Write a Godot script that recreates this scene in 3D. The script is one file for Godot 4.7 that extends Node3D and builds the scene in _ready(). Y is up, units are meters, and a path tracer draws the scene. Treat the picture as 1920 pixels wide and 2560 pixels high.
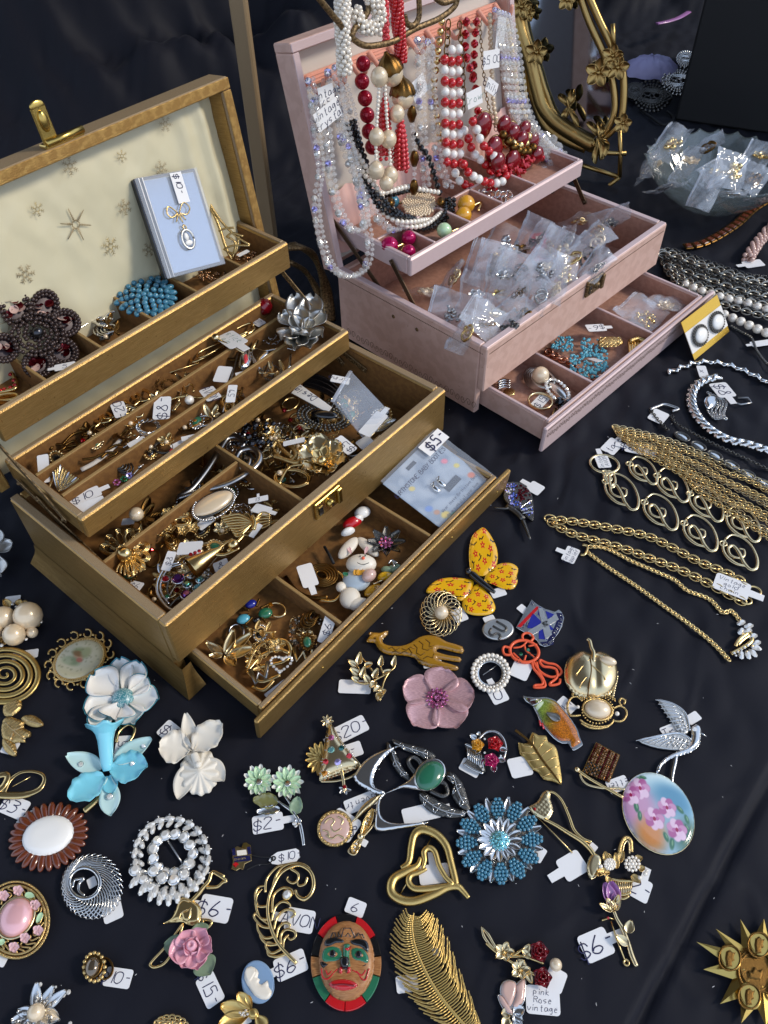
extends Node3D
# A jeweller's stall table: two open jewellery boxes, necklaces and brooches on a navy cloth.
const HC := 0.55                       # camera height over the table
const FPX := 1975.2                    # focal length in photo pixels
const PITCH := 0.8463
const ROLL := -0.0245
const UPV := Vector3(0,1,0)
var fw := Vector3(0,-sin(PITCH),-cos(PITCH))
var upc := Vector3(0,cos(PITCH),-sin(PITCH))
var M := {}                            # materials
var names := {}
var rng := RandomNumberGenerator.new()
var cur: Node3D                        # the thing being built
var co := Vector3.ZERO                 # its origin
var ch := 0.0                          # height of the surface it lies on
var un := 0.001                        # metres per traced unit at that place
var zx := 0.0
var zy := 0.0
var zs := 0.42194

# ---------- mesh builder ----------
class MB:
	var st := SurfaceTool.new()
	var xf := Transform3D.IDENTITY
	var n := 0
	func _init():
		st.begin(Mesh.PRIMITIVE_TRIANGLES)
		st.set_smooth_group(0)
	func smooth(on: bool):
		st.set_smooth_group(0 if on else -1)
	func tri(a: Vector3,b: Vector3,c: Vector3):
		if a == b or b == c or a == c: return
		st.add_vertex(xf * a); st.add_vertex(xf * b); st.add_vertex(xf * c); n += 1
	func quad(a,b,c,d):
		tri(a,b,c); tri(a,c,d)
	func triuv(a,b,c,ua,ub,uc):
		st.set_uv(ua); st.add_vertex(xf * a); st.set_uv(ub); st.add_vertex(xf * b); st.set_uv(uc); st.add_vertex(xf * c); n += 1
	func rings(rs: Array,closed_loop: bool,wrap_u := false):   # list of point rings
		var m: int = rs[0].size()
		var lim := rs.size() if wrap_u else rs.size() - 1
		for i in lim:
			var p = rs[i]
			var q = rs[(i + 1) % rs.size()]
			for j in (m if closed_loop else m - 1):
				var k := (j + 1) % m
				quad(p[j],p[k],q[k],q[j])
	func fan(r: Array,c: Vector3,flip := false):
		for j in r.size():
			var k := (j + 1) % r.size()
			if flip: tri(r[k],r[j],c)
			else: tri(r[j],r[k],c)
	func tube(pts: Array,rad,sides := 8,closed := false,flat := 1.0,caps := true,refup := Vector3.UP):
		var cnt := pts.size()
		if cnt < 2: return
		var rs := []
		for i in cnt:
			var a: Vector3 = pts[(i - 1 + cnt) % cnt] if (closed or i > 0) else pts[i]
			var b: Vector3 = pts[(i + 1) % cnt] if (closed or i < cnt - 1) else pts[i]
			var d := (b - a).normalized()
			if d.length() < 0.5: d = Vector3.RIGHT
			var side := d.cross(refup)
			if side.length() < 0.12: side = d.cross(Vector3(0.3,0.1,1.0))
			side = side.normalized()
			var nr := side.cross(d).normalized()
			var r: float
			if rad is Array:
				var t: float = float(i) / float(cnt - 1) * (rad.size() - 1)
				var k := mini(int(t),rad.size() - 2)
				r = lerpf(rad[k],rad[k + 1],t - k)
			else: r = rad
			var ring := []
			for j in sides:
				var an := TAU * j / sides
				ring.append(pts[i] + side * (cos(an) * r) + nr * (sin(an) * r * flat))
			rs.append(ring)
		rings(rs,true,closed)
		if not closed and caps:
			fan(rs[0],pts[0],true); fan(rs[cnt - 1],pts[cnt - 1])
	func ell(c: Vector3,rx: float,ry: float,rz: float,nu := 12,nv := 8,b := Basis.IDENTITY,half := false):
		var rs := []
		var v0 := 0.0 if half else -PI / 2
		for i in nv + 1:
			var v := lerpf(v0,PI / 2,float(i) / nv)
			var ring := []
			for j in nu:
				var u := TAU * j / nu
				ring.append(c + b * Vector3(cos(v) * cos(u) * rx,sin(v) * ry,-cos(v) * sin(u) * rz))
			rs.append(ring)
		rings(rs,true)
	func lathe(prof: Array,sides := 24,c := Vector3.ZERO,b := Basis.IDENTITY,sx := 1.0,sz := 1.0):
		var rs := []
		for p in prof:
			var ring := []
			for j in sides:
				var u := TAU * j / sides
				ring.append(c + b * Vector3(cos(u) * p.x * sx,p.y,-sin(u) * p.x * sz))
			rs.append(ring)
		rings(rs,true)
	func gem(c: Vector3,r: float,b := Basis.IDENTITY,sides := 8,hgt := 0.55,sz := 1.0):   # faceted stone, flat sides
		smooth(false)
		var r0 := []
		var r1 := []
		var r2 := []
		for j in sides:
			var u := TAU * j / sides
			var w := TAU * (j + 0.5) / sides
			r0.append(c + b * Vector3(cos(u) * r * 0.85,-r * 0.35,sin(u) * r * 0.85 * sz))
			r1.append(c + b * Vector3(cos(u) * r,0,sin(u) * r * sz))
			r2.append(c + b * Vector3(cos(w) * r * 0.55,r * hgt,sin(w) * r * 0.55 * sz))
		for j in sides:
			var k := (j + 1) % sides
			quad(r0[j],r0[k],r1[k],r1[j])
			tri(r1[j],r1[k],r2[j])
			tri(r1[k],r2[k],r2[j])
		fan(r2,c + b * Vector3(0,r * hgt,0))
		smooth(true)
	func marq(c: Vector3,d: Vector3,ln: float,wd: float,hgt: float,nrm := Vector3.UP):   # pointed faceted stone
		smooth(false)
		var x := d.normalized()
		var z := x.cross(nrm).normalized()
		var y := z.cross(x)
		var o := []
		var t := []
		for j in 8:
			var u := TAU * j / 8
			var cu := cos(u)
			o.append(c + x * (signf(cu) * pow(absf(cu),0.8) * ln / 2) + z * (sin(u) * wd / 2))
			t.append(c + x * (cu * ln * 0.22) + z * (sin(u) * wd * 0.26) + y * hgt)
		for j in 8:
			var k := (j + 1) % 8
			tri(o[j],o[k],t[j]); tri(o[k],t[k],t[j])
		fan(t,c + y * hgt)
		smooth(true)
	func cutbead(c: Vector3,r: float,b := Basis.IDENTITY):     # bicone-like cut glass bead
		smooth(false)
		var rs := []
		for e in [[-0.95,0.3],[-0.35,0.95],[0.35,0.95],[0.95,0.3]]:
			var ring := []
			for j in 8:
				var u: float = TAU * (j + 0.5 * (1 if e[0] > 0 else 0)) / 8
				ring.append(c + b * Vector3(cos(u) * r * e[1],e[0] * r,-sin(u) * r * e[1]))
			rs.append(ring)
		rings(rs,true)
		fan(rs[0],c + b * Vector3(0,-0.95 * r,0),true); fan(rs[3],c + b * Vector3(0,0.95 * r,0))
		smooth(true)
	func bx(c: Vector3,s: Vector3,bv := 0.0,b := Basis.IDENTITY):  # box with chamfered edges
		smooth(false)
		var h := s / 2
		bv = minf(bv,minf(h.x,minf(h.y,h.z)) * 0.9)
		var P := func(ax: int,sg: Vector3) -> Vector3:
			var p := Vector3(sg.x * (h.x - bv),sg.y * (h.y - bv),sg.z * (h.z - bv))
			p[ax] += sg[ax] * bv
			return c + b * p
		var sgn := [-1.0,1.0]
		for ax in 3:
			var u := (ax + 1) % 3
			var v := (ax + 2) % 3
			for s0 in sgn:
				var q := []
				for e in [[-1,-1],[1,-1],[1,1],[-1,1]]:
					var g := Vector3.ZERO
					g[ax] = s0; g[u] = e[0]; g[v] = e[1]
					q.append(P.call(ax,g))
				if s0 > 0: quad(q[3],q[2],q[1],q[0])
				else: quad(q[0],q[1],q[2],q[3])
		if bv > 0:
			for ax in 3:
				var u := (ax + 1) % 3
				var v := (ax + 2) % 3
				for su in sgn:
					for sv in sgn:
						var g0 := Vector3.ZERO
						g0[ax] = -1; g0[u] = su; g0[v] = sv
						var g1 := g0
						g1[ax] = 1
						var a: Vector3 = P.call(u,g0)
						var a1: Vector3 = P.call(u,g1)
						var d: Vector3 = P.call(v,g0)
						var d1: Vector3 = P.call(v,g1)
						if su * sv > 0: quad(d,d1,a1,a)
						else: quad(a,a1,d1,d)
			for x in sgn:
				for y in sgn:
					for z in sgn:
						var g := Vector3(x,y,z)
						if x * y * z > 0: tri(P.call(2,g),P.call(1,g),P.call(0,g))
						else: tri(P.call(0,g),P.call(1,g),P.call(2,g))
		smooth(true)
	func extr(poly: Array,y0: float,y1: float,bv := 0.0,uvbox := []):   # horizontal outline given height, top edge bevelled
		var p := poly.duplicate()
		var area := 0.0
		for i in p.size():
			var a: Vector3 = p[i]
			var c: Vector3 = p[(i + 1) % p.size()]
			area += a.x * c.z - c.x * a.z
		if area < 0: p.reverse()
		var cnt := p.size()
		var ins := []
		for i in cnt:
			var a: Vector3 = p[(i - 1 + cnt) % cnt]
			var c: Vector3 = p[i]
			var d: Vector3 = p[(i + 1) % cnt]
			var e1 := Vector2(c.x - a.x,c.z - a.z).normalized()
			var e2 := Vector2(d.x - c.x,d.z - c.z).normalized()
			var nn := Vector2(-e1.y,e1.x) + Vector2(-e2.y,e2.x)
			if nn.length() < 0.01: nn = Vector2(-e1.y,e1.x)
			nn = nn.normalized() * bv
			ins.append(Vector3(c.x + nn.x,y1,c.z + nn.y))
		smooth(false)
		var v2 := PackedVector2Array()
		for q in ins: v2.append(Vector2(q.x,q.z))
		var t := Geometry2D.triangulate_polygon(v2)
		for i in cnt:
			var k := (i + 1) % cnt
			var a := Vector3(p[i].x,y0,p[i].z)
			var c := Vector3(p[k].x,y0,p[k].z)
			var a1 := Vector3(p[i].x,y1 - bv,p[i].z)
			var c1 := Vector3(p[k].x,y1 - bv,p[k].z)
			quad(a1,c1,c,a)
			if bv > 0: quad(ins[i],ins[k],c1,a1)
		for i in range(0,t.size(),3):
			_top(ins[t[i]],ins[t[i + 1]],ins[t[i + 2]],uvbox)
		smooth(true)
	func _top(a: Vector3,b: Vector3,c: Vector3,uvbox: Array):
		if (b - a).cross(c - a).y > 0:
			var s := b
			b = c; c = s
		if uvbox.is_empty(): tri(a,b,c)
		else: triuv(a,b,c,_uv(a,uvbox),_uv(b,uvbox),_uv(c,uvbox))
	func _uv(a: Vector3,ub: Array) -> Vector2:    # ub = [origin, x axis, z axis] in metres
		var d: Vector3 = a - ub[0]
		return Vector2(d.dot(ub[1]) / ub[1].length_squared(),d.dot(ub[2]) / ub[2].length_squared())
	func puff(poly: Array,y0: float,h: float,w: float,step: float,uvbox := [],rel = null):   # rounded relief inside an outline
		var v2 := PackedVector2Array()
		for q in poly: v2.append(Vector2(q.x,q.z))
		var bd := v2.duplicate()
		var lo := v2[0]
		var hi := v2[0]
		for q in v2:
			lo = lo.min(q); hi = hi.max(q)
		var pts := PackedVector2Array()
		for i in bd.size():        # dense rim
			var a := bd[i]
			var c := bd[(i + 1) % bd.size()]
			var k := maxi(1,int(a.distance_to(c) / step))
			for j in k: pts.append(a.lerp(c,float(j) / k))
		var nb := pts.size()
		var hs := PackedFloat32Array()
		for i in nb: hs.append(y0 + h * 0.12)
		var y := lo.y + step * 0.5
		var row := 0
		while y < hi.y:
			var x := lo.x + (0.25 if row % 2 == 0 else 0.75) * step
			while x < hi.x:
				var q := Vector2(x,y)
				if Geometry2D.is_point_in_polygon(q,bd):
					var dm := 1e9
					for i in bd.size():
						dm = minf(dm,q.distance_to(Geometry2D.get_closest_point_to_segment(q,bd[i],bd[(i + 1) % bd.size()])))
					if dm > step * 0.35:
						var e := 1.0 - minf(dm / w,1.0)
						pts.append(q)
						var yy := y0 + h * (0.12 + 0.88 * sqrt(maxf(0.0,1.0 - e * e)))
						if rel != null: yy += rel.call(q,dm)
						hs.append(yy)
				x += step
			y += step * 0.87
			row += 1
		var t := Geometry2D.triangulate_delaunay(pts)
		for i in range(0,t.size(),3):
			var a := pts[t[i]]
			var b := pts[t[i + 1]]
			var c := pts[t[i + 2]]
			if not Geometry2D.is_point_in_polygon((a + b + c) / 3.0,bd): continue
			_top(Vector3(a.x,hs[t[i]],a.y),Vector3(b.x,hs[t[i + 1]],b.y),Vector3(c.x,hs[t[i + 2]],c.y),uvbox)
		for i in nb:
			var a := pts[i]
			var c := pts[(i + 1) % nb]
			quad(Vector3(a.x,hs[i],a.y),Vector3(c.x,hs[i],c.y),Vector3(c.x,y0 - 0.0003,c.y),Vector3(a.x,y0 - 0.0003,a.y))
	func petal(b: Basis,o: Vector3,ln: float,wd: float,cup := 0.2,curl := 0.2,shape := 0.6,ruf := 0.0,nru := 7.0,th := 0.0006,nu := 10,nv := 8,rib := 0.0):
		# a leaf or petal: along b.x, wide along b.z, lifted along b.y; front and back sheets joined at the rim
		var up := []
		var dn := []
		for i in nu + 1:
			var u := float(i) / nu
			var w := wd / 2 * pow(sin(PI * clampf(lerpf(0.04,0.97,pow(u,shape)),0,1)),0.75)
			var r1 := []
			var r2 := []
			for j in nv + 1:
				var v := float(j) / nv * 2 - 1
				var yy := cup * wd * v * v * 0.5 + curl * ln * u * u + ruf * sin(nru * u * PI) * absf(v) * v * wd + rib * wd * cos(v * PI * 4) * (1 - u * 0.3)
				var ww := w * (1.0 + (ruf * 0.5 * cos(nru * u * PI * 1.3) * absf(v)))
				var p := o + b * Vector3(ln * u,yy,ww * v)
				r1.append(p)
				r2.append(p - b * Vector3(0,th,0))
			up.append(r1); dn.append(r2)
		for i in nu:
			for j in nv:
				quad(up[i][j],up[i + 1][j],up[i + 1][j + 1],up[i][j + 1])
				quad(dn[i][j + 1],dn[i + 1][j + 1],dn[i + 1][j],dn[i][j])
			quad(up[i][0],dn[i][0],dn[i + 1][0],up[i + 1][0])
			quad(up[i][nv],up[i + 1][nv],dn[i + 1][nv],dn[i][nv])
		for j in nv:
			quad(up[nu][j],up[nu][j + 1],dn[nu][j + 1],dn[nu][j])
	func mesh() -> ArrayMesh:
		st.generate_normals()
		st.index()
		return st.commit()

# ---------- naming, things and parts ----------
func numbered(nm: String) -> String:
	if not names.has(nm):
		names[nm] = 0
		return nm
	names[nm] += 1
	return "%s_%03d" % [nm,names[nm]]

func tag(o: Node,label: String,category: String,group := ""):
	o.set_meta("label",label)
	o.set_meta("category",category)
	if group: o.set_meta("group",group)

func part(nm: String,mesh,mat: Material,parent: Node3D = null,stuff := false) -> MeshInstance3D:
	var o := MeshInstance3D.new()
	o.name = nm
	if mesh is MB:
		if mesh.n == 0: return o
		mesh = mesh.mesh()
	o.mesh = mesh
	o.material_override = mat
	if stuff: o.set_meta("kind","stuff")
	(cur if parent == null else parent).add_child(o,true)
	return o

func struct(nm: String,m,mat: Material) -> MeshInstance3D:
	var o := part(numbered(nm),m,mat,self)
	o.set_meta("kind","structure")
	return o

func zone(z: String):
	var t = {"r1": [0,0],"r2": [600,0],"r3": [1220,0],"r4": [0,600],"r5": [600,600],"r6": [1220,600],"s1": [0,1240],"s2": [600,1240],"s3": [1220,1240],"s4": [0,1860],"s5": [600,1860],"s6": [1220,1860]}[z]
	zx = t[0]; zy = t[1]

func ray(x: float,y: float) -> Vector3:
	var X := zx + zs * x - 960.0
	var Y := zy + zs * y - 1280.0
	var a := cos(ROLL) * X + sin(ROLL) * Y
	var b := -sin(ROLL) * X + cos(ROLL) * Y
	return (fw * FPX + Vector3(a,0,0) - upc * b).normalized()

func W(x: float,y: float,h: float) -> Vector3:      # point of the level plane at height h seen there
	var r := ray(x,y)
	return Vector3(0,HC,0) + r * ((h - HC) / r.y)

var lean := Vector3.ZERO                # normal of a leaning support, when the thing does not lie flat
func Q(x: float,y: float,h := 0.0) -> Vector3:      # same, over the surface of the current thing and local to it
	if lean != Vector3.ZERO:
		var r := ray(x,y)
		return Vector3(0,HC,0) + r * ((co + lean * h - Vector3(0,HC,0)).dot(lean) / r.dot(lean)) - co
	return W(x,y,ch + h) - co

func begin(nm: String,label: String,category: String,x: float,y: float,h0 := 0.0,group := "") -> Node3D:
	cur = Node3D.new()
	cur.name = numbered(nm)
	add_child(cur)
	ch = h0
	co = W(x,y,h0)
	cur.position = co
	un = (W(x + 50,y,h0) - W(x - 50,y,h0)).length() / 100.0
	tag(cur,label,category,group)
	return cur

func fr(x: float,y: float,h: float,ax: float,ay: float,tilt := 0.0,roll := 0.0) -> Transform3D:   # frame lying flat, x axis pointing to (ax, ay)
	var o := Q(x,y,h)
	var d := Q(ax,ay,h) - o
	d.y = 0
	var bx := d.normalized()
	var b := Basis(bx,UPV,bx.cross(UPV))
	if tilt != 0.0: b = b.rotated(b.z,tilt)
	if roll != 0.0: b = b.rotated(b.x,roll)
	return Transform3D(b,o)

func lenf(x: float,y: float,ax: float,ay: float,h := 0.0) -> float:
	return (Q(ax,ay,h) - Q(x,y,h)).length()

func qs(a: Array,h := 0.0) -> Array:                 # [x, y, x, y ...] -> points
	var r := []
	for i in range(0,a.size(),2): r.append(Q(a[i],a[i + 1],h))
	return r

func q3(a: Array) -> Array:                           # [x, y, h in units, ...] -> points
	var r := []
	for i in range(0,a.size(),3): r.append(Q(a[i],a[i + 1],a[i + 2] * un))
	return r

func cr(p: Array,k := 5,closed := false) -> Array:  # smooth curve through points
	var r := []
	var n := p.size()
	for i in (n if closed else n - 1):
		var a: Vector3 = p[(i - 1 + n) % n] if (closed or i > 0) else p[i]
		var b: Vector3 = p[i]
		var c: Vector3 = p[(i + 1) % n]
		var d: Vector3 = p[(i + 2) % n] if (closed or i + 2 < n) else c
		for j in k:
			r.append(b.cubic_interpolate(c,a,d,float(j) / k))
	if not closed: r.append(p[n - 1])
	return r

func even(p: Array,step: float,closed := false) -> Array:   # points at even spacing
	var r := [p[0]]
	var acc := 0.0
	var n := p.size()
	for i in range(1,n + (1 if closed else 0)):
		var a: Vector3 = p[i - 1]
		var b: Vector3 = p[i % n]
		var l := a.distance_to(b)
		while acc + l >= step:
			a = a + (b - a).normalized() * (step - acc)
			r.append(a)
			l = a.distance_to(b)
			acc = 0.0
		acc += l
	return r

func along(d: Vector3,ref := Vector3.UP) -> Basis:    # basis whose y runs along d
	var y := d.normalized()
	var x := y.cross(ref)
	if x.length() < 0.05: x = y.cross(Vector3(1,0,0.2))
	x = x.normalized()
	return Basis(x,y,x.cross(y))

func many(nm: String,mesh: Mesh,mat: Material,xfs: Array,parent: Node3D = null,cols := []) -> MultiMeshInstance3D:
	var mm := MultiMesh.new()
	mm.transform_format = MultiMesh.TRANSFORM_3D
	mm.use_colors = not cols.is_empty()
	mm.mesh = mesh
	mm.instance_count = xfs.size()
	for i in xfs.size():
		mm.set_instance_transform(i,xfs[i])
		if not cols.is_empty(): mm.set_instance_color(i,cols[i % cols.size()])
	var o := MultiMeshInstance3D.new()
	o.name = nm
	o.multimesh = mm
	o.material_override = mat
	o.set_meta("kind","stuff")
	(cur if parent == null else parent).add_child(o,true)
	return o

func pieces(nm: String,mesh: Mesh,mats: Array,xfs: Array,parent: Node3D = null):   # every copy a part of its own
	for i in xfs.size():
		var o := part(nm,mesh,mats[i % mats.size()],parent)
		o.transform = xfs[i]

func at(p: Vector3,s: float,b := Basis.IDENTITY) -> Transform3D:
	return Transform3D(b * Basis.from_scale(Vector3.ONE * s),p)

var unit := {}
func ball() -> Mesh:
	if not unit.has("ball"):
		var m := SphereMesh.new()
		m.radius = 1; m.height = 2; m.radial_segments = 16; m.rings = 9
		unit.ball = m
	return unit.ball
func cutm() -> Mesh:
	if not unit.has("cut"):
		var m := MB.new()
		m.cutbead(Vector3.ZERO,1.0)
		unit.cut = m.mesh()
	return unit.cut
func gemm() -> Mesh:
	if not unit.has("gem"):
		var m := MB.new()
		m.gem(Vector3.ZERO,1.0)
		unit.gem = m.mesh()
	return unit.gem
func link(asp := 1.6,rad := 0.2) -> Mesh:             # chain link, long axis y, unit half width
	var key := "link%s_%s" % [asp,rad]
	if not unit.has(key):
		var m := MB.new()
		var p := []
		for j in 16:
			var u := TAU * j / 16
			p.append(Vector3(cos(u),sin(u) * asp,0))
		m.tube(p,rad,6,true,1.0,false,Vector3(0,0,1))
		unit[key] = m.mesh()
	return unit[key]

func chain(nm: String,path: Array,w: float,mat: Material,asp := 1.6,rad := 0.25,overlap := 1.25,tw := 0.0,alt := 1.2,parent: Node3D = null):
	# links of half width w along the path, each turned against the last
	var pts := even(path,w * asp * 2.0 / overlap)
	var xs := []
	for i in pts.size() - 1:
		var d: Vector3 = pts[i + 1] - pts[i]
		var b := along(d)
		b = b.rotated(b.y,(alt if i % 2 == 0 else -alt) * 0.5 + tw)
		xs.append(at((pts[i] + pts[i + 1]) / 2,w,b))
	many(nm,link(asp,rad),mat,xs,parent)

func beads(nm: String,path: Array,r: float,mat: Material,mesh: Mesh = null,gap := 1.0,parent: Node3D = null,each := false,cols := [],mats := []):
	var pts := even(path,r * 2 * gap)
	var xs := []
	for i in pts.size():
		var d: Vector3 = pts[mini(i + 1,pts.size() - 1)] - pts[maxi(i - 1,0)]
		var b := along(d).rotated(d.normalized(),i * 0.7)
		xs.append(at(pts[i],r * (1.0 + 0.06 * sin(i * 12.9)),b))
	var ms := ball() if mesh == null else mesh
	if each: pieces(nm,ms,[mat] if mats.is_empty() else mats,xs,parent)
	else: many(nm,ms,mat,xs,parent,cols)

# ---------- handwriting ----------
const GL := {"$": "43 34 14 03 12 32 41 30 10 01,25 2-","0": "20 01 04 25 44 41 20","1": "20 25","2": "04 15 35 44 33 00 40","3": "05 35 44 23 13 23 42 30 00","5": "45 15 13 33 42 40 20 00","6": "35 13 01 20 41 32 12 01","7": "05 45 10","8": "23 14 25 34 23 01 10 30 41 23","9": "43 24 04 25 44 30","-": "13 33",".": "20 21","A": "00 25 40,12 32","V": "05 20 45","O": "20 01 04 25 44 41 20","N": "00 05 40 45","S": "44 25 04 33 41 20 01","U": "05 01 20 41 45","W": "05 10 23 30 45","P": "00 05 35 44 33 03","R": "00 05 35 44 33 03,23 40","B": "00 05 35 33 03,33 42 40 00","I": "20 25","T": "05 45,25 20","H": "00 05,40 45,03 43","E": "45 05 00 40,03 33","M": "00 05 22 45 40","Y": "05 23 45,23 20","C": "44 25 04 01 20 41",
	"a": "33 13 01 10 31 33 40","v": "03 20 43","i": "10 13,14 15","n": "00 03,02 23 32 30","t": "25 20 30,13 33","g": "33 13 01 21 33 3- 1-","e": "02 32 23 13 01 10 30","c": "33 13 01 10 30","r": "00 03,02 23 33","y": "03 20,43 1-","s": "33 13 02 31 10","l": "15 10","o": "13 01 10 30 32 13","p": "0- 03 23 32 21 01","k": "05 00,33 02 30","m": "00 03 13 10,13 33 40","w": "03 10 22 30 43","d": "45 40 10 01 03 43","b": "05 00 30 32 02","f": "35 25 20,13 33","h": "05 00,02 23 32 30","u": "03 01 20 31 33 30","D": "00 05 25 43 41 20 00","x": "00 43,03 40","'": "15 14","F": "00 05 45,03 33"}
func scrawl(m: MB,text: String,x0: float,z0: float,size: float,r: float,y: float,xfm: Transform3D):   # pen strokes in a local plane
	var x := x0
	var k := size / 5.0
	for ci in text.length():
		var c := text[ci]
		if c == " ":
			x += k * 3.0
			continue
		if GL.has(c):
			for stroke in GL[c].split(","):
				var p := []
				for e in stroke.split(" "):
					var yy := -1.6 if e[1] == "-" else float(e[1].to_int())
					var xx := float(e[0].to_int())
					p.append(xfm * Vector3(x + (xx + 0.15 * yy + rng.randf_range(-0.15,0.15)) * k * 0.85,y,z0 - (yy + rng.randf_range(-0.15,0.15)) * k))
				var s := cr(p,3) if p.size() > 2 else p
				m.tube(s,r,4,false,0.25,true,xfm.basis.y)
		x += k * (4.6 if c not in ["1",".","i","l","'","I"] else 2.6)

func ptag(x: float,y: float,ax: float,ay: float,w: float,hgt: float,lines: Array,neck := 0,tilt := 0.0,h := 1.2,roll := 0.0,parent: Node3D = null,ink := "ink",ts := 0.0,nx := 0.0) -> MeshInstance3D:
	# a white price tag: centre, a point along the writing, size in traced units, neck 0 none, 1 right, 2 left, 3 up, 4 down
	var t := fr(x,y,h * un * 3.0,ax,ay,tilt,roll)
	var m := MB.new()
	m.xf = t
	var a := w * un / 2
	var b := hgt * un / 2
	var r := minf(a,b) * 0.28
	var p := []
	var nk := minf(a,b) * 0.4
	var cs := [[a,b,0],[-a,b,1],[-a,-b,2],[a,-b,3]]
	for ci in 4:
		var e = cs[ci]
		for k in 4:
			var an: float = PI / 2 * (e[2] + k / 3.0)
			p.append(Vector3(e[0] - signf(e[0]) * r + cos(an) * r,0,e[1] - signf(e[1]) * r + sin(an) * r))
		var ln := nk * 3.2
		if neck == 4 and ci == 0: p.append_array([Vector3(nk,0,b),Vector3(nk * 0.9,0,b + ln),Vector3(-nk * 0.9,0,b + ln),Vector3(-nk,0,b)])
		if neck == 2 and ci == 1: p.append_array([Vector3(-a,0,nk),Vector3(-a - ln,0,nk * 0.9),Vector3(-a - ln,0,-nk * 0.9),Vector3(-a,0,-nk)])
		if neck == 3 and ci == 2: p.append_array([Vector3(-nk,0,-b),Vector3(-nk * 0.9,0,-b - ln),Vector3(nk * 0.9,0,-b - ln),Vector3(nk,0,-b)])
		if neck == 1 and ci == 3: p.append_array([Vector3(a,0,-nk),Vector3(a + ln,0,-nk * 0.9),Vector3(a + ln,0,nk * 0.9),Vector3(a,0,nk)])
	m.extr(p,-0.00025,0.00015)
	var o := part("price_tag",m,M.paper,parent)
	if lines.size() > 0 and lines[0] != "":
		var g := MB.new()
		var sz: float = minf(hgt * un * 0.62 / lines.size(),w * un * 1.5 / maxf(2.0,lines[0].length())) if ts == 0.0 else ts * un
		for li in lines.size():
			var tw: float = sz / 5.0 * 4.4 * lines[li].length()
			scrawl(g,lines[li],-tw * 0.5 + nx * un,(li - (lines.size() - 1) * 0.5) * sz * 1.35 + sz * 0.5,sz,sz * 0.042,0.0003,t)
		part("handwriting",g,M[ink],o)
	return o

# ---------- materials ----------
func noise_img(freq: float,sd: int,oct := 3,size := 512,kind := FastNoiseLite.TYPE_SIMPLEX_SMOOTH) -> Image:
	var f := FastNoiseLite.new()
	f.noise_type = kind
	f.frequency = freq
	f.seed = sd
	f.fractal_octaves = oct
	return f.get_seamless_image(size,size)

func bump(img: Image,s: float) -> ImageTexture:
	var i: Image = img.duplicate()
	i.convert(Image.FORMAT_RGBA8)
	i.bump_map_to_normal_map(s)
	return ImageTexture.create_from_image(i)

func ramp(img: Image,a: Color,b: Color,lo := 0.3,hi := 0.7) -> ImageTexture:
	var o := Image.create(img.get_width(),img.get_height(),false,Image.FORMAT_RGB8)
	for y in img.get_height():
		for x in img.get_width():
			o.set_pixel(x,y,a.lerp(b,smoothstep(lo,hi,img.get_pixel(x,y).r)))
	return ImageTexture.create_from_image(o)

func mk(nm: String,c: Color,metal := 0.0,rough := 0.5,nt: Texture2D = null,ns := 1.0,tri := 100.0,alb: Texture2D = null) -> StandardMaterial3D:
	var m := StandardMaterial3D.new()
	m.albedo_color = c
	m.metallic = metal
	m.roughness = rough
	m.cull_mode = BaseMaterial3D.CULL_DISABLED
	if nt:
		m.normal_enabled = true
		m.normal_texture = nt
		m.normal_scale = ns
	if alb:
		m.albedo_texture = alb
	if nt or alb:
		m.uv1_triplanar = true
		m.uv1_scale = Vector3.ONE * tri
	M[nm] = m
	return m

func worn(t: ImageTexture,n: int,light: Color,dark: Color) -> ImageTexture:    # scratches and rubbed spots
	var im := t.get_image()
	for k in n:
		var x := rng.randf()
		var y := rng.randf()
		var a := rng.randf() * TAU
		var l := rng.randf_range(0.004,0.03)
		if k % 3: pstroke(im,[x,y,x + cos(a) * l,y + sin(a) * l],rng.randf_range(0.0012,0.003),light if k % 4 else dark)
		else: pell(im,x,y,rng.randf_range(0.003,0.012),rng.randf_range(0.002,0.008),a,Color(light if k % 2 else dark,0.6),0.5)
	return ImageTexture.create_from_image(im)

func cc(r: int,g: int,b: int) -> Color: return Color8(r,g,b)

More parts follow.
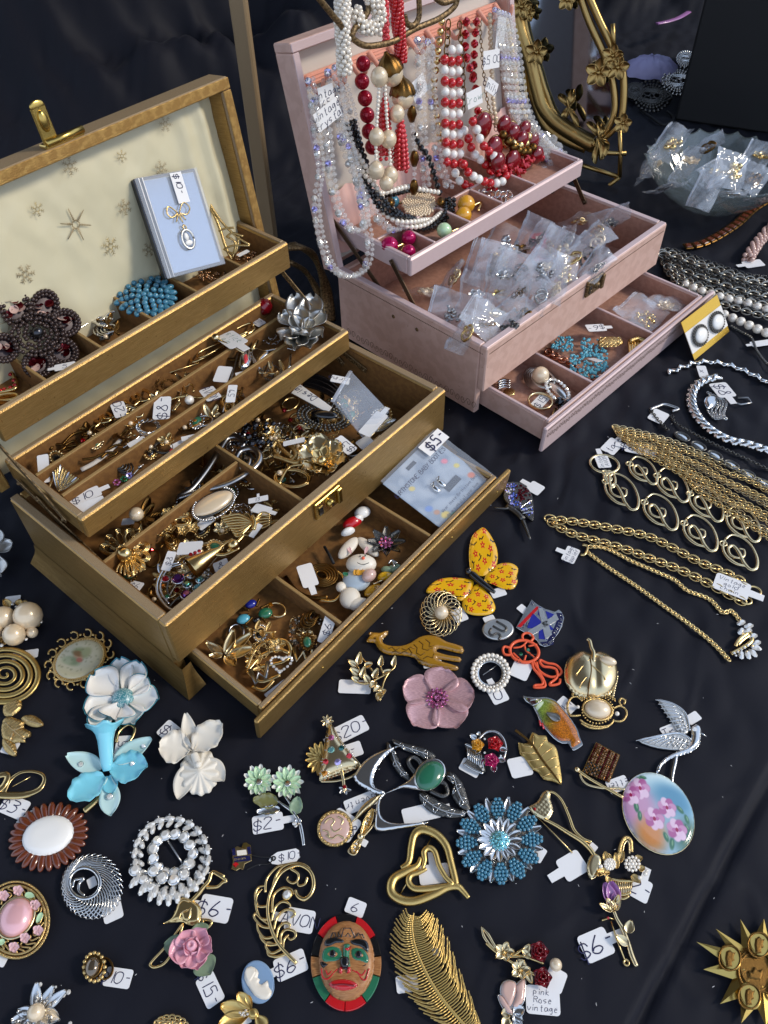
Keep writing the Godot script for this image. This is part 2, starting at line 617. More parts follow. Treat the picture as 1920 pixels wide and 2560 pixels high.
func materials():
	var grain := noise_img(0.16,3,3)
	var cell := noise_img(0.1,5,2,512,FastNoiseLite.TYPE_CELLULAR)
	var soft := noise_img(0.012,8,5)
	var streak := Image.create(512,512,false,Image.FORMAT_L8)
	var fs := FastNoiseLite.new()
	fs.frequency = 0.05
	for y in 512:
		for x in 512: streak.set_pixel(x,y,Color.WHITE * (0.5 + 0.5 * fs.get_noise_2d(x * 0.2,y * 3.2)))
	var weave := Image.create(128,128,false,Image.FORMAT_L8)
	for y in 128:
		for x in 128: weave.set_pixel(x,y,Color.WHITE * (0.5 + 0.25 * sin(x * TAU / 4.0) + 0.25 * sin(y * TAU / 4.0 + x * TAU / 8.0)))
	var ng := bump(grain,4.0)
	var nc := bump(cell,5.0)
	var nsoft := bump(soft,6.0)
	var nw := bump(weave,2.0)
	var nst := bump(streak,4.0)
	# cloths
	mk("cloth",cc(20,21,30),0.0,0.66,nw,0.3,220.0)
	M.cloth.rim_enabled = true; M.cloth.rim = 0.12; M.cloth.rim_tint = 0.4; M.cloth.metallic_specular = 0.3
	mk("satin",cc(208,199,166),0.0,0.36,nst,0.12,20.0)
	M.satin.rim_enabled = true; M.satin.rim = 0.5
	mk("velvet",cc(126,86,38),0.0,0.85,ng,0.35,22.0,ramp(soft,cc(226,220,212),cc(255,255,255),0.25,0.75))
	M.velvet.rim_enabled = true; M.velvet.rim = 0.7; M.velvet.rim_tint = 0.8
	mk("velvet_edge",cc(180,150,100),0.0,0.7,ng,0.8,30.0,ramp(grain,cc(190,175,150),cc(255,250,235)))
	# box papers
	mk("gold_paper",cc(184,152,98),0.75,0.4,ng,0.3,10.0,worn(ramp(streak,cc(214,204,186),cc(250,248,240),0.1,0.9),90,cc(255,246,224),cc(150,128,96)))
	mk("gold_leather",cc(188,150,88),0.65,0.44,nc,0.5,20.0,ramp(soft,cc(225,216,205),cc(255,255,250)))
	mk("gold_worn",cc(172,150,116),0.2,0.5,ng,0.35,20.0,ramp(grain,cc(205,192,180),cc(255,255,255)))
	mk("pink_paper",cc(208,173,158),0.0,0.5,ng,0.3,10.0,worn(ramp(soft,cc(244,240,238),cc(255,255,255)),40,cc(255,255,255),cc(214,196,186)))
	mk("pink_pearl",cc(214,190,186),0.15,0.4,nst,0.12,20.0,ramp(streak,cc(246,242,246),cc(255,255,255),0.1,0.9))
	mk("pink_velvet",cc(180,134,114),0.0,0.8,ng,0.35,22.0,ramp(soft,cc(240,236,234),cc(255,255,255)))
	mk("pink_satin",cc(226,184,174),0.0,0.35,nst,0.08,20.0)
	mk("print_brown",cc(164,144,108),0.3,0.5)
	mk("print_dark",cc(104,78,58),0.2,0.5)
	mk("print_gold",cc(176,152,96),0.7,0.4)
	mk("hook_pink",cc(232,164,140),0.0,0.35)
	mk("cream_paper",cc(206,196,184),0.0,0.6)
	mk("canvas",cc(214,216,220),0.0,0.8)
	M.canvas.backlight_enabled = true; M.canvas.backlight = Color(0.6,0.6,0.6)  # translucency raised so the added canopy brightens the light from overhead
	# metals
	mk("gold",cc(224,194,134),1.0,0.24,ng,0.12,90.0)
	mk("gold_pale",cc(228,206,160),1.0,0.26,ng,0.12,90.0)
	mk("gold_matte",cc(214,182,112),1.0,0.36,ng,0.25,300.0)
	mk("gold_dark",cc(140,108,62),1.0,0.3,ng,0.4,120.0,ramp(grain,cc(120,105,85),cc(255,250,240),0.35,0.6))
	mk("gold_fil",cc(204,174,116),1.0,0.27,ng,0.8,160.0)
	mk("brass",cc(196,166,92),1.0,0.25,nst,0.15,60.0)
	mk("brass_old",cc(150,126,90),0.6,0.42,ng,0.5,60.0,ramp(soft,cc(130,120,105),cc(255,250,240)))
	mk("gilt",cc(176,146,90),1.0,0.3,ng,0.3,60.0)
	mk("bronze",cc(92,74,56),0.9,0.45,ng,0.5,60.0)
	mk("silver",cc(214,212,208),1.0,0.16,ng,0.12,90.0)
	mk("silver_satin",cc(200,198,192),1.0,0.34,ng,0.3,200.0)
	mk("silver_dark",cc(122,120,116),1.0,0.3,ng,0.6,120.0,ramp(grain,cc(110,110,110),cc(255,255,255),0.3,0.6))
	mk("steel",cc(170,168,166),1.0,0.28)
	mk("gunmetal",cc(70,70,74),0.9,0.25)
	# enamels, stones
	var en := {"white": [240,236,228],"ivory": [232,222,204],"yellow": [240,184,16],"black": [14,14,16],"turq": [86,168,186],"turq_blue": [66,126,150],"aqua": [128,206,222],"aqua_pale": [196,226,222],"mint": [190,222,176],"olive": [116,116,70],"red": [190,24,30],"dark_red": [122,10,22],"orange": [232,92,50],"rose": [226,164,178],"pink": [232,190,192],"green": [40,110,78],"jade": [38,104,76],"sage": [130,152,122],"blue": [36,44,140],"wedgwood": [128,156,186],"brown": [104,48,22],"lilac": [176,120,176],"magenta": [186,28,96],"mustard": [160,114,24],"amber": [222,160,40],"coral": [210,60,66],"blush": [206,170,156],"navy": [24,26,70],"pale_blue": [176,190,200]}
	for k in en:
		mk(k,cc(en[k][0],en[k][1],en[k][2]),0.0,0.22)
		M[k].clearcoat_enabled = true; M[k].clearcoat = 0.6; M[k].clearcoat_roughness = 0.08
	for k in ["sage","rose","orange","wedgwood","ivory"]: M[k].roughness = 0.45; M[k].clearcoat = 0.15
	mk("white_matte",cc(226,218,202),0.0,0.5)
	mk("pearl",cc(238,228,212),0.12,0.2)
	M.pearl.clearcoat_enabled = true; M.pearl.clearcoat = 0.8; M.pearl.clearcoat_roughness = 0.12
	mk("pearl_warm",cc(228,206,172),0.2,0.22)
	M.pearl_warm.clearcoat_enabled = true; M.pearl_warm.clearcoat = 0.8
	mk("pearl_pink",cc(236,180,182),0.25,0.2)
	M.pearl_pink.clearcoat_enabled = true; M.pearl_pink.clearcoat = 0.8
	mk("pink_nacre",cc(226,186,186),0.3,0.28,nst,0.5,45.0,ramp(streak,cc(205,190,195),cc(255,250,250),0.3,0.7))
	var gems := {"crystal": [228,224,216],"gem_red": [190,12,30],"gem_amber": [206,128,20],"gem_aqua": [130,200,204],"gem_teal": [20,96,96],"gem_purple": [110,40,130],"gem_pink": [186,96,140],"gem_ab": [180,170,230],"gem_green": [20,110,70],"gem_blue": [80,100,190],"gem_smoke": [120,104,84],"gem_topaz": [150,104,60],"gem_black": [22,22,26]}
	for k in gems:
		mk(k,cc(gems[k][0],gems[k][1],gems[k][2]),0.75,0.05)
		M[k].clearcoat_enabled = true; M[k].clearcoat = 1.0; M[k].clearcoat_roughness = 0.02
	M.crystal.metallic = 0.35
	M.crystal.roughness = 0.07
	mk("glass",Color(0.5,0.55,0.55,0.25),0.0,0.03)
	M.glass.transparency = BaseMaterial3D.TRANSPARENCY_ALPHA
	M.glass.metallic_specular = 0.9
	mk("film",Color(0.93,0.95,0.98,0.15),0.0,0.05)
	M.film.transparency = BaseMaterial3D.TRANSPARENCY_ALPHA
	M.film.metallic_specular = 0.9
	mk("film_seal",Color(0.9,0.93,0.98,0.3),0.0,0.15)
	M.film_seal.transparency = BaseMaterial3D.TRANSPARENCY_ALPHA
	mk("mirror",cc(184,194,210),1.0,0.03)
	mk("paper",cc(232,230,228),0.0,0.55)
	mk("card",cc(222,218,212),0.0,0.6)
	mk("ink",cc(34,36,78),0.0,0.6)
	mk("ink_faint",cc(150,172,160),0.0,0.6)
	mk("black_box",cc(16,16,18),0.0,0.7,ng,0.3,60.0)
	mk("cord",cc(18,18,20),0.0,0.6)
	mk("wood",cc(186,138,90),0.0,0.38,nst,0.3,30.0,ramp(streak,cc(190,160,130),cc(255,250,240),0.2,0.8))
	mk("tulle",cc(186,182,226),0.0,0.5,ng,0.6,80.0)

func _ready():
	rng.seed = 11
	var cam := Camera3D.new()
	cam.name = "camera"
	cam.fov = rad_to_deg(2.0 * atan(1280.0 / FPX))
	cam.near = 0.02
	cam.far = 60.0
	cam.transform = Transform3D(Basis(Vector3(0,0,1),0.0),Vector3(0,HC,0))
	var rgt := Vector3.RIGHT * cos(ROLL) + upc * sin(ROLL)
	var uu := upc * cos(ROLL) - Vector3.RIGHT * sin(ROLL)
	cam.transform.basis = Basis(rgt,uu,-fw)
	add_child(cam)
	cam.current = true
	var we := WorldEnvironment.new()
	we.name = "world"
	var env := Environment.new()
	env.background_mode = Environment.BG_SKY
	env.tonemap_mode = Environment.TONE_MAPPER_LINEAR
	env.tonemap_exposure = 1.7
	env.sdfgi_enabled = true
	env.ssao_enabled = true
	env.ssil_enabled = true
	var sm := ProceduralSkyMaterial.new()
	sm.sky_top_color = cc(170,192,226)
	sm.sky_horizon_color = cc(222,230,242)
	sm.sky_curve = 0.2
	sm.ground_bottom_color = cc(70,68,66)
	sm.ground_horizon_color = cc(120,118,116)
	var sky := Sky.new()
	sky.sky_material = sm
	env.sky = sky
	we.environment = env
	add_child(we)
	var sun := DirectionalLight3D.new()
	sun.name = "sun"
	sun.light_energy = 0.4
	sun.light_color = Color(1.0,0.96,0.9)
	sun.light_angular_distance = 12.0
	sun.shadow_enabled = true
	sun.look_at_from_position(Vector3(1.6,1.25,0.1),Vector3.ZERO)
	add_child(sun)
	materials()
	setting()
	gold_box()
	pink_box()
	objects()

# ---------- the cloth, the drape, the surroundings ----------
func cloth_y(x: float,z: float,f: FastNoiseLite) -> float:
	var zb := lerpf(-1.16,-1.75,smoothstep(-0.05,0.35,x))
	var t := maxf(0.0,-(z - zb))
	var y := 0.0
	var wr := smoothstep(-0.05,-0.75,z) * 0.0016 + 0.0005
	y += (f.get_noise_2d(x * 34.0 + z * 12.0,z * 16.0 - x * 10.0) - 0.4) * wr * 2.0
	var cz := f.get_noise_2d(x * 9.0 + z * 7.0 + 3.0,z * 5.0 - x * 6.0)
	y += 0.0022 * pow(1.0 - absf(cz),14) * smoothstep(0.0,0.12,x) * smoothstep(-1.1,-0.8,z)
	# overlap of a second cloth, lower right: a soft step along a straight line
	var a := Vector2(0.1411,-0.0798)
	var b := Vector2(0.2669,-0.2221)
	var n := (b - a).orthogonal().normalized()
	var d := (Vector2(x,z) - a).dot(n)
	y += 0.0022 * smoothstep(-0.0012,0.002,d) - 0.0045 * exp(-pow(d / 0.0035,2)) + 0.0022 * exp(-pow((d - 0.006) / 0.004,2))
	y += 0.0035 * exp(-pow((d - 0.03 - 0.02 * f.get_noise_2d(x * 8,z * 8)) / 0.012,2)) * smoothstep(-0.35,-0.15,z) * smoothstep(0.05,-0.1,d - 0.12) * 0.35
	y -= 0.0022
	y = -0.0002 - 0.0008 * log(1.0 + exp(clampf(-(y + 0.0002) / 0.0008,-20.0,20.0)))
	# rising folds at the back
	var fold := f.get_noise_2d(x * 2.2 - z * 1.2 + 7.0,z * 5.0 + x * 3.0) + 0.28 * f.get_noise_2d(x * 7.0 + 3.0,z * 13.0 - x * 9.0)
	y += t * t / (t + 0.18) * 1.5 + fold * 0.1 * smoothstep(0.0,0.22,t)
	return y

func setting():
	var f := FastNoiseLite.new()
	f.noise_type = FastNoiseLite.TYPE_SIMPLEX_SMOOTH
	f.frequency = 1.0
	f.seed = 4
	f.fractal_octaves = 1
	var m := MB.new()
	var rs := []
	var nx := 400
	var nz := 400
	for j in nz + 1:
		var ring := []
		var z := lerpf(0.05,-2.5,pow(float(j) / nz,1.35))
		for i in nx + 1:
			var c := float(i) / nx * 2 - 1
			var x := 0.05 + 1.4 * (0.35 * c + 0.65 * c * c * c)
			ring.append(Vector3(x,cloth_y(x,z,f),z))
		rs.append(ring)
	m.rings(rs,false)
	var o := struct("tablecloth",m,M.cloth)
	var c := MB.new()
	c.bx(Vector3(-0.75,1.75,-1.15),Vector3(2.9,0.02,3.5),0.0)  # out-of-view canopy, added to block overhead sky and give the metals contrast
	var cn := part(numbered("added_canopy"),c,M.canvas,self)
	tag(cn,"unseen pale canvas canopy added over the table to block overhead sky","added_canopy")
	o.set_meta("label","navy black cloth over the table, rising in folds behind the boxes")

func grp(nm: String,label: String,cat: String,o: Vector3,yaw: float) -> Node3D:
	cur = Node3D.new()
	cur.name = numbered(nm)
	add_child(cur)
	cur.position = o
	cur.rotation.y = yaw
	tag(cur,label,cat)
	return cur

func bxp(nm: String,u0: float,u1: float,y0: float,y1: float,v0: float,v1: float,mat: Material,bv := 0.0008,parent: Node3D = null) -> MeshInstance3D:
	var m := MB.new()
	m.bx(Vector3((u0 + u1) / 2,(y0 + y1) / 2,-(v0 + v1) / 2),Vector3(u1 - u0,y1 - y0,v1 - v0),bv)
	return part(nm,m,mat,parent)

func tray(nm: String,u0: float,u1: float,y0: float,y1: float,v0: float,v1: float,th: float,outer: Material,inner: Material,rim: Material) -> Node3D:
	# an open tray: four walls with rims, a lined floor
	var t := Node3D.new()
	t.name = nm
	cur.add_child(t,true)
	var m := MB.new()
	var e := 0.0012
	m.bx(Vector3((u0 + u1) / 2,(y0 + y1) / 2,-(v0 + th / 2)),Vector3(u1 - u0,y1 - y0,th),e)
	m.bx(Vector3((u0 + u1) / 2,(y0 + y1) / 2,-(v1 - th / 2)),Vector3(u1 - u0,y1 - y0,th),e)
	m.bx(Vector3(u0 + th / 2,(y0 + y1) / 2,-(v0 + v1) / 2),Vector3(th,y1 - y0 - 0.0006,v1 - v0 - th * 2),e)
	m.bx(Vector3(u1 - th / 2,(y0 + y1) / 2,-(v0 + v1) / 2),Vector3(th,y1 - y0 - 0.0006,v1 - v0 - th * 2),e)
	part("outer_wall",m,outer,t)
	var f := MB.new()
	f.bx(Vector3((u0 + u1) / 2,y0 + 0.0025,-(v0 + v1) / 2),Vector3(u1 - u0 - th * 2,0.003,v1 - v0 - th * 2),0)
	var k := 0.0007
	var hh := y1 - y0 - 0.006
	var yc := y0 + 0.004 + hh / 2
	f.bx(Vector3((u0 + u1) / 2,yc,-(v0 + th + k / 2)),Vector3(u1 - u0 - th * 2,hh,k),0)
	f.bx(Vector3((u0 + u1) / 2,yc,-(v1 - th - k / 2)),Vector3(u1 - u0 - th * 2,hh,k),0)
	f.bx(Vector3(u0 + th + k / 2,yc,-(v0 + v1) / 2),Vector3(k,hh,v1 - v0 - th * 2 - k * 2),0)
	f.bx(Vector3(u1 - th - k / 2,yc,-(v0 + v1) / 2),Vector3(k,hh,v1 - v0 - th * 2 - k * 2),0)
	part("lining",f,inner,t)
	if rim:
		var r := MB.new()
		var yy := y1 + 0.0004
		r.bx(Vector3((u0 + u1) / 2,yy,-(v0 + th / 2)),Vector3(u1 - u0 - 0.002,0.0012,th - 0.0016),0.0005)
		r.bx(Vector3((u0 + u1) / 2,yy,-(v1 - th / 2)),Vector3(u1 - u0 - 0.002,0.0012,th - 0.0016),0.0005)
		r.bx(Vector3(u0 + th / 2,yy,-(v0 + v1) / 2),Vector3(th - 0.0016,0.0012,v1 - v0 - th * 2 + 0.001),0.0005)
		r.bx(Vector3(u1 - th / 2,yy,-(v0 + v1) / 2),Vector3(th - 0.0016,0.0012,v1 - v0 - th * 2 + 0.001),0.0005)
		part("rim",r,rim,t)
	return t

func divider(t: Node3D,c: Vector3,s: Vector3,body: Material,edge: Material):
	var m := MB.new()
	m.bx(c,s,0.0006)
	var o := part("divider",m,body,t)
	var e := MB.new()
	e.bx(c + Vector3(0,s.y / 2 + 0.0004,0),Vector3(s.x,0.0012,s.z - 0.0006 if s.x > s.z else s.z) - (Vector3(0.0006,0,0) if s.x <= s.z else Vector3.ZERO),0.0004)
	part("divider_edge",e,edge,o)

func bar(nm: String,a: Vector3,b: Vector3,w: float,th: float,mat: Material,parent: Node3D = null):
	# flat steel hinge arm with rivets
	var m := MB.new()
	var d := (b - a)
	var y := d.normalized()
	var bs := Basis(Vector3(1,0,0),y,Vector3(1,0,0).cross(y).normalized())
	m.bx((a + b) / 2,Vector3(th,d.length() + w,w),th * 0.3,bs)
	for p in [a,b]:
		m.ell(p - Vector3(th * 0.6,0,0),w * 0.28,w * 0.28,w * 0.28,8,6)
	part(nm,m,mat,parent)

func clasp_plate(t: Node3D,u: float,y: float,v: float,s: float,mat: Material):
	var k := Node3D.new()
	k.name = "lock_plate"
	t.add_child(k,true)
	var m := MB.new()
	m.bx(Vector3(u,y,-v + 0.0015),Vector3(0.030,0.019,0.003) * s,0.0008)
	part("plate",m,mat,k)
	var r := MB.new()
	r.bx(Vector3(u + 0.012 * s,y,-v + 0.0042),Vector3(0.005,0.017,0.003) * s,0.0008)
	part("plate_fold",r,mat,k)
	var c := MB.new()
	c.lathe([Vector2(0,0.0036),Vector2(0.0028,0.0036),Vector2(0.0034,0.003),Vector2(0.0038,0.0005)],16,Vector3(u + 0.001 * s,y,-v + 0.003),Basis(Vector3(1,0,0),PI / 2))
	part("keyhole_ring",c,mat,k)
	var h := MB.new()
	h.bx(Vector3(u + 0.001 * s,y,-v + 0.0068),Vector3(0.0009,0.0032,0.0006),0)
	h.bx(Vector3(u - 0.0095 * s,y - 0.001,-v + 0.0033 * s),Vector3(0.0042,0.009,0.0012) * s,0)
	part("keyhole",h,M.black,k)

func snowflake(t: Node3D,c: Vector3,r: float,kind: int,mat: Material,rot := 0.0):
	# a printed flake on the lining, in the plane of the lid
	var m := MB.new()
	var w := r * 0.03
	var up := Vector3(0,0,1)
	for k in 6:
		var a := TAU * k / 6 + rot
		var d := Vector3(cos(a),sin(a),0)
		var s := Vector3(-sin(a),cos(a),0)
		m.tube([c + d * r * 0.18,c + d * r * 0.95],w if kind != 2 else w * 0.8,4,false,0.15,true,up)
		if kind == 2:
			for q in 7:
				var e := 0.25 + q * 0.1
				m.tube([c + d * r * (e - 0.05) + s * r * 0.09 * (1.1 - e),c + d * r * e,c + d * r * (e - 0.05) - s * r * 0.09 * (1.1 - e)],w * 0.8,4,false,0.15,true,up)
		else:
			for e in [0.5,0.75]:
				m.tube([c + d * r * (e + 0.2) + s * r * 0.22,c + d * r * e,c + d * r * (e + 0.2) - s * r * 0.22],w,4,false,0.15,true,up)
			if kind == 1:
				m.ell(c + d * r * 1.1,w * 1.4,w * 1.4,w * 0.3,6,4)
			m.tube([c + d * r * 0.32 + s * r * 0.16,c + d * r * 0.3 - s * r * 0.16],w,4,false,0.15,true,up)
		m.ell(c + (d + s * 0.58) * r * 0.2,w * 1.5,w * 1.5,w * 0.3,6,4)
	part("snowflake_print",m,mat,t)

func lid_frame(t: Node3D,WU: float,L: float,th: float,dp: float,outer: Material,face: Material,inner: Material,fside: float):
	# lid standing open: x across, y up the lid, z out of its mouth; back panel, four sides with face edges
	var m := MB.new()
	m.bx(Vector3(WU / 2,L / 2,-dp + 0.002),Vector3(WU - 0.001,L - 0.001,0.004),0.001)
	m.bx(Vector3(WU / 2,L - th / 2,-dp / 2),Vector3(WU,th,dp),0.0012)
	m.bx(Vector3(th / 2,L / 2 - th / 2,-dp / 2),Vector3(th,L - th - 0.0005,dp),0.0012)
	m.bx(Vector3(WU - th / 2,L / 2 - th / 2,-dp / 2),Vector3(th,L - th - 0.0005,dp),0.0012)
	part("lid_shell",m,outer,t)
	var e := MB.new()
	e.bx(Vector3(WU / 2,L - th / 2,0.0008),Vector3(WU - 0.001,th - 0.0008,0.0014),0.0006)
	e.bx(Vector3(th / 2,L / 2 - th / 2,0.0008),Vector3(th - 0.0008,L - th - 0.0005,0.0014),0.0006)
	e.bx(Vector3(WU - th / 2,L / 2 - th / 2,0.0008),Vector3(th - 0.0008,L - th - 0.0005,0.0014),0.0006)
	part("lid_edge",e,face,t)
	var s := MB.new()
	var k := 0.0008
	s.bx(Vector3(th + k / 2,(L - th) / 2,-dp / 2),Vector3(k,L - th - 0.003,dp - 0.005),0)
	s.bx(Vector3(WU - th - k / 2,(L - th) / 2,-dp / 2),Vector3(k,L - th - 0.003,dp - 0.005),0)
	s.bx(Vector3(WU / 2,L - th - k / 2,-dp / 2),Vector3(WU - th * 2 - k * 2,k,dp - 0.005),0)
	part("lid_side_lining",s,inner,t)

func gold_box():
	var w := 0.3319
	var d := 0.196
	var h := 0.0799
	var root := grp("jewelry_box","gold leatherette jewelry box with cream satin snowflake lid, two raised trays and an open drawer","jewelry box",Vector3(-0.1569,0,-0.3126),0.8597)
	# body
	var b := Node3D.new()
	b.name = "body"
	root.add_child(b,true)
	var t := 0.0085
	var y0 := 0.0305
	var m := MB.new()
	m.bx(Vector3(w / 2,(y0 + h) / 2,-t / 2),Vector3(w,h - y0,t),0.0012)
	m.bx(Vector3(t / 2,h / 2,-d / 2 - t / 2),Vector3(t,h - 0.0008,d - t - 0.0005),0.0012)
	m.bx(Vector3(w - t / 2,h / 2,-d / 2 - t / 2),Vector3(t,h - 0.0008,d - t - 0.0005),0.0012)
	m.bx(Vector3(w / 2,h / 2,-d + t / 2),Vector3(w - t * 2 - 0.0006,h - 0.0008,t),0.0012)
	# flared feet of the side walls
	for s in [0.0,1.0]:
		var x: float = -0.0004 if s == 0.0 else w + 0.0004
		var o: float = -0.009 if s == 0.0 else 0.009
		var rs := []
		for e in [[0.021,0.0],[0.014,0.12],[0.009,0.35],[0.004,0.75],[0.0,1.0]]:
			var f: float = 0.012 * e[1]
			rs.append([Vector3(x + o * e[1],e[0],f),Vector3(x + o * e[1],e[0],-d - 0.004 * e[1])])
		m.rings(rs,false)
		var rs2 := []
		for e in [[0.021,0.0],[0.014,0.12],[0.009,0.35],[0.004,0.75],[0.0,1.0]]:
			rs2.append([Vector3(x + o * e[1],e[0],0.012 * e[1]),Vector3(x + signf(-o) * 0.009,e[0],0.012 * e[1] - 0.0004)])
		m.rings(rs2,false)
	part("carcass",m,M.gold_paper,b)
	var fl := MB.new()
	fl.bx(Vector3(w / 2,y0 + 0.0035,-d / 2),Vector3(w - t * 2,0.005,d - t * 2),0)
	var k := 0.0008
	var hh := h - y0 - 0.008
	fl.bx(Vector3(w / 2,y0 + 0.006 + hh / 2,-t - k / 2),Vector3(w - t * 2,hh,k),0)
	fl.bx(Vector3(t + k / 2,y0 + 0.006 + hh / 2,-d / 2),Vector3(k,hh,d - t * 2 - k * 2),0)
	fl.bx(Vector3(w - t - k / 2,y0 + 0.006 + hh / 2,-d / 2),Vector3(k,hh,d - t * 2 - k * 2),0)
	fl.bx(Vector3(w / 2,y0 + 0.006 + hh / 2,-d + t + k / 2),Vector3(w - t * 2,hh,k),0)
	part("lining",fl,M.velvet,b)
	var rm := MB.new()
	rm.bx(Vector3(w / 2,h + 0.0004,-t / 2),Vector3(w - 0.002,0.0012,t - 0.0016),0.0005)
	rm.bx(Vector3(t / 2,h + 0.0002,-d / 2 - t / 2),Vector3(t - 0.0016,0.0012,d - t - 0.001),0.0005)
	rm.bx(Vector3(w - t / 2,h + 0.0002,-d / 2 - t / 2),Vector3(t - 0.0016,0.0012,d - t - 0.001),0.0005)
	part("rim",rm,M.gold_worn,b)
	divider(b,Vector3(0.1555,y0 + 0.022,-d / 2),Vector3(0.0035,0.032,d - t * 2 - 0.003),M.velvet,M.velvet_edge)
	divider(b,Vector3(0.0785,y0 + 0.022,-0.092),Vector3(0.150,0.030,0.0035),M.velvet,M.velvet_edge)
	clasp_plate(root,0.1675,0.0685,0.0,1.0,M.brass)
	# drawer
	var dr := tray("drawer",0.0135,w - 0.0165,0.003,0.0262,-0.0738,0.11,0.005,M.gold_paper,M.velvet,M.gold_worn)
	divider(dr,Vector3(0.1058,0.015,-0.018),Vector3(0.0035,0.02,0.172),M.velvet,M.velvet_edge)
	divider(dr,Vector3(0.2212,0.015,-0.018),Vector3(0.0035,0.02,0.172),M.velvet,M.velvet_edge)
	var fp := MB.new()
	fp.bx(Vector3(w / 2,0.0142,0.0765),Vector3(w - 0.006,0.0292,0.0042),0.0011,Basis(Vector3(1,0,0),0.1))
	part("drawer_front",fp,M.gold_paper,dr)
	for u in [0.072,0.24,0.31]:
		var nl := MB.new()
		nl.ell(Vector3(u,0.0135,0.0788),0.0011,0.0011,0.0008,8,6)
		part("brass_nail",nl,M.brass,dr)
	# lower tray
	var lt := tray("lower_tray",0.014,w - 0.014,0.0849,0.106,0.1046,0.2083,0.0062,M.gold_paper,M.velvet,M.gold_worn)
	divider(lt,Vector3(w / 2,0.0965,-0.1385),Vector3(w - 0.041,0.0165,0.0036),M.velvet,M.velvet_edge)
	divider(lt,Vector3(w / 2,0.0965,-0.1735),Vector3(w - 0.041,0.0165,0.0036),M.velvet,M.velvet_edge)
	# upper tray
	var ut := tray("upper_tray",0.012,w - 0.012,0.1445,0.1703,0.177,0.2475,0.006,M.gold_paper,M.velvet,M.gold_worn)
	for u in [0.0632,0.1155,0.1665,0.2167,0.269]:
		divider(ut,Vector3(u,0.157,-0.2122),Vector3(0.0032,0.019,0.058),M.velvet,M.velvet_edge)
	# hinge arms
	for u in [0.0115,w - 0.0115]:
		bar("hinge_arm",Vector3(u,0.066,-0.09),Vector3(u,0.093,-0.19),0.006,0.0012,M.brass_old)
		bar("hinge_arm",Vector3(u,0.092,-0.13),Vector3(u,0.158,-0.225),0.006,0.0012,M.brass_old)
		bar("hinge_arm",Vector3(u,0.060,-0.12),Vector3(u,0.09,-0.165),0.006,0.0012,M.brass_old)
	# lid
	var ld := Node3D.new()
	ld.name = "lid"
	root.add_child(ld,true)
	ld.position = Vector3(0,0.0767,-0.2105)
	ld.rotation.x = -0.142
	var L := 0.2215
	lid_frame(ld,w,L,0.0095,0.024,M.gold_worn,M.gold_leather,M.gold_paper,0.0)
	var f := FastNoiseLite.new()
	f.frequency = 1.0
	f.seed = 2
	var s := MB.new()
	var rs := []
	var x0 := 0.0105
	var x1 := w - 0.0105
	for j in 61:
		var ring := []
		var yy := lerpf(0.002,L - 0.0105,j / 60.0)
		for i in 91:
			var xx := lerpf(x0,x1,i / 90.0)
			var e: float = minf(minf(xx - x0,x1 - xx),minf(yy - 0.002,L - 0.0105 - yy))
			var z := -0.0185 + 0.0055 * (1.0 - exp(-e / 0.02)) + 0.003 * f.get_noise_2d(xx * 14,yy * 9) + 0.0012 * f.get_noise_2d(xx * 40 + yy * 20,yy * 12)
			var dr2 := x1 - xx
			z += 0.0055 * exp(-pow((dr2 - 0.017 - 0.012 * (L - yy)) / 0.0055,2)) * smoothstep(0.02,0.09,yy)
			z += 0.003 * exp(-pow((dr2 - 0.036 - 0.05 * (L - yy)) / 0.007,2)) * smoothstep(0.05,0.14,yy)
			z += 0.0016 * sin(xx * 300.0 + sin(yy * 90.0) * 2.0) * exp(-(L - yy) / 0.012) * smoothstep(0.2,0.3,xx)
			ring.append(Vector3(xx,yy,z))
		rs.append(ring)
	s.rings(rs,false)
	part("satin_lining",s,M.satin,ld)
	return_lid_flakes(ld)
	# clasp on the lid's top edge
	var cl := Node3D.new()
	cl.name = "clasp"
	ld.add_child(cl,true)
	var c1 := MB.new()
	c1.bx(Vector3(0.170,L + 0.0015,-0.005),Vector3(0.034,0.003,0.010),0.0008)
	c1.tube([Vector3(0.155,L + 0.004,-0.001),Vector3(0.187,L + 0.004,-0.001)],0.0028,10)
	part("clasp_base",c1,M.brass,cl)
	var c2 := MB.new()
	c2.bx(Vector3(0.160,L + 0.015,-0.003),Vector3(0.0125,0.026,0.0022),0.001)
	c2.ell(Vector3(0.160,L + 0.018,-0.0015),0.0036,0.0075,0.0028,12,8)
	c2.ell(Vector3(0.160,L + 0.028,-0.003),0.0062,0.004,0.0012,12,8)
	part("clasp_tongue",c2,M.brass,cl)

func return_lid_flakes(ld: Node3D):
	var fl := [[415,985,1,0.0085,0],[722,925,1,0.0062,1],[980,735,1,0.0078,0],[222,1240,1,0.0068,1],[450,1330,2,0.0175,0],[738,1228,0,0.0085,0],[655,1460,1,0.0095,1],[152,1625,0,0.0098,0],[955,1000,1,0.0082,0],[418,1985,1,0.006,0],[880,1480,0,0.008,0],[60,1900,2,0.012,0]]
	zone("r1")
	var inv := (cur.transform * ld.transform).affine_inverse()
	for e in fl:
		var r := inv.basis * ray(e[0],e[1])
		var p := inv * Vector3(0,HC,0)
		var q := p + r * ((-0.0116 - p.z) / r.z)
		if q.x < 0.012: continue
		snowflake(ld,q,e[3] * 0.8,e[2],M.print_gold if e[4] else M.print_brown,0.3 + e[0] * 0.01)

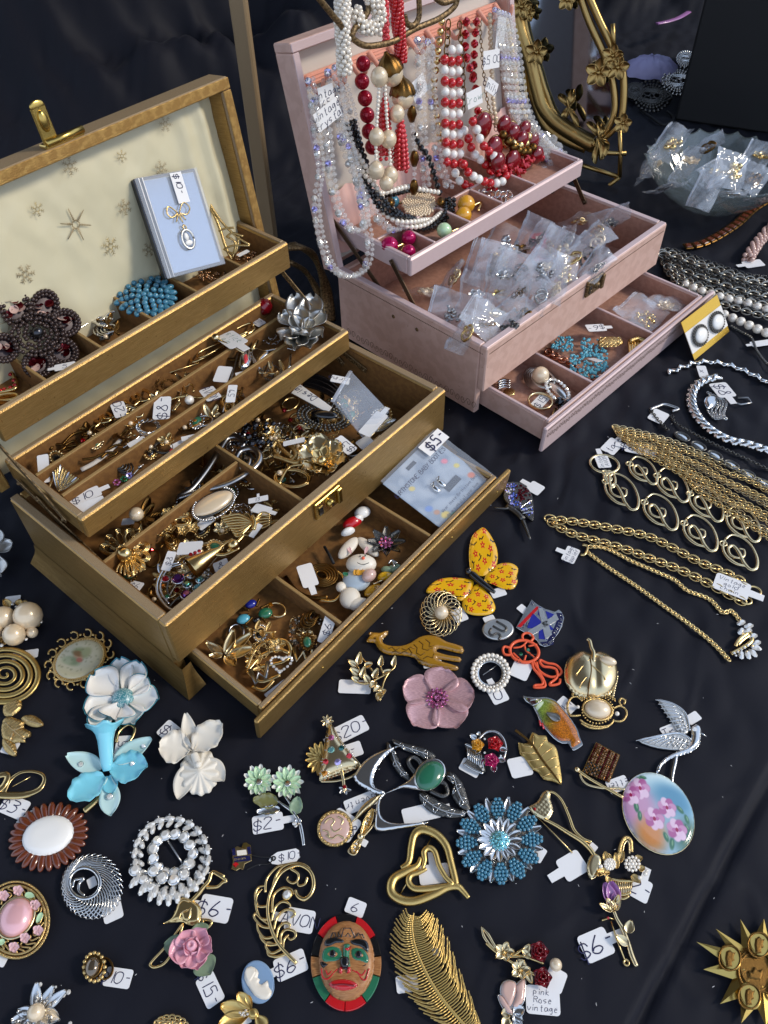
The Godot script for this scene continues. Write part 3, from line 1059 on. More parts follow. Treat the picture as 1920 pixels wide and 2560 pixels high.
func scrollwork(t: Node3D,u0: float,u1: float,y: float,z: float,hgt: float,axis_u: bool,fixed: float,mat: Material):
	# printed border of small scrolls on a wall of the box
	var m := MB.new()
	var n := int((u1 - u0) / (hgt * 1.15))
	for i in n:
		var c := lerpf(u0,u1,(i + 0.5) / n)
		for s in [-1.0,1.0]:
			var p := []
			for k in 13:
				var a: float = k * 0.62
				var r := hgt * 0.44 * (1.0 - k / 15.0)
				var uu: float = c + s * (hgt * 0.28 + cos(a) * r * 0.62)
				var yy: float = y + sin(a) * r * (1.0 if i % 2 == 0 else -1.0)
				p.append(Vector3(uu,yy,fixed) if axis_u else Vector3(fixed,yy,-uu))
			m.tube(p,0.00028,4,false,0.25,false,Vector3(0,0,1) if axis_u else Vector3(1,0,0))
	part("scroll_print",m,mat,t)

func dotline(t: Node3D,u0: float,u1: float,y: float,axis_u: bool,fixed: float,mat: Material):
	var m := MB.new()
	var n := int((u1 - u0) / 0.0021)
	for i in n:
		var c := lerpf(u0,u1,(i + 0.5) / n)
		m.bx(Vector3(c,y,fixed) if axis_u else Vector3(fixed,y,-c),Vector3(0.0012,0.0008,0.0003) if axis_u else Vector3(0.0003,0.0008,0.0012))
	part("dotted_print",m,mat,t)

func pink_box():
	var w := 0.3236
	var d := 0.2088
	var h := 0.0862
	var root := grp("jewelry_box","pink jewelry box hung full of necklaces, with a raised tray and open drawer","jewelry box",Vector3(0.1022,0,-0.614),0.7788)
	var b := Node3D.new()
	b.name = "body"
	root.add_child(b,true)
	var t := 0.0085
	var y0 := 0.0335
	var m := MB.new()
	m.bx(Vector3(w / 2,(y0 + h) / 2,-t / 2),Vector3(w,h - y0,t),0.0012)
	m.bx(Vector3(t / 2,h / 2,-d / 2 - t / 2),Vector3(t,h - 0.0008,d - t - 0.0005),0.0012)
	m.bx(Vector3(w - t / 2,h / 2,-d / 2 - t / 2),Vector3(t,h - 0.0008,d - t - 0.0005),0.0012)
	m.bx(Vector3(w / 2,h / 2,-d + t / 2),Vector3(w - t * 2 - 0.0006,h - 0.0008,t),0.0012)
	part("carcass",m,M.pink_paper,b)
	var fl := MB.new()
	fl.bx(Vector3(w / 2,y0 + 0.0035,-d / 2),Vector3(w - t * 2,0.005,d - t * 2),0)
	var k := 0.0008
	var hh := h - y0 - 0.008
	fl.bx(Vector3(w / 2,y0 + 0.006 + hh / 2,-t - k / 2),Vector3(w - t * 2,hh,k),0)
	fl.bx(Vector3(t + k / 2,y0 + 0.006 + hh / 2,-d / 2),Vector3(k,hh,d - t * 2 - k * 2),0)
	fl.bx(Vector3(w - t - k / 2,y0 + 0.006 + hh / 2,-d / 2),Vector3(k,hh,d - t * 2 - k * 2),0)
	fl.bx(Vector3(w / 2,y0 + 0.006 + hh / 2,-d + t + k / 2),Vector3(w - t * 2,hh,k),0)
	part("lining",fl,M.pink_velvet,b)
	var rm := MB.new()
	rm.bx(Vector3(w / 2,h + 0.0004,-t / 2),Vector3(w - 0.002,0.0012,t - 0.0016),0.0005)
	rm.bx(Vector3(t / 2,h + 0.0002,-d / 2 - t / 2),Vector3(t - 0.0016,0.0012,d - t - 0.001),0.0005)
	rm.bx(Vector3(w - t / 2,h + 0.0002,-d / 2 - t / 2),Vector3(t - 0.0016,0.0012,d - t - 0.001),0.0005)
	part("rim",rm,M.pink_pearl,b)
	dotline(b,0.004,w - 0.004,h - 0.0075,true,0.0002,M.print_dark)
	dotline(b,0.004,d - 0.004,h - 0.0075,false,-0.0002,M.print_dark)
	scrollwork(b,0.006,d - 0.01,0.011,0,0.0125,false,-0.0002,M.print_dark)
	for p in [[0.124,0.0655],[0.0905,0.0655]]:
		var sc := MB.new()
		sc.ell(Vector3(-0.0005,p[1],-p[0]),0.0009,0.0022,0.0022,10,6)
		part("screw",sc,M.brass_old,b)
	clasp_plate(root,0.1795,0.074,0.0,1.0,M.brass_old)
	var dr := tray("drawer",0.0125,w - 0.0165,0.003,0.030,-0.0728,0.11,0.005,M.pink_paper,M.pink_velvet,M.pink_pearl)
	divider(dr,Vector3(0.0953,0.016,-0.018),Vector3(0.0035,0.022,0.172),M.pink_velvet,M.pink_pearl)
	divider(dr,Vector3(0.2100,0.016,-0.018),Vector3(0.0035,0.022,0.172),M.pink_velvet,M.pink_pearl)
	var fp := MB.new()
	fp.bx(Vector3(w / 2,0.0162,0.0757),Vector3(w - 0.002,0.0318,0.0042),0.0011,Basis(Vector3(1,0,0),0.04))
	part("drawer_front",fp,M.pink_pearl,dr)
	dotline(dr,0.004,w - 0.004,0.0288,true,0.0785,M.print_dark)
	scrollwork(dr,0.004,w - 0.004,0.0205,0,0.0085,true,0.0783,M.print_dark)
	var tr := tray("upper_tray",0.0145,w - 0.0145,0.1095,0.1287,0.1136,0.233,0.0055,M.pink_pearl,M.pink_velvet,M.pink_pearl)
	for e in [[0.0565,0.1195,0.165],[0.112,0.1195,0.19],[0.167,0.1195,0.225],[0.2245,0.1195,0.225]]:
		divider(tr,Vector3(e[0],0.1195,-(e[1] + e[2]) / 2),Vector3(0.0035,0.0165,e[2] - e[1]),M.pink_velvet,M.pink_pearl)
	divider(tr,Vector3(w / 2,0.1195,-0.167),Vector3(w - 0.042,0.0165,0.0035),M.pink_velvet,M.pink_pearl)
	for u in [0.0115,w - 0.0115]:
		bar("hinge_arm",Vector3(u,0.08,-0.105),Vector3(u,0.118,-0.137),0.006,0.0012,M.bronze)
		bar("hinge_arm",Vector3(u,0.078,-0.152),Vector3(u,0.134,-0.225),0.006,0.0012,M.bronze)
	var ld := Node3D.new()
	ld.name = "lid"
	root.add_child(ld,true)
	ld.position = Vector3(0,0.081,-0.2066)
	ld.rotation.x = -0.2125
	var L := 0.2205
	lid_frame(ld,w,L,0.0085,0.025,M.pink_paper,M.pink_pearl,M.pink_paper,0.0)
	var bk := MB.new()
	bk.bx(Vector3(w / 2,L / 2,-0.0185),Vector3(w - 0.02,L - 0.012,0.002),0.0005)
	part("cream_panel",bk,M.cream_paper,ld)
	# elastic pocket: gathered satin across the lower part of the lid
	var pk := MB.new()
	var rs := []
	for j in 15:
		var ring := []
		for i in 181:
			var xx := lerpf(0.010,w - 0.010,i / 180.0)
			var g := 0.5 + 0.5 * sin(i * 0.9 + sin(i * 0.21) * 2.0)
			ring.append(Vector3(xx,lerpf(0.012,0.078,j / 14.0) + 0.0015 * sin(i * 0.4),-0.015 + 0.0055 * sin(PI * minf(j / 14.0 * 0.9,1.0)) + 0.0018 * g * (0.25 + j / 14.0)))
		rs.append(ring)
	pk.rings(rs,false)
	part("gathered_pocket",pk,M.pink_satin,ld)
	# hook rail
	var rl := Node3D.new()
	rl.name = "hook_rail"
	ld.add_child(rl,true)
	var rb := MB.new()
	rb.bx(Vector3(w / 2,0.1835,-0.0145),Vector3(w - 0.026,0.011,0.005),0.001)
	for g in 3: rb.bx(Vector3(w / 2,0.1805 + g * 0.003,-0.0118),Vector3(w - 0.027,0.0012,0.0012),0.0004)
	part("rail",rb,M.hook_pink,rl)
	for i in 11:
		var u := 0.020 + i * 0.0284
		var hk := MB.new()
		hk.tube(cr([Vector3(u,0.187,-0.012),Vector3(u,0.1815,-0.006),Vector3(u,0.174,0.002),Vector3(u + 0.001,0.177,0.009),Vector3(u + 0.001,0.186,0.0125)],4),[0.0034,0.0026,0.0024,0.0022,0.0018],8)
		part("hook",hk,M.hook_pink,rl)

# ---------- small makers for jewellery, in traced units over the current thing ----------
func wire(nm: String,a: Array,r: float,mat: Material,h := 8.0,k := 5,closed := false,flat := 1.0,taper := [],parent: Node3D = null) -> MeshInstance3D:
	var m := MB.new()
	var p := cr(qs(a,h * un),k,closed)
	var rr = r * un
	if not taper.is_empty():
		rr = []
		for t in taper: rr.append(r * un * t)
	m.tube(p,rr,8,closed,flat)
	return part(nm,m,mat,parent)

func wires(nm: String,list: Array,r: float,mat: Material,h := 8.0,k := 5,taper := [],flat := 1.0,parent: Node3D = null):   # one part of several wires
	var m := MB.new()
	var rr = r * un
	if not taper.is_empty():
		rr = []
		for t in taper: rr.append(r * un * t)
	for a in list: m.tube(cr(qs(a,h * un),k),rr,7,false,flat)
	return part(nm,m,mat,parent)

func puffp(nm: String,a: Array,hgt: float,wd: float,mat: Material,y0 := 3.0,k := 4,step := 7.0,rel = null,uvb := [],parent: Node3D = null) -> MeshInstance3D:
	var m := MB.new()
	var p := cr(qs(a,y0 * un),k,true) if k > 1 else qs(a,y0 * un)
	m.puff(p,y0 * un,hgt * un,wd * un,step * un,uvb,rel)
	return part(nm,m,mat,parent)

func slab(nm: String,a: Array,y0: float,y1: float,mat: Material,bv := 1.5,k := 1,parent: Node3D = null,uvb := []) -> MeshInstance3D:
	var m := MB.new()
	var p := cr(qs(a,y1 * un),k,true) if k > 1 else qs(a,y1 * un)
	m.extr(p,y0 * un,y1 * un,bv * un,uvb)
	return part(nm,m,mat,parent)

func leafp(nm: String,x: float,y: float,ax: float,ay: float,wd: float,mat: Material,h := 8.0,cup := 0.25,curl := 0.08,shape := 0.7,tilt := 0.0,ruf := 0.0,rib := 0.0,roll := 0.0,parent: Node3D = null) -> MeshInstance3D:
	var m := MB.new()
	var f := fr(x,y,h * un,ax,ay,tilt,roll)
	m.petal(f.basis,f.origin,lenf(x,y,ax,ay),wd * un,cup,curl,shape,ruf,7.0,0.0005,12,8,rib)
	return part(nm,m,mat,parent)

func gemsp(nm: String,list: Array,mat: Material,h := 10.0,parent: Node3D = null,setting: Material = null):   # [x, y, r] faceted round stones, each a part
	for e in list:
		var o := part(nm,gemm(),mat,parent)
		o.transform = at(Q(e[0],e[1],h * un),e[2] * un,Basis(UPV,rng.randf() * 3.0).rotated(Vector3.RIGHT,rng.randf_range(-0.3,0.3)).rotated(Vector3.BACK,rng.randf_range(-0.3,0.3)))
		if setting:
			if not unit.has("setting"):
				var s := MB.new()
				s.lathe([Vector2(1.1,-0.6),Vector2(1.18,0),Vector2(0.98,0.12)],12)
				unit.setting = s.mesh()
			part("setting",unit.setting,setting,o)

func gemset(nm: String,list: Array,mat: Material,h := 10.0,parent: Node3D = null):    # many small stones as one part
	var xs := []
	for e in list: xs.append(at(Q(e[0],e[1],h * un),e[2] * un,Basis(UPV,rng.randf() * 3.0).rotated(Vector3.RIGHT,rng.randf_range(-0.25,0.25)).rotated(Vector3.BACK,rng.randf_range(-0.25,0.25))))
	many(nm,gemm(),mat,xs,parent)

func ballsp(nm: String,list: Array,mat: Material,h := 8.0,parent: Node3D = null,mesh: Mesh = null):   # [x, y, r] beads, each a part
	for e in list:
		var o := part(nm,ball() if mesh == null else mesh,mat,parent)
		o.transform = at(Q(e[0],e[1],(h + e[2]) * un),e[2] * un,Basis(UPV,rng.randf() * 6.0))

func ballset(nm: String,list: Array,mat: Material,h := 8.0,parent: Node3D = null,mesh: Mesh = null):
	var xs := []
	for e in list: xs.append(at(Q(e[0],e[1],(h + e[2]) * un),e[2] * un,Basis(UPV,rng.randf() * 6.0)))
	many(nm,ball() if mesh == null else mesh,mat,xs,parent)

func domep(nm: String,x: float,y: float,ax: float,ay: float,b: float,hgt: float,mat: Material,h := 6.0,parent: Node3D = null) -> MeshInstance3D:   # oval cabochon: half axis to (ax, ay), other half axis b
	var m := MB.new()
	var f := fr(x,y,h * un,ax,ay)
	m.xf = f
	m.ell(Vector3.ZERO,lenf(x,y,ax,ay),hgt * un,b * un,28,9,Basis.IDENTITY,true)
	return part(nm,m,mat,parent)

func ringp(nm: String,x: float,y: float,ax: float,ay: float,b: float,r: float,mat: Material,h := 6.0,flat := 1.0,parent: Node3D = null) -> MeshInstance3D:   # oval ring of wire
	var m := MB.new()
	m.xf = fr(x,y,h * un,ax,ay)
	var a := lenf(x,y,ax,ay)
	var p := []
	for i in 48:
		var u := TAU * i / 48
		p.append(Vector3(cos(u) * a,0,sin(u) * b * un))
	m.tube(p,r * un,8,true,flat)
	return part(nm,m,mat,parent)

func discp(nm: String,x: float,y: float,ax: float,ay: float,b: float,hgt: float,mat: Material,h := 0.0,parent: Node3D = null) -> MeshInstance3D:   # oval plate with a rounded edge
	var m := MB.new()
	m.xf = fr(x,y,h * un,ax,ay)
	var a := lenf(x,y,ax,ay)
	var e := hgt * un
	m.lathe([Vector2(0,0),Vector2(a - e * 0.4,0),Vector2(a,e * 0.4),Vector2(a,e * 0.7),Vector2(a - e * 0.3,e),Vector2(a - e * 0.45,e),Vector2(a - e * 0.6,e),Vector2(0,e)],36,Vector3.ZERO,Basis.IDENTITY,1.0,b * un / a)
	return part(nm,m,mat,parent)

func oval(x: float,y: float,rx: float,ry: float,n: int,rot := 0.0,t0 := 0.0) -> Array:    # traced points round an oval
	var r := []
	for i in n:
		var u := TAU * i / n + t0
		var p := Vector2(cos(u) * rx,sin(u) * ry).rotated(rot)
		r.append([x + p.x,y + p.y])
	return r

func flat2(l: Array) -> Array:
	var r := []
	for e in l:
		r.append(e[0]); r.append(e[1])
	return r

func rose(nm: String,x: float,y: float,r: float,mat: Material,h := 8.0,parent: Node3D = null):   # a rolled metal rose
	var o := Node3D.new()
	o.name = nm
	(cur if parent == null else parent).add_child(o,true)
	var c := Q(x,y,h * un)
	for lay in 3:
		var nn: int = [5,4,3][lay]
		for i in nn:
			var m := MB.new()
			var a := TAU * i / nn + lay * 0.7
			var b := Basis(UPV,a)
			b = b.rotated(b.z,[0.35,0.8,1.25][lay])
			m.petal(b,c + UPV * un * r * 0.12 * lay,r * un * [1.0,0.8,0.6][lay],r * un * [1.15,0.95,0.8][lay],0.35,-0.25,0.9,0,7,0.0004,7,6)
			part("petal",m,mat,o)

func sprig(nm: String,a: Array,r: float,mat: Material,h := 8.0):
	return wire(nm,a,r,mat,h,5,false,1.0,[1.1,0.9,0.7])

# painted prints
func pell(im: Image,cx: float,cy: float,rx: float,ry: float,rot: float,c: Color,soft := 0.1):
	var n := im.get_width()
	var R := maxf(rx,ry) * (1 + soft)
	for y in range(maxi(0,int((cy - R) * n)),mini(n,int((cy + R) * n) + 1)):
		for x in range(maxi(0,int((cx - R) * n)),mini(n,int((cx + R) * n) + 1)):
			var p := Vector2((x + 0.5) / n - cx,(y + 0.5) / n - cy).rotated(-rot)
			var d := sqrt(p.x * p.x / (rx * rx) + p.y * p.y / (ry * ry))
			if d < 1.0 + soft:
				im.set_pixel(x,y,im.get_pixel(x,y).lerp(c,c.a * smoothstep(1.0 + soft,1.0 - soft,d)))

func pstroke(im: Image,pts: Array,r: float,c: Color):
	for i in range(0,pts.size() - 2,2):
		var a := Vector2(pts[i],pts[i + 1])
		var b := Vector2(pts[i + 2],pts[i + 3])
		var k := maxi(2,int(a.distance_to(b) / r * 1.5))
		for j in k + 1:
			var p := a.lerp(b,float(j) / k)
			pell(im,p.x,p.y,r,r,0,c,0.25)

func pstar(im: Image,x: float,y: float,r: float,c: Color,mid: Color,n := 5,t0 := 0.0):
	for i in n:
		var a := TAU * i / n + t0
		pell(im,x + cos(a) * r * 0.55,y + sin(a) * r * 0.55,r * 0.5,r * 0.26,a,c,0.15)
	pell(im,x,y,r * 0.22,r * 0.22,0,mid,0.15)

func pmat(nm: String,im: Image,rough := 0.25,coat := 0.5):
	var m := mk(nm,Color.WHITE,0.0,rough)
	m.albedo_texture = ImageTexture.create_from_image(im)
	m.clearcoat_enabled = coat > 0; m.clearcoat = coat; m.clearcoat_roughness = 0.1

func uvbox(a: Array) -> Array:      # print frame over a traced outline
	var lo := Vector3(1e9,0,1e9)
	var hi := -lo
	for p in qs(a):
		lo = lo.min(p); hi = hi.max(p)
	return [lo,Vector3(hi.x - lo.x,0,0),Vector3(0,0,hi.z - lo.z)]

# ---------- brooches on the cloth, middle and right ----------
func butterfly():
	zone("s2")
	begin("butterfly_brooch","yellow enamel butterfly brooch printed with red flowers and black sprigs","brooch",1430,500)
	var im := Image.create(256,256,false,Image.FORMAT_RGB8)
	im.fill(cc(238,180,14))
	var spots := [[0.3,0.2],[0.62,0.12],[0.5,0.42],[0.22,0.6],[0.75,0.5],[0.5,0.75],[0.8,0.82],[0.25,0.88]]
	for i in spots.size(): pstar(im,spots[i][0],spots[i][1],0.078,cc(206,22,34),cc(250,220,60),5,i * 1.1)
	for e in [[0.42,0.28,0.5,0.3,0.56,0.24],[0.1,0.38,0.2,0.42,0.3,0.36],[0.62,0.62,0.7,0.66,0.74,0.6],[0.36,0.6,0.38,0.68,0.3,0.74],[0.6,0.9,0.66,0.94,0.74,0.93],[0.8,0.3,0.86,0.36,0.92,0.34],[0.08,0.74,0.12,0.8,0.1,0.88],[0.88,0.64,0.9,0.7,0.86,0.75]]:
		pstroke(im,e,0.012,cc(20,14,10))
		pell(im,e[0],e[1] + 0.03,0.022,0.012,0.6,cc(20,14,10))
		pell(im,e[2] + 0.02,e[3] - 0.03,0.022,0.012,-0.9,cc(20,14,10))
	pmat("butterfly_print",im,0.2,0.9)
	for w in [[1365,440,1357,330,1375,240,1415,200,1445,188,1480,225,1515,290,1528,350,1520,410,1480,455,1440,475,1395,465],
			[1446,500,1490,430,1550,400,1610,400,1648,430,1640,480,1645,510,1620,550,1560,550,1500,524],
			[1385,505,1340,490,1270,483,1190,490,1140,515,1105,555,1115,575,1180,570,1240,577,1300,620,1340,605,1370,560],
			[1405,520,1360,570,1320,620,1318,660,1350,695,1410,708,1480,700,1513,670,1500,620,1470,575]]:
		puffp("wing",w,14,40,M.butterfly_print,12,3,10,null,uvbox(w))
	wire("abdomen",[1352,450,1390,478,1440,520,1510,572],20,M.black,34,6,false,1.0,[0.7,1.2,1.1,1.0,0.5])
	ballsp("head",[[1352,447,20]],M.black,26)
	ballsp("eye",[[1347,438,6],[1362,433,6]],M.silver,46)
	ptag(1530,572,1570,560,90,60,[""])

func mask():
	zone("s5")
	begin("mask_pin","small carved wooden face mask with red, black and green painted rim","mask",630,1290)
	var cx := 628.0
	var cy := 1294.0
	var seg := [[-107,-72,"black"],[-72,-34,"red"],[-34,-8,"black"],[-8,17,"wood"],[17,55,"green"],[55,92,"red"],[92,127,"red"],[127,162,"green"],[162,188,"wood"],[188,216,"black"],[216,253,"red"]]
	for s in seg:
		var p := []
		var n := 9
		for i in n:
			var a := deg_to_rad(lerpf(s[0] + 0.7,s[1] - 0.7,i / float(n - 1)))
			p.append([cx + cos(a) * 209,cy + sin(a) * 288])
		for i in n:
			var a := deg_to_rad(lerpf(s[1] - 0.7,s[0] + 0.7,i / float(n - 1)))
			p.append([cx + cos(a) * 150,cy + sin(a) * 225])
		slab("rim_segment",flat2(p),4,30,M["green" if s[2] == "green" else s[2]],3)
	puffp("face",flat2(oval(632,1288,166,238,30)),50,75,M.wood,26,1,11)
	# brow, eyes, cheeks, mouth: raised carving
	for q in [[500,1190,512,1158,560,1146,612,1160,614,1180,570,1182,530,1200],[655,1165,700,1155,745,1165,762,1195,758,1235,720,1205,665,1190]]:
		puffp("eyebrow",q,16,10,M.black,70,3)
	for q in [[486,1262,500,1215,545,1196,592,1208,612,1250,590,1285,540,1296,500,1290],[660,1212,700,1204,740,1220,762,1270,752,1300,710,1292,672,1282,655,1250]]:
		puffp("eye_patch",q,12,20,M.green,68,3)
	for q in [[515,1244,545,1222,580,1240,570,1262,535,1264],[678,1245,705,1226,735,1256,710,1268,685,1262]]:
		puffp("eye_white",q,8,14,M.wood,76,3)
	for e in [[548,1242],[703,1247]]: domep("pupil",e[0],e[1],e[0] + 19,e[1],20,8,M.black,81)
	puffp("nose_bridge",[612,1190,655,1190,650,1260,655,1330,600,1330,608,1260],34,22,M.green,62,3)
	puffp("nose",[600,1265,645,1265,652,1310,640,1338,612,1340,592,1312],44,18,M.black,62,3)
	for q in [[592,1318,606,1322,608,1362,584,1358],[636,1322,652,1318,658,1352,632,1364]]: puffp("nostril",q,24,10,M.red,66,3)
	for q in [[480,1290,520,1300,560,1305,585,1290,575,1318,545,1330,520,1316,495,1326,478,1310],[668,1292,700,1310,735,1305,752,1300,745,1320,720,1332,690,1328,672,1312]]: puffp("cheek_mark",q,10,10,M.black,66,3)
	wires("red_line",[[482,1330,490,1380,520,1392,560,1350,585,1330],[508,1340,520,1366,545,1344],[665,1340,700,1360,720,1390,745,1395,765,1330],[690,1345,720,1370,745,1340]],4,M.red,74)
	puffp("chin_bulge",[520,1420,545,1380,610,1366,680,1378,712,1420,690,1470,610,1486,545,1474],30,40,M.wood,56,3)
	puffp("lip",[525,1424,560,1400,615,1394,660,1402,700,1430,660,1455,610,1462,560,1452],26,18,M.red,78,3)
	wire("mouth_line",[545,1428,610,1424,680,1432],5,M.dark_red,106)
	puffp("crest",[588,1130,610,1085,660,1085,690,1140,640,1152],14,10,M.wood,72,2)
	wires("crest_line",[[600,1146,615,1092,655,1092,682,1150],[625,1140,640,1120,655,1142],[536,1150,548,1118,562,1120,568,1146,588,1144,580,1112],[690,1140,700,1118,712,1132,725,1128,735,1150]],4,M.black,84,1)
	puffp("red_brow_mark",[610,1196,630,1210,660,1196,645,1224,630,1228],14,8,M.red,88,2)
	ptag(685,968,740,990,120,90,["6"],0,0.0,2)

func pink_flower():
	zone("s2")
	begin("flower_brooch","large pink pearly five petal flower brooch with purple rhinestone centre","brooch",1178,1200)
	for q in [[1160,1185,1215,1035,215],[1190,1195,1388,1190,225],[1190,1215,1285,1385,225],[1160,1225,1025,1370,225],[1145,1195,970,1130,205]]:
		leafp("petal",q[0],q[1],q[2],q[3],q[4],M.pink_nacre,14,0.16,0.05,1.35,0.06,0.0,0.018)
	var g := []
	for e in oval(1170,1195,12,12,4): g.append([e[0],e[1],13])
	for e in oval(1170,1195,40,38,11): g.append([e[0],e[1],13])
	for e in oval(1168,1197,60,55,14,0.0,0.2): g.append([e[0],e[1],10])
	gemsp("stone",g,M.gem_pink,34)

func giraffe():
	zone("s2")
	begin("giraffe_brooch","mustard gold giraffe brooch lying on its side with raised crackle coat","brooch",1080,910)
	puffp("body",[768,830,790,812,830,815,850,806,870,803,878,815,862,835,845,850,848,872,870,885,910,892,960,890,1010,872,1050,845,1090,830,1140,828,1185,842,1230,868,1318,895,1318,935,1240,918,1180,905,1165,925,1240,948,1305,958,1303,985,1230,975,1170,968,1200,985,1290,1012,1283,1034,1215,1030,1120,1015,1060,990,1035,960,960,945,890,942,840,925,812,895,800,872,752,866,755,850],24,26,M.mustard,6,2,7)
	wires("coat_line",[[880,905,900,895,920,915,945,900],[900,925,925,920,950,935,975,920,1000,930],[960,905,985,915,1010,895,1035,905],[1030,880,1050,900,1045,930,1070,945,1095,930],[1060,860,1085,880,1080,905,1110,915,1140,900],[1100,850,1125,870,1120,895,1150,885],[1085,965,1110,950,1140,960,1150,935],[1050,965,1075,975,1110,985],[1000,905,1020,930,1010,945]],2.5,M.gold_dark,30,1)
	ballsp("eye",[[802,842,6]],M.gold_dark,26)
	wires("ear",[[838,816,862,806,878,802],[766,822,775,812,790,815]],7,M.mustard,16,3,[1,1,0.4])
	ptag(1140,990,1180,985,110,60,[""],0,0,0.6)

func wire_pearl_flower():
	zone("s2")
	begin("wirework_brooch","round gold wirework flower brooch with one pearl in the middle","brooch",1190,697)
	ptag(1300,705,1340,690,80,95,[""],0,0,0.5)
	for i in 20:
		var a := TAU * i / 20
		var p := []
		for j in 12:
			var t := j / 11.0
			var r := 28 + 96 * sin(t * PI * 0.5) if t < 0.999 else 124.0
			var b: float = a + t * 1.15
			p.append(Q(1190 + cos(b) * r * 1.0,697 + sin(b) * r * 1.08,(24 + 22 * sin(t * PI)) * un))
		for j in 6:
			var t := j / 5.0
			var b: float = a + 1.15 + 0.25 * sin(t * PI)
			var r := 124 - 90 * t
			p.append(Q(1190 + cos(b) * r,697 + sin(b) * r * 1.08,(22 - 14 * t) * un))
		var m := MB.new()
		m.tube(cr(p,2),3.1 * un,6)
		part("wire_loop",m,M.gold_pale)
	ballsp("pearl",[[1193,690,42]],M.pearl_warm,12)

func leaf_branch():
	zone("s2")
	begin("branch_brooch","gold leafy branch brooch lying over a blank white tag","brooch",775,1070)
	ptag(680,1130,770,1133,190,88,[""],0,0,0.6)
	wires("stem",[[920,955,918,1010,880,1050,850,1110,830,1215],[880,1050,820,1080,760,1110,700,1105,660,1080],[760,1110,720,1060,690,1000,640,985],[820,1080,780,1030,740,980,705,935],[850,1060,830,1000,835,960]],7,M.gold,14,5,[0.5,1,0.9,0.6])
	for q in [[700,1000,715,935,44],[690,1010,640,985,40],[740,1010,790,1000,44],[700,1060,650,1030,44],[720,1080,740,1020,40],[700,1100,660,1080,40],[790,1080,820,1030,42],[830,1010,840,955,38],[850,1050,900,1040,36],[905,1010,922,955,34],[800,1100,770,1150,42],[830,1130,790,1170,40],[840,1150,850,1190,46],[830,1170,815,1228,44],[760,1105,735,1060,40],[770,1120,810,1140,40]]:
		leafp("leaf",q[0],q[1],q[2],q[3],q[4],M.gold_pale,20,0.5,0.1,0.6,0.2)

func us_button():
	zone("s2")
	begin("disc_pin","round satin silver disc pin with raised letters US","pin",1527,800)
	discp("disc",1527,800,1620,790,74,26,M.silver_satin,6)
	ptag(1480,735,1540,715,70,60,[""],0,0,0.4)
	var m := MB.new()
	var f := fr(1527,795,33 * un,1590,705)
	for stroke in [[[-8,-30,-34,-26,-40,-8,-24,0,-14,10,-22,28,-42,28]],[[8,-30,8,20,22,30,38,22,40,-30]]]:
		var p := []
		var s: Array = stroke[0]
		for i in range(0,s.size(),2): p.append(f * Vector3(s[i] * un * 1.25,0,s[i + 1] * un * 1.25))
		m.tube(cr(p,3),8 * un,6,false,0.8)
	part("letters",m,M.silver_dark)

func pearl_ring():
	zone("s2")
	begin("circle_brooch","circle brooch of two rows of small pearls round a silver ring","brooch",1484,1050)
	ptag(1530,1180,1580,1160,100,100,["0"],3,0,0.5)
	discp_ring("ring",1484,1050,100,100,68,66,8,16,M.silver)
	var o := []
	for e in oval(1484,1048,106,105,26): o.append([e[0],e[1],14.5])
	ballsp("pearl",o,M.pearl,6)
	o = []
	for e in oval(1484,1050,84,82,26,0,0.12): o.append([e[0],e[1],9])
	ballsp("pearl",o,M.pearl,14)
	wire("pin_stem",[1440,1060,1520,1005],3,M.steel,6,1)

func discp_ring(nm: String,x: float,y: float,rx: float,ry: float,ix: float,iy: float,y0: float,y1: float,mat: Material,parent: Node3D = null,rot := 0.0):
	var m := MB.new()
	var rs := []
	for e in [[0.0,y0],[0.0,y1 - 2],[0.12,y1],[0.88,y1],[1.0,y1 - 2],[1.0,y0]]:
		var ring := []
		for q in oval(x,y,lerpf(rx,ix,e[0]),lerpf(ry,iy,e[0]),44,rot): ring.append(Q(q[0],q[1],e[1] * un))
		rs.append(ring)
	m.rings(rs,true,true)
	return part(nm,m,mat,parent)

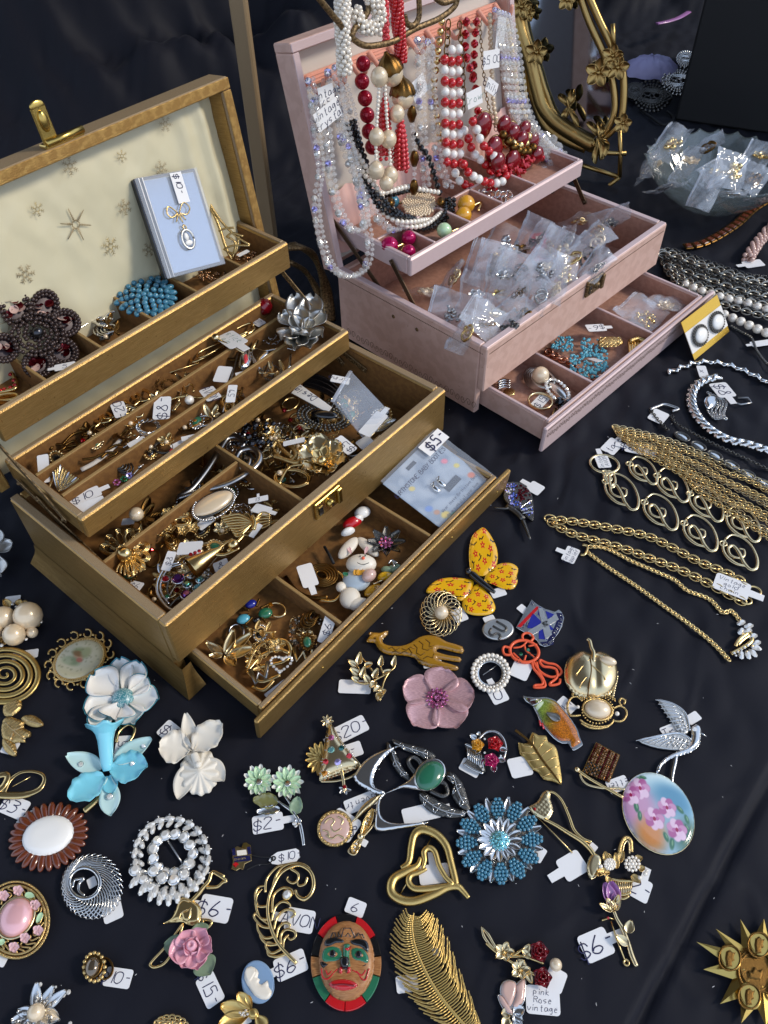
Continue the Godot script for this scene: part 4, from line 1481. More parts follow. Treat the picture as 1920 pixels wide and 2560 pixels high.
func xmas_tree():
	zone("s2")
	begin("tree_brooch","pale gold Christmas tree brooch set with coloured stones, a star on top","brooch",590,1560)
	ptag(655,1382,730,1345,210,110,["$20-"],2,0,0.5)
	ptag(670,1505,715,1490,110,90,["-"],2,0,0.5)
	puffp("cone",[520,1372,540,1360,556,1372,600,1450,660,1530,712,1590,690,1620,640,1630,580,1650,530,1670,480,1688,470,1680,480,1600,492,1520,505,1440],60,60,M.gold_pale,10,3,9)
	wire("base_rim",[472,1684,540,1664,640,1632,712,1592,690,1640,640,1672,560,1690,480,1692],7,M.gold_pale,20)
	var bs := []
	for k in 10: bs.append([500 + k * 21,1682 - k * 8,7])
	gemsp("base_stone",bs,M.gem_topaz,26)
	for e in [[540,1432,"gem_pink",23],[540,1505,"gem_aqua",27],[600,1492,"gem_teal",22],[508,1572,"gem_red",22],[578,1575,"gem_ab",26],[648,1538,"gem_red",22],[500,1642,"gem_amber",22]]:
		var rays := []
		for a in 8: rays.append([e[0],e[1],e[0] + cos(a * TAU / 8) * e[3] * 1.5,e[1] + sin(a * TAU / 8) * e[3] * 1.5])
		wires("star_setting",rays,4,M.silver,60,1,[1,0.4])
		gemsp("stone",[[e[0],e[1],e[3] * 0.85]],M[e[2]],68)
	for a in 8: leafp("star_point",518,1335,518 + cos(a * TAU / 8) * 38,1335 + sin(a * TAU / 8) * 38,20,M.gold_pale,44,0.4,0,0.7)
	gemsp("stone",[[518,1335,12]],M.crystal,50)
	wire("trunk",[600,1625,612,1680,620,1745],11,M.gold_pale,26)
	gemsp("stone",[[618,1722,12]],M.gem_red,40)
	for a in 5: leafp("foot_leaf",620,1740,620 + cos(a * 1.25) * 40,1745 + sin(a * 1.25) * 28,18,M.silver,24,0.4)

func gold_daisy():
	zone("s2")
	begin("daisy_brooch","matte gold daisy half hidden behind the Christmas tree brooch","brooch",475,1565)
	for a in 9:
		var t := 1.35 + a * 0.42
		leafp("petal",480,1560,480 + cos(t) * 92,1560 + sin(t) * 100,36,M.gold_matte,12,0.4,0.05,1.0)

func boomerang_brooch():
	zone("s5")
	begin("modern_brooch","polished silver brooch of curved blades with an oval green stone","brooch",940,240)
	var blades := [[978,5,930,22,870,70,815,140,790,210,800,258,850,280,858,292,838,302,790,290,700,240,676,205,680,180,730,110,800,60,880,28],
		[1040,160,980,225,905,268,850,300,832,340,826,390,845,440,900,468,1000,470,1120,462,1080,478,980,500,860,520,812,515,795,490,802,420,812,340,835,298,900,270,940,245,990,240,1040,258,1085,272,1020,272,950,278],
		[850,292,780,320,720,370,690,420,664,462,700,440,740,405,800,352,838,310]]
	puffp("blade",blades[0],22,26,M.silver,40,2,8)
	puffp("blade",[1042,162,1000,215,930,258,868,290,842,310,850,300,905,278,960,262,1020,268,1085,275,1062,232],22,22,M.silver,42,2,8)
	puffp("blade",[852,290,815,330,800,420,795,492,812,516,860,520,980,500,1080,478,1120,462,1000,470,900,466,850,440,832,395,836,330,866,298],22,24,M.silver,38,2,8)
	puffp("blade",blades[2],16,18,M.gold_pale,34,2,8)
	discp("bezel",1125,187,1195,110,82,30,M.silver,50)
	domep("stone",1125,187,1188,118,74,40,M.jade,74)
	ptag(715,345,640,375,190,85,["Coventry"],0,0,0.4)

func feather_knot():
	zone("s5")
	begin("feather_brooch","dark silver brooch of crossed feathers under the green stone brooch","brooch",1110,220)
	ptag(1075,410,1180,385,220,95,[""],1,0,0.4)
	for q in [[[868,-10,870,40,905,130,950,190,1010,225,1000,180,960,130,930,60,900,10]],[[905,-26,960,-10,1040,10,1110,30,1160,75,1110,95,1050,65,980,40,920,10]],[[1225,165,1275,180,1320,240,1350,330,1362,392,1300,372,1255,300,1262,240,1230,210]],[[1070,280,1120,300,1200,350,1280,385,1340,400,1325,430,1240,438,1150,415,1090,370,1062,320]]]:
		puffp("feather",q[0],20,26,M.silver_dark,8,3,9)
		var a: Array = q[0]
		var n := a.size() / 2
		var v := []
		for i in range(0,n / 2):
			var x: float = (a[i * 2] + a[(n - 1 - i) * 2]) / 2
			var y: float = (a[i * 2 + 1] + a[(n - 1 - i) * 2 + 1]) / 2
			v.append(x); v.append(y)
		wire("quill",v,4,M.silver,30)
		var l := []
		for i in range(1,n / 2):
			for s in [i,n - 1 - i]:
				l.append([v[i * 2],v[i * 2 + 1],lerpf(v[i * 2],a[s * 2],0.85),lerpf(v[i * 2 + 1],a[s * 2 + 1],0.85)])
				l.append([lerpf(v[i * 2],v[i * 2 - 2],0.5),lerpf(v[i * 2 + 1],v[i * 2 - 1],0.5),lerpf(lerpf(v[i * 2],v[i * 2 - 2],0.5),a[s * 2],0.8),lerpf(lerpf(v[i * 2 + 1],v[i * 2 - 1],0.5),a[s * 2 + 1],0.8)])
		wires("barb",l,2.4,M.silver,28,1)
	wire("loop",[1060,200,1005,130,1000,95,1030,80,1060,100,1075,130],15,M.silver_dark,14)
	wire("loop",[1130,280,1170,300,1205,310,1230,290,1215,240,1190,225],15,M.silver_dark,14)

func turquoise_flower():
	zone("s5")
	begin("flower_brooch","large silver flower brooch with petals of turquoise blue beads","brooch",1535,578)
	zone("s6")
	ptag(300,650,330,600,90,70,[""],0,0,0.5)
	zone("s5")
	var cx := 1537.0
	var cy := 575.0
	for i in 12:
		var a := TAU * i / 12 - 1.62
		var d := Vector2(cos(a),sin(a))
		leafp("silver_leaf",cx + cos(a + 0.26) * 120,cy + sin(a + 0.26) * 120,cx + cos(a + 0.26) * 262,cy + sin(a + 0.26) * 262,44,M.silver,10,0.5,0.05,1.1,0.02,0,0.05)
		slab("petal_plate",flat2([[cx + d.x * 110 - d.y * 20,cy + d.y * 110 + d.x * 20],[cx + d.x * 150 - d.y * 42,cy + d.y * 150 + d.x * 42],[cx + d.x * 235 - d.y * 42,cy + d.y * 235 + d.x * 42],[cx + d.x * 262,cy + d.y * 262],[cx + d.x * 235 + d.y * 42,cy + d.y * 235 - d.x * 42],[cx + d.x * 150 + d.y * 42,cy + d.y * 150 - d.x * 42],[cx + d.x * 110 + d.y * 20,cy + d.y * 110 - d.x * 20]]),12,18,M.silver_dark,1)
		var b := []
		for r in 6:
			var k: int = [2,3,4,4,3,2][r]
			for j in k:
				var o := (j - (k - 1) / 2.0) * 22.0
				b.append([cx + d.x * (138 + r * 22) - d.y * o,cy + d.y * (138 + r * 22) + d.x * o,11.2])
		ballset("turquoise_beads",b,M.turq_blue,16)
	for i in 16:
		var a := TAU * i / 16
		leafp("inner_leaf",cx + cos(a) * 50,cy + sin(a) * 50,cx + cos(a) * 135,cy + sin(a) * 135,42,M.silver,30,0.5,0.1,0.9,0.12)
	domep("centre",cx,cy,cx + 66,cy,66,26,M.gem_aqua,22)
	var g := []
	for r in [0,20,40,58]:
		var n: int = maxi(1,int(r * TAU / 19))
		for e in oval(cx,cy,r,r,n): g.append([e[0],e[1],11,r])
	for e in g:
		var o := part("aqua_chip",cutm(),M.gem_aqua)
		o.transform = at(Q(e[0],e[1],(48 - e[3] * e[3] * 0.007) * un),11 * un,Basis.from_euler(Vector3(rng.randf() * 3,rng.randf() * 3,rng.randf() * 3)))

func heart():
	zone("s5")
	begin("heart_brooch","matte gold ribbon brooch of one heart inside another","brooch",1080,745)
	ptag(1150,770,1230,760,180,110,[""],3,0,0.4)
	wire("outer_heart",[955,735,1000,700,1015,610,1030,545,1065,512,1110,512,1175,545,1225,610,1250,700,1275,800,1280,840],25,M.gold_matte,24,5,false,0.75,[0.55,0.9,1.0,1.15,1.0,0.85,0.8])
	wire("outer_heart",[1070,672,1050,720,990,752,920,790,895,840,905,890,960,925,1040,930,1150,890,1230,850,1290,845,1320,870,1355,912],25,M.gold_matte,26,5,false,0.75,[0.4,0.9,1.15,1.1,1.05,0.95,0.8,0.5])
	wire("inner_heart",[1080,745,1095,690,1090,640,1120,615,1155,640,1180,720,1220,790,1255,832,1180,850,1090,860,1030,855,1000,820,1010,780,1060,760,1105,740],18,M.gold_matte,30,5,false,0.8,[0.5,1,1,0.9,0.9,1.1,1.1,1,0.6])
	wire("pin_stem",[950,890,1060,700,1130,560],4,M.gold,5,1)

func big_feather():
	zone("s5")
	begin("plume_brooch","large gold feather brooch of twisted wire barbs","brooch",1200,1400)
	ptag(990,1420,1000,1500,90,130,[""],0,0,0.4)
	ptag(1165,1230,1190,1235,55,45,[""],0,0,0.4)
	var spine := cr([Vector3(1030,1000,0),Vector3(1020,1080,0),Vector3(1035,1190,0),Vector3(1080,1310,0),Vector3(1150,1440,0),Vector3(1230,1550,0),Vector3(1330,1665,0),Vector3(1400,1730,0)],9)
	var sp := []
	for p in spine:
		sp.append(p.x); sp.append(p.y)
	wire("quill",sp,9,M.gold_matte,26,1,false,1.0,[0.4,0.9,1.0,1.1])
	var n := spine.size()
	for i in range(3,n - 2):
		for s in [-1.0,1.0]:
			var t := float(i) / n
			var d: Vector3 = (spine[i + 1] - spine[i - 1]).normalized()
			var o = Vector3(-d.y,d.x,0) * s
			var ln: float = (60.0 + 210.0 * sin(PI * clampf(t * 0.95,0.0,1.0))) * (0.75 if s > 0 else 1.0) * (1.0 + 0.12 * sin(i * 2.7))
			var p0: Vector3 = spine[i]
			var p1: Vector3 = p0 + (o * 0.5 + d * 0.18) * ln
			var p2: Vector3 = p0 + (o * 0.62 - d * 0.42) * ln * 1.15
			p1 = p0 + (o * 0.42 - d * 0.05) * ln
			var m := MB.new()
			var pts := cr([Q(p0.x,p0.y,24 * un),Q(p1.x,p1.y,34 * un),Q(p2.x,p2.y,22 * un)],12)
			for q in pts.size(): pts[q] += Vector3(sin(q * 1.6),cos(q * 1.6),0) * un * 1.2
			m.tube(pts,4.6 * un,6)
			part("barb",m,M.gold_matte)

func scroll_feather():
	zone("s5")
	begin("scroll_brooch","openwork gold feather scroll brooch with one clear stone","brooch",250,1000)
	ptag(355,1045,440,1060,170,125,["AVON"],2,0,0.4)
	wire("quill",[335,1300,240,1200,190,1110,165,1010,170,920,195,850,240,770,300,730,360,720,420,760,438,830,420,890,380,920,340,900,330,865],12,M.gold,22,5,false,1.0,[0.9,1,0.8,0.8,0.9,1.1,1.1,0.7])
	for q in [[300,740,345,770,340,810,310,825,280,805,285,785],[195,850,215,780,260,725,330,706,400,725,440,790],[150,880,160,800,220,730,280,715],[165,960,110,960,90,900,110,850,150,840],[175,1040,120,1030,95,960,100,900,130,860],[185,1090,130,1080,85,1030,95,1005,130,1040,170,1070],[205,1140,150,1150,110,1110,100,1060],[225,1185,170,1190,125,1150,118,1110],[245,1215,190,1240,155,1205,165,1175,215,1190],[270,1245,215,1260,170,1250,160,1215],[190,1000,200,900,250,855,300,860,320,890],[185,1050,210,970,250,935,290,945,300,965],[200,1100,220,1030,265,985,310,985,325,1010,300,1030],[215,1150,230,1090,265,1060,295,1070,290,1090],[240,1190,245,1130,275,1100,320,1110,330,1140,300,1160,285,1145],[255,1215,262,1160,290,1130],[400,790,385,830,350,840,340,815]]:
		wire("scroll",q,9,M.gold,18,5,false,1.0,[1,0.9,0.9,0.5])
	gemsp("stone",[[277,890,28]],M.crystal,28,null,M.gold)

func cameo():
	zone("s5")
	begin("cameo_brooch","blue and cream cameo brooch of a woman's profile","brooch",108,1412)
	ptag(300,1310,380,1275,190,125,["$6-"],2,0,0.4)
	discp("blue_oval",108,1412,65,1295,92,26,M.wedgwood,6)
	puffp("profile",[35,1330,70,1318,100,1335,112,1360,105,1385,120,1395,112,1415,128,1425,165,1400,172,1440,190,1470,175,1510,130,1515,85,1490,50,1440,25,1390],20,24,M.ivory,28,2,6,func(q,d): return 3.0 * un * sin(q.x / un * 0.35) * sin(q.y / un * 0.4) if d > 6 * un else 0.0)
	puffp("hair",[28,1352,45,1325,75,1322,95,1345,80,1385,60,1410,38,1395],12,12,M.ivory,44,3,6,func(q,d): return 3.0 * un * sin(q.x / un * 0.5 + q.y / un * 0.3))
	wire("rim_line",flat2(oval(108,1412,118,88,24,1.2)),3,M.wedgwood,30,2,true)

func locket():
	zone("s5")
	begin("locket_pin","round gold filigree locket with blush lid hanging from a gold bow","locket",565,505)
	discp("case",562,505,668,500,108,30,M.gold_fil,6)
	domep("lid",562,500,650,497,88,16,M.blush,36)
	for e in oval(562,503,96,98,22): ballsp("bead",[[e[0],e[1],9]],M.gold_fil,28)
	wires("filigree",[[500,470,530,440,560,455,540,490,560,520,600,500],[510,540,545,560,580,540,620,560],[490,510,520,520,530,550],[580,430,610,450,600,480]],5,M.gold_pale,50)
	for q in [[715,555,790,395,52],[715,560,665,655,52],[715,550,760,440,34]]: leafp("bow_loop",q[0],q[1],q[2],q[3],q[4],M.gold_fil,26,0.6,0.1,1.2,0.05,0.05)
	wires("bow_edge",[[715,545,745,450,790,398,818,410,790,480,720,560],[710,560,660,610,645,640,680,655,705,610,718,560]],7,M.gold_pale,34)
	gemset("pave_stones",[[770,430,7],[780,415,7],[760,450,7],[690,590,7],[680,610,7],[675,630,7],[750,470,7]],M.crystal,40)
	ballsp("knot",[[715,550,20]],M.gold_pale,24)
	wire("pin_stem",[700,620,780,470],3,M.gold,8,1)
	ptag(612,480,670,520,175,150,["1928"],0,0.06,6.0)
	ptag(735,585,750,560,40,40,[""],0,0,3)

func mint_daisies():
	zone("s5")
	begin("daisy_brooch","silver stemmed brooch with two mint green enamel daisies","brooch",250,380)
	ptag(165,468,235,455,180,105,["$2-"],1,0,0.5)
	for c in [[112,222,92],[282,232,98]]:
		for ly in 2:
			for i in 9:
				var a := TAU * i / 9 + ly * 0.35
				var o := leafp("petal",c[0] + cos(a) * 12,c[1] + sin(a) * 12,c[0] + cos(a) * c[2] * (1.0 - 0.14 * ly),c[1] + sin(a) * c[2] * (1.05 - 0.14 * ly),42,M.white if ly == 0 else M.mint,26 + ly * 8,0.5,0.1,0.95,0.08)
		gemsp("stone",[[c[0],c[1],19]],M.gem_smoke,46,null,M.silver)
	wire("stem",[180,300,240,350,310,400,350,460,370,540,378,602],11,M.silver,16,5,false,1.0,[0.6,0.8,1,1.1,0.9])
	wires("stem",[[260,300,300,360,310,400]],8,M.silver,18)
	for q in [[225,345,80,345,95,"olive"],[235,385,100,415,60,"silver"],[320,420,350,320,80,"sage"],[350,440,335,490,40,"silver"]]:
		leafp("leaf",q[0],q[1],q[2],q[3],q[4],M[q[5]],20,0.35,0.1,0.8,0.08,0.06)
	gemsp("stone",[[322,470,13],[330,485,10]],M.crystal,28)

func red_cross_pin():
	zone("s5")
	begin("badge_pin","little gold badge with navy bands and red cross on a black cord","pin",20,672)
	zone("s4")
	slab("shield",[1372,625,1405,605,1450,618,1485,605,1492,690,1450,710,1440,745,1420,738,1400,750,1370,740,1380,690],6,14,M.gold,2)
	slab("clip",[1432,610,1440,585,1460,583,1485,600,1478,625,1450,620],5,10,M.brass,1)
	for q in [[1374,622,1392,615,1398,658,1378,662],[1385,668,1480,660,1486,690,1388,700],[1462,612,1482,606,1488,650,1470,655]]: slab("navy_band",q,13,16,M.navy,0.5)
	slab("white_field",[1402,632,1458,625,1464,655,1406,662],13,15.5,M.ivory,0.5)
	var m := MB.new()
	scrawl(m,"EPISCOPAL",-44 * un,4 * un,9.5 * un,0.8 * un,0,fr(1434,680,17 * un,1480,673))
	part("lettering",m,M.gold)
	slab("red_cross",[1390,700,1400,700,1400,708,1412,708,1412,718,1400,718,1400,728,1390,728,1390,718,1380,718,1380,708,1390,708],13,17,M.red,0.5)
	zone("s5")
	wire("cord",[55,655,110,668,170,672,195,678,170,710,110,715,60,735,40,745],3.5,M.cord,6)
	slab("price_tag",[170,690,185,665,222,640,330,618,350,630,352,670,335,695,225,715,190,710],2,4,M.paper,0.3)
	var g := MB.new()
	scrawl(g,"$10-",-52 * un,18 * un,44 * un,2.2 * un,0,fr(280,668,4.5 * un,345,655))
	part("handwriting",g,M.ink)
	ringp("eyelet",198,678,210,676,11,4,M.cord,5)

func gold_leaf():
	zone("s3")
	begin("leaf_brooch","single broad gold leaf brooch with fine veins, tag beneath","brooch",310,1540)
	ptag(190,1605,260,1590,130,120,[""],0,0,0.4)
	var o := [180,1462,210,1470,240,1455,262,1400,300,1420,345,1422,355,1455,395,1480,415,1530,432,1640,438,1700,425,1708,380,1690,330,1680,300,1640,262,1620,235,1580,215,1550,190,1530]
	puffp("blade",o,16,40,M.gold_matte,8,2,8)
	wire("midrib",[162,1388,195,1412,260,1470,320,1560,390,1650,430,1705],8,M.gold_dark,24,5,false,1.0,[1.2,1,0.9,0.5])
	wires("vein",[[270,1485,265,1420],[290,1510,340,1440],[310,1545,380,1490],[335,1580,405,1540],[360,1615,420,1600],[275,1490,205,1480],[295,1525,200,1520],[315,1560,230,1570],[345,1600,270,1615],[375,1640,320,1665],[395,1655,425,1650]],2.6,M.gold,24,1)

func fish():
	zone("s3")
	begin("fish_brooch","enamel fish brooch in glittering amber, green and red","brooch",400,1340)
	ptag(465,1240,500,1270,110,75,["5"],0,0,0.4)
	var o := [208,1182,240,1190,300,1192,345,1190,400,1210,450,1265,500,1330,535,1390,545,1430,562,1465,555,1480,515,1505,498,1500,490,1465,440,1465,390,1435,350,1390,315,1350,290,1290,262,1240,225,1215]
	slab("rim",o,5,16,M.silver,2,2)
	var im := Image.create(128,128,false,Image.FORMAT_RGB8)
	for y in 128:
		for x in 128:
			var t := x / 128.0 * 0.7 + y / 128.0 * 0.3
			var c := cc(128,150,60).lerp(cc(190,110,20),smoothstep(0.3,0.6,t)) if t > 0.25 else cc(150,160,90)
			c = c.lerp(cc(130,30,20),smoothstep(0.25,0.55,y / 128.0 - x / 128.0 + 0.1) * 0.8)
			c = c * rng.randf_range(0.55,1.25)
			im.set_pixel(x,y,c)
	pell(im,0.14,0.14,0.1,0.05,0.8,cc(60,24,20))
	pell(im,0.22,0.1,0.06,0.03,0.6,cc(230,220,190))
	pell(im,0.27,0.24,0.035,0.12,0.9,cc(210,225,190))
	pmat("fish_enamel",im,0.2,1.0)
	var ins := []
	var c := Vector2(390,1340)
	for i in range(0,o.size(),2):
		var p := Vector2(o[i],o[i + 1]).lerp(c,0.07)
		ins.append(p.x); ins.append(p.y)
	puffp("enamel",ins,20,40,M.fish_enamel,10,2,9,null,uvbox(o))
	leafp("fin",345,1290,425,1335,52,M.silver_satin,34,0.5,0.05,1.6,0.05,0,0.06)
	wires("gill",[[262,1240,290,1230,320,1205],[250,1210,290,1205]],4,M.silver,30)
	for q in [[305,1330,312,1362],[320,1345,330,1380]]: wire("fin_edge",[q[0],q[1],q[2],q[3]],5,M.coral,20,1)

func swallow():
	zone("s3")
	begin("swallow_brooch","silver swallow brooch with rhinestone wings and forked tail","brooch",1150,1400)
	ptag(1090,1390,1140,1370,130,80,["Tru"],0,0,0.4)
	ptag(1215,1315,1240,1300,90,60,[""],0,0,0.4)
	puffp("body",[1200,1380,1225,1358,1250,1365,1262,1390,1258,1440,1250,1480,1200,1520,1140,1540,1080,1560,1030,1600,1000,1655,1002,1610,1040,1560,1100,1525,1160,1500,1195,1470,1205,1420],26,20,M.silver,12,2,7)
	wire("tail",[1115,1530,1108,1580,1095,1640,1090,1700],13,M.silver,16,4,false,0.7,[1,1,0.9,0.5])
	wire("beak",[1255,1398,1295,1425],7,M.silver,24,1,false,1,[1,0.2])
	for w in [[1005,1205,1075,1318,1140,1410,1195,1390,1168,1288,1092,1230],[890,1448,1010,1496,1180,1508,1207,1445,1130,1406,1010,1422]]:
		puffp("wing_plate",w,8,14,M.silver_satin,10,3)
		wire("wing_edge",[w[0],w[1],w[10],w[11],w[8],w[9],w[6],w[7]],8,M.silver,18,5,false,1,[0.4,1,1,0.9])
		var f := []
		for k in 8:
			var t := k / 8.0
			var x0 := lerpf(w[10],w[6],t)
			var y0 := lerpf(w[11],w[7],t)
			var x1 := lerpf(w[0],w[4],t)
			var y1 := lerpf(w[1],w[5],t)
			f.append([x0,y0,lerpf(x0,x1,0.6) - 10,lerpf(y0,y1,0.6),x1 - 14,y1 + 2])
		wires("feather",f,6,M.silver,18,4,[1,0.9,0.4])
		var g := []
		for k in 14: g.append([lerpf(lerpf(w[8],w[6],k / 14.0),lerpf(w[2],w[4],k / 14.0),0.2 + 0.45 * (k % 3) / 2.0),lerpf(lerpf(w[9],w[7],k / 14.0),lerpf(w[3],w[5],k / 14.0),0.2 + 0.45 * (k % 3) / 2.0),8])
		gemset("pave_stones",g,M.crystal,24)
	gemsp("stone",[[1225,1382,17]],M.crystal,34)

func flag_pin():
	zone("s3")
	begin("flag_pin","gold flag pin of dark red and clear rhinestone stripes","pin",670,1560)
	zone("s6")
	ptag(770,240,700,265,130,80,["letter"],0,0,0.4,0.0,null,"ink")
	var c0 := Vector2(612,45)
	slab("flag_plate",[640,-12,784,65,720,228,556,165],8,14,M.gold_dark,1)
	var st := {"gem_red": [],"crystal": [],"navy_gem": []}
	for r in 11:
		for k in 15:
			var u := (r + 0.5) / 11.0
			var v := (k + 0.5) / 15.0
			var a := Vector2(642,-8).lerp(Vector2(780,68),u)
			var b := Vector2(562,166).lerp(Vector2(718,224),u)
			var p := a.lerp(b,v)
			var key: String = ["gem_red","crystal","crystal"][r % 3]
			if v > 0.6 and u < 0.55: key = "navy_gem" if (r + k) % 2 == 0 else "crystal"
			st[key].append([p.x,p.y,6.4])
	M.navy_gem = M.gem_black
	M.gem_dark = M.gem_red
	mk("gem_garnet",cc(84,8,18),0.7,0.06)
	gemset("red_stones",st.gem_red,M.gem_garnet,17)
	gemset("clear_stones",st.crystal,M.gem_topaz,17)
	gemset("dark_stones",st.navy_gem,M.gem_black,17)
	wire("pole",[528,153,600,205,700,262,800,318],10,M.gold,16)
	ballsp("finial",[[528,153,17]],M.gold_pale,8)
	wire("rope",[545,180,560,215,600,245,680,262,760,262,810,270],7,M.gold_pale,14)

func floral_oval():
	zone("s6")
	begin("porcelain_brooch","large oval porcelain brooch painted with pink roses on blue and green","brooch",1010,412)
	var im := Image.create(256,256,false,Image.FORMAT_RGB8)
	im.fill(cc(150,182,196))
	pell(im,0.15,0.4,0.32,0.3,0,cc(196,150,180),0.5)
	pell(im,0.7,0.1,0.4,0.16,0,cc(206,226,226),0.6)
	pell(im,0.75,0.36,0.3,0.16,0.5,cc(92,146,174),0.6)
	pell(im,0.3,0.78,0.2,0.2,0.6,cc(206,140,84),0.6)
	pell(im,0.85,0.85,0.24,0.2,0,cc(70,110,96),0.6)
	for e in [[0.18,0.45,0.07],[0.2,0.56,0.06],[0.8,0.5,0.06],[0.86,0.62,0.06],[0.83,0.72,0.05],[0.5,0.82,0.06],[0.56,0.9,0.07],[0.3,0.1,0.05],[0.38,0.08,0.05]]:
		pell(im,e[0],e[1],e[2],e[2] * 0.5,e[0] * 9,cc(64,112,84),0.3)
		pell(im,e[0] + 0.01,e[1] - 0.01,e[2] * 0.5,e[2] * 0.16,e[0] * 9,cc(120,160,120),0.4)
	for e in [[0.3,0.22,0.13],[0.14,0.3,0.12],[0.4,0.6,0.13],[0.62,0.47,0.12],[0.68,0.74,0.13]]:
		pell(im,e[0],e[1],e[2] * 0.95,e[2] * 0.85,0,cc(186,116,158),0.3)
		for k in 9: pell(im,e[0] + cos(k * 0.9) * e[2] * 0.6,e[1] + sin(k * 0.9) * e[2] * 0.6,e[2] * 0.5,e[2] * 0.42,k * 0.9,cc(176,96,146).lerp(cc(234,206,222),(k % 3) / 2.2),0.2)
		for k in 4: pell(im,e[0] + cos(k * 1.6) * e[2] * 0.25,e[1] + sin(k * 1.6) * e[2] * 0.25,e[2] * 0.28,e[2] * 0.18,k * 1.6,cc(190,110,160).lerp(cc(236,200,220),(k % 2) * 1.0),0.2)
		pell(im,e[0],e[1],e[2] * 0.16,e[2] * 0.2,0,cc(150,24,70),0.3)
	pmat("rose_print",im,0.15,1.0)
	var o := oval(1010,412,258,192,40,1.02)
	puffp("porcelain",flat2(o),22,60,M.rose_print,8,1,11,null,uvbox(flat2(o)))
	slab("rim",flat2(oval(1010,412,262,196,40,1.02)),4,9,M.gold_pale,2)

func orange_cat():
	zone("s3")
	begin("cat_pin","orange enamel wire cat pin with round head and long tail","pin",270,980)
	ptag(195,1030,230,1045,110,120,[""],0,0,0.4)
	ringp("head_ring",215,920,300,925,76,10,M.orange,10)
	for q in [[205,850,205,825,225,812,250,818,268,840,255,860],[130,900,98,893,88,912,98,938,125,942,142,935]]: wire("ear",q,8,M.orange,12)
	wires("face_line",[[150,900,190,895,215,880,235,855],[215,880,225,915,255,940,275,960],[150,930,180,960,200,980],[240,890,290,880],[225,945,215,975]],6,M.orange,12,4)
	wires("whisker",[[240,935,290,940],[240,945,285,960],[175,965,195,990],[185,960,170,985]],2.5,M.cord,16,1)
	gemsp("eye",[[195,935,13],[238,912,13]],M.gem_green,16)
	wire("body",[262,985,270,1020,310,1070,325,1100,318,1118,280,1122,278,1135,335,1130,332,1095,300,1035,288,985],8,M.orange,10,4)
	wire("body",[265,975,310,1040,370,1072,420,1062,435,1035,400,1000,350,990,312,972],8,M.orange,11,4)
	wire("tail",[312,970,308,985,330,1010,370,1015,405,1030,408,1075,370,1108,372,1122,420,1112,428,1085],8,M.orange,14,4)

func crest_pin():
	zone("s3")
	begin("crest_pin","silver and blue enamel shield crest pin with a motto scroll","pin",310,750)
	ptag(205,670,230,690,60,50,[""],0,0,0.4)
	slab("back_plate",[258,613,290,640,340,668,395,685,420,672,440,690,452,720,440,770,415,815,395,840,388,880,335,892,305,880,290,855,240,820,165,778],5,12,M.silver,1.5)
	slab("blue_field",[305,655,330,672,318,720,295,700],11,14,M.blue,0.5)
	for q in [[262,690,318,745,290,782,232,782],[340,680,392,700,358,740],[362,760,392,790,350,800,335,780],[300,800,325,780,350,850,300,845]]: slab("blue_field",q,11,14,M.blue,0.5)
	for q in [[290,652,306,660,195,778,172,772]]: slab("red_stripe",q,11,14,M.red,0.5)
	for q in [[296,660,325,665,380,820,340,848],[405,700,420,730,250,830,235,800]]: slab("cross_arm",q,12,17,M.silver_satin,0.8)
	slab("scroll",[405,690,440,695,445,730,420,800,395,840,388,880,330,888,310,865,350,860,372,820,400,760,410,720],11,15,M.navy,0.6)
	var m := MB.new()
	var txt := "IN OMNIA PARATUS"
	var path := cr([Vector3(328,880,0),Vector3(365,872,0),Vector3(385,850,0),Vector3(400,810,0),Vector3(425,760,0),Vector3(438,700,0)],12)
	for i in txt.length():
		var k := int(float(i + 0.5) / txt.length() * (path.size() - 2))
		var a: Vector3 = path[k]
		var b: Vector3 = path[k + 1]
		scrawl(m,txt[i],-4 * un,7 * un,15 * un,1.1 * un,0,fr(a.x,a.y,16 * un,a.x + (b.x - a.x) * 10,a.y + (b.y - a.y) * 10))
	part("lettering",m,M.silver)
	wires("small_charge",[[225,770,230,750],[232,772,240,752],[255,640,262,625],[262,645,270,632],[208,780,212,760]],3,M.navy,14,1)

func pumpkin_brooch():
	zone("s3")
	begin("fruit_brooch","pale gold ribbed fruit brooch with twig stem and a teardrop pearl","brooch",610,1060)
	puffp("fruit",[500,950,545,928,600,940,645,930,700,945,750,990,768,1060,755,1130,715,1185,650,1205,580,1205,510,1180,462,1120,450,1050,466,985],84,120,M.gold_pale,6,3,9,func(q,d): return -7.0 * un * pow(absf(cos((q.x / un) * 0.0165 - 0.2 + q.y / un * 0.002)),14) if d > 6 * un else 0.0)
	wires("seam",[[605,950,612,1030,600,1110,590,1190]],4,M.gold_dark,88)
	wires("leaf_vein",[[610,960,560,1010,520,1060],[612,1000,660,1040,700,1090],[606,1050,560,1100,540,1140]],3,M.gold,86)
	wire("twig",[588,848,602,860,612,900,625,930,622,985],13,M.gold_pale,70,5,false,1.0,[0.9,1,1,1.2])
	wire("twig",[622,950,650,940,680,960],9,M.gold_pale,72)
	var m := MB.new()
	m.xf = fr(712,978,84 * un,760,990)
	m.ell(Vector3.ZERO,50 * un,26 * un,28 * un,20,12)
	part("pearl",m,M.pearl_warm)
	var bd := []
	for k in 9: bd.append([765 - k * 3,1070 + k * 14,9])
	ballset("edge_beads",bd,M.gold_pale,14)

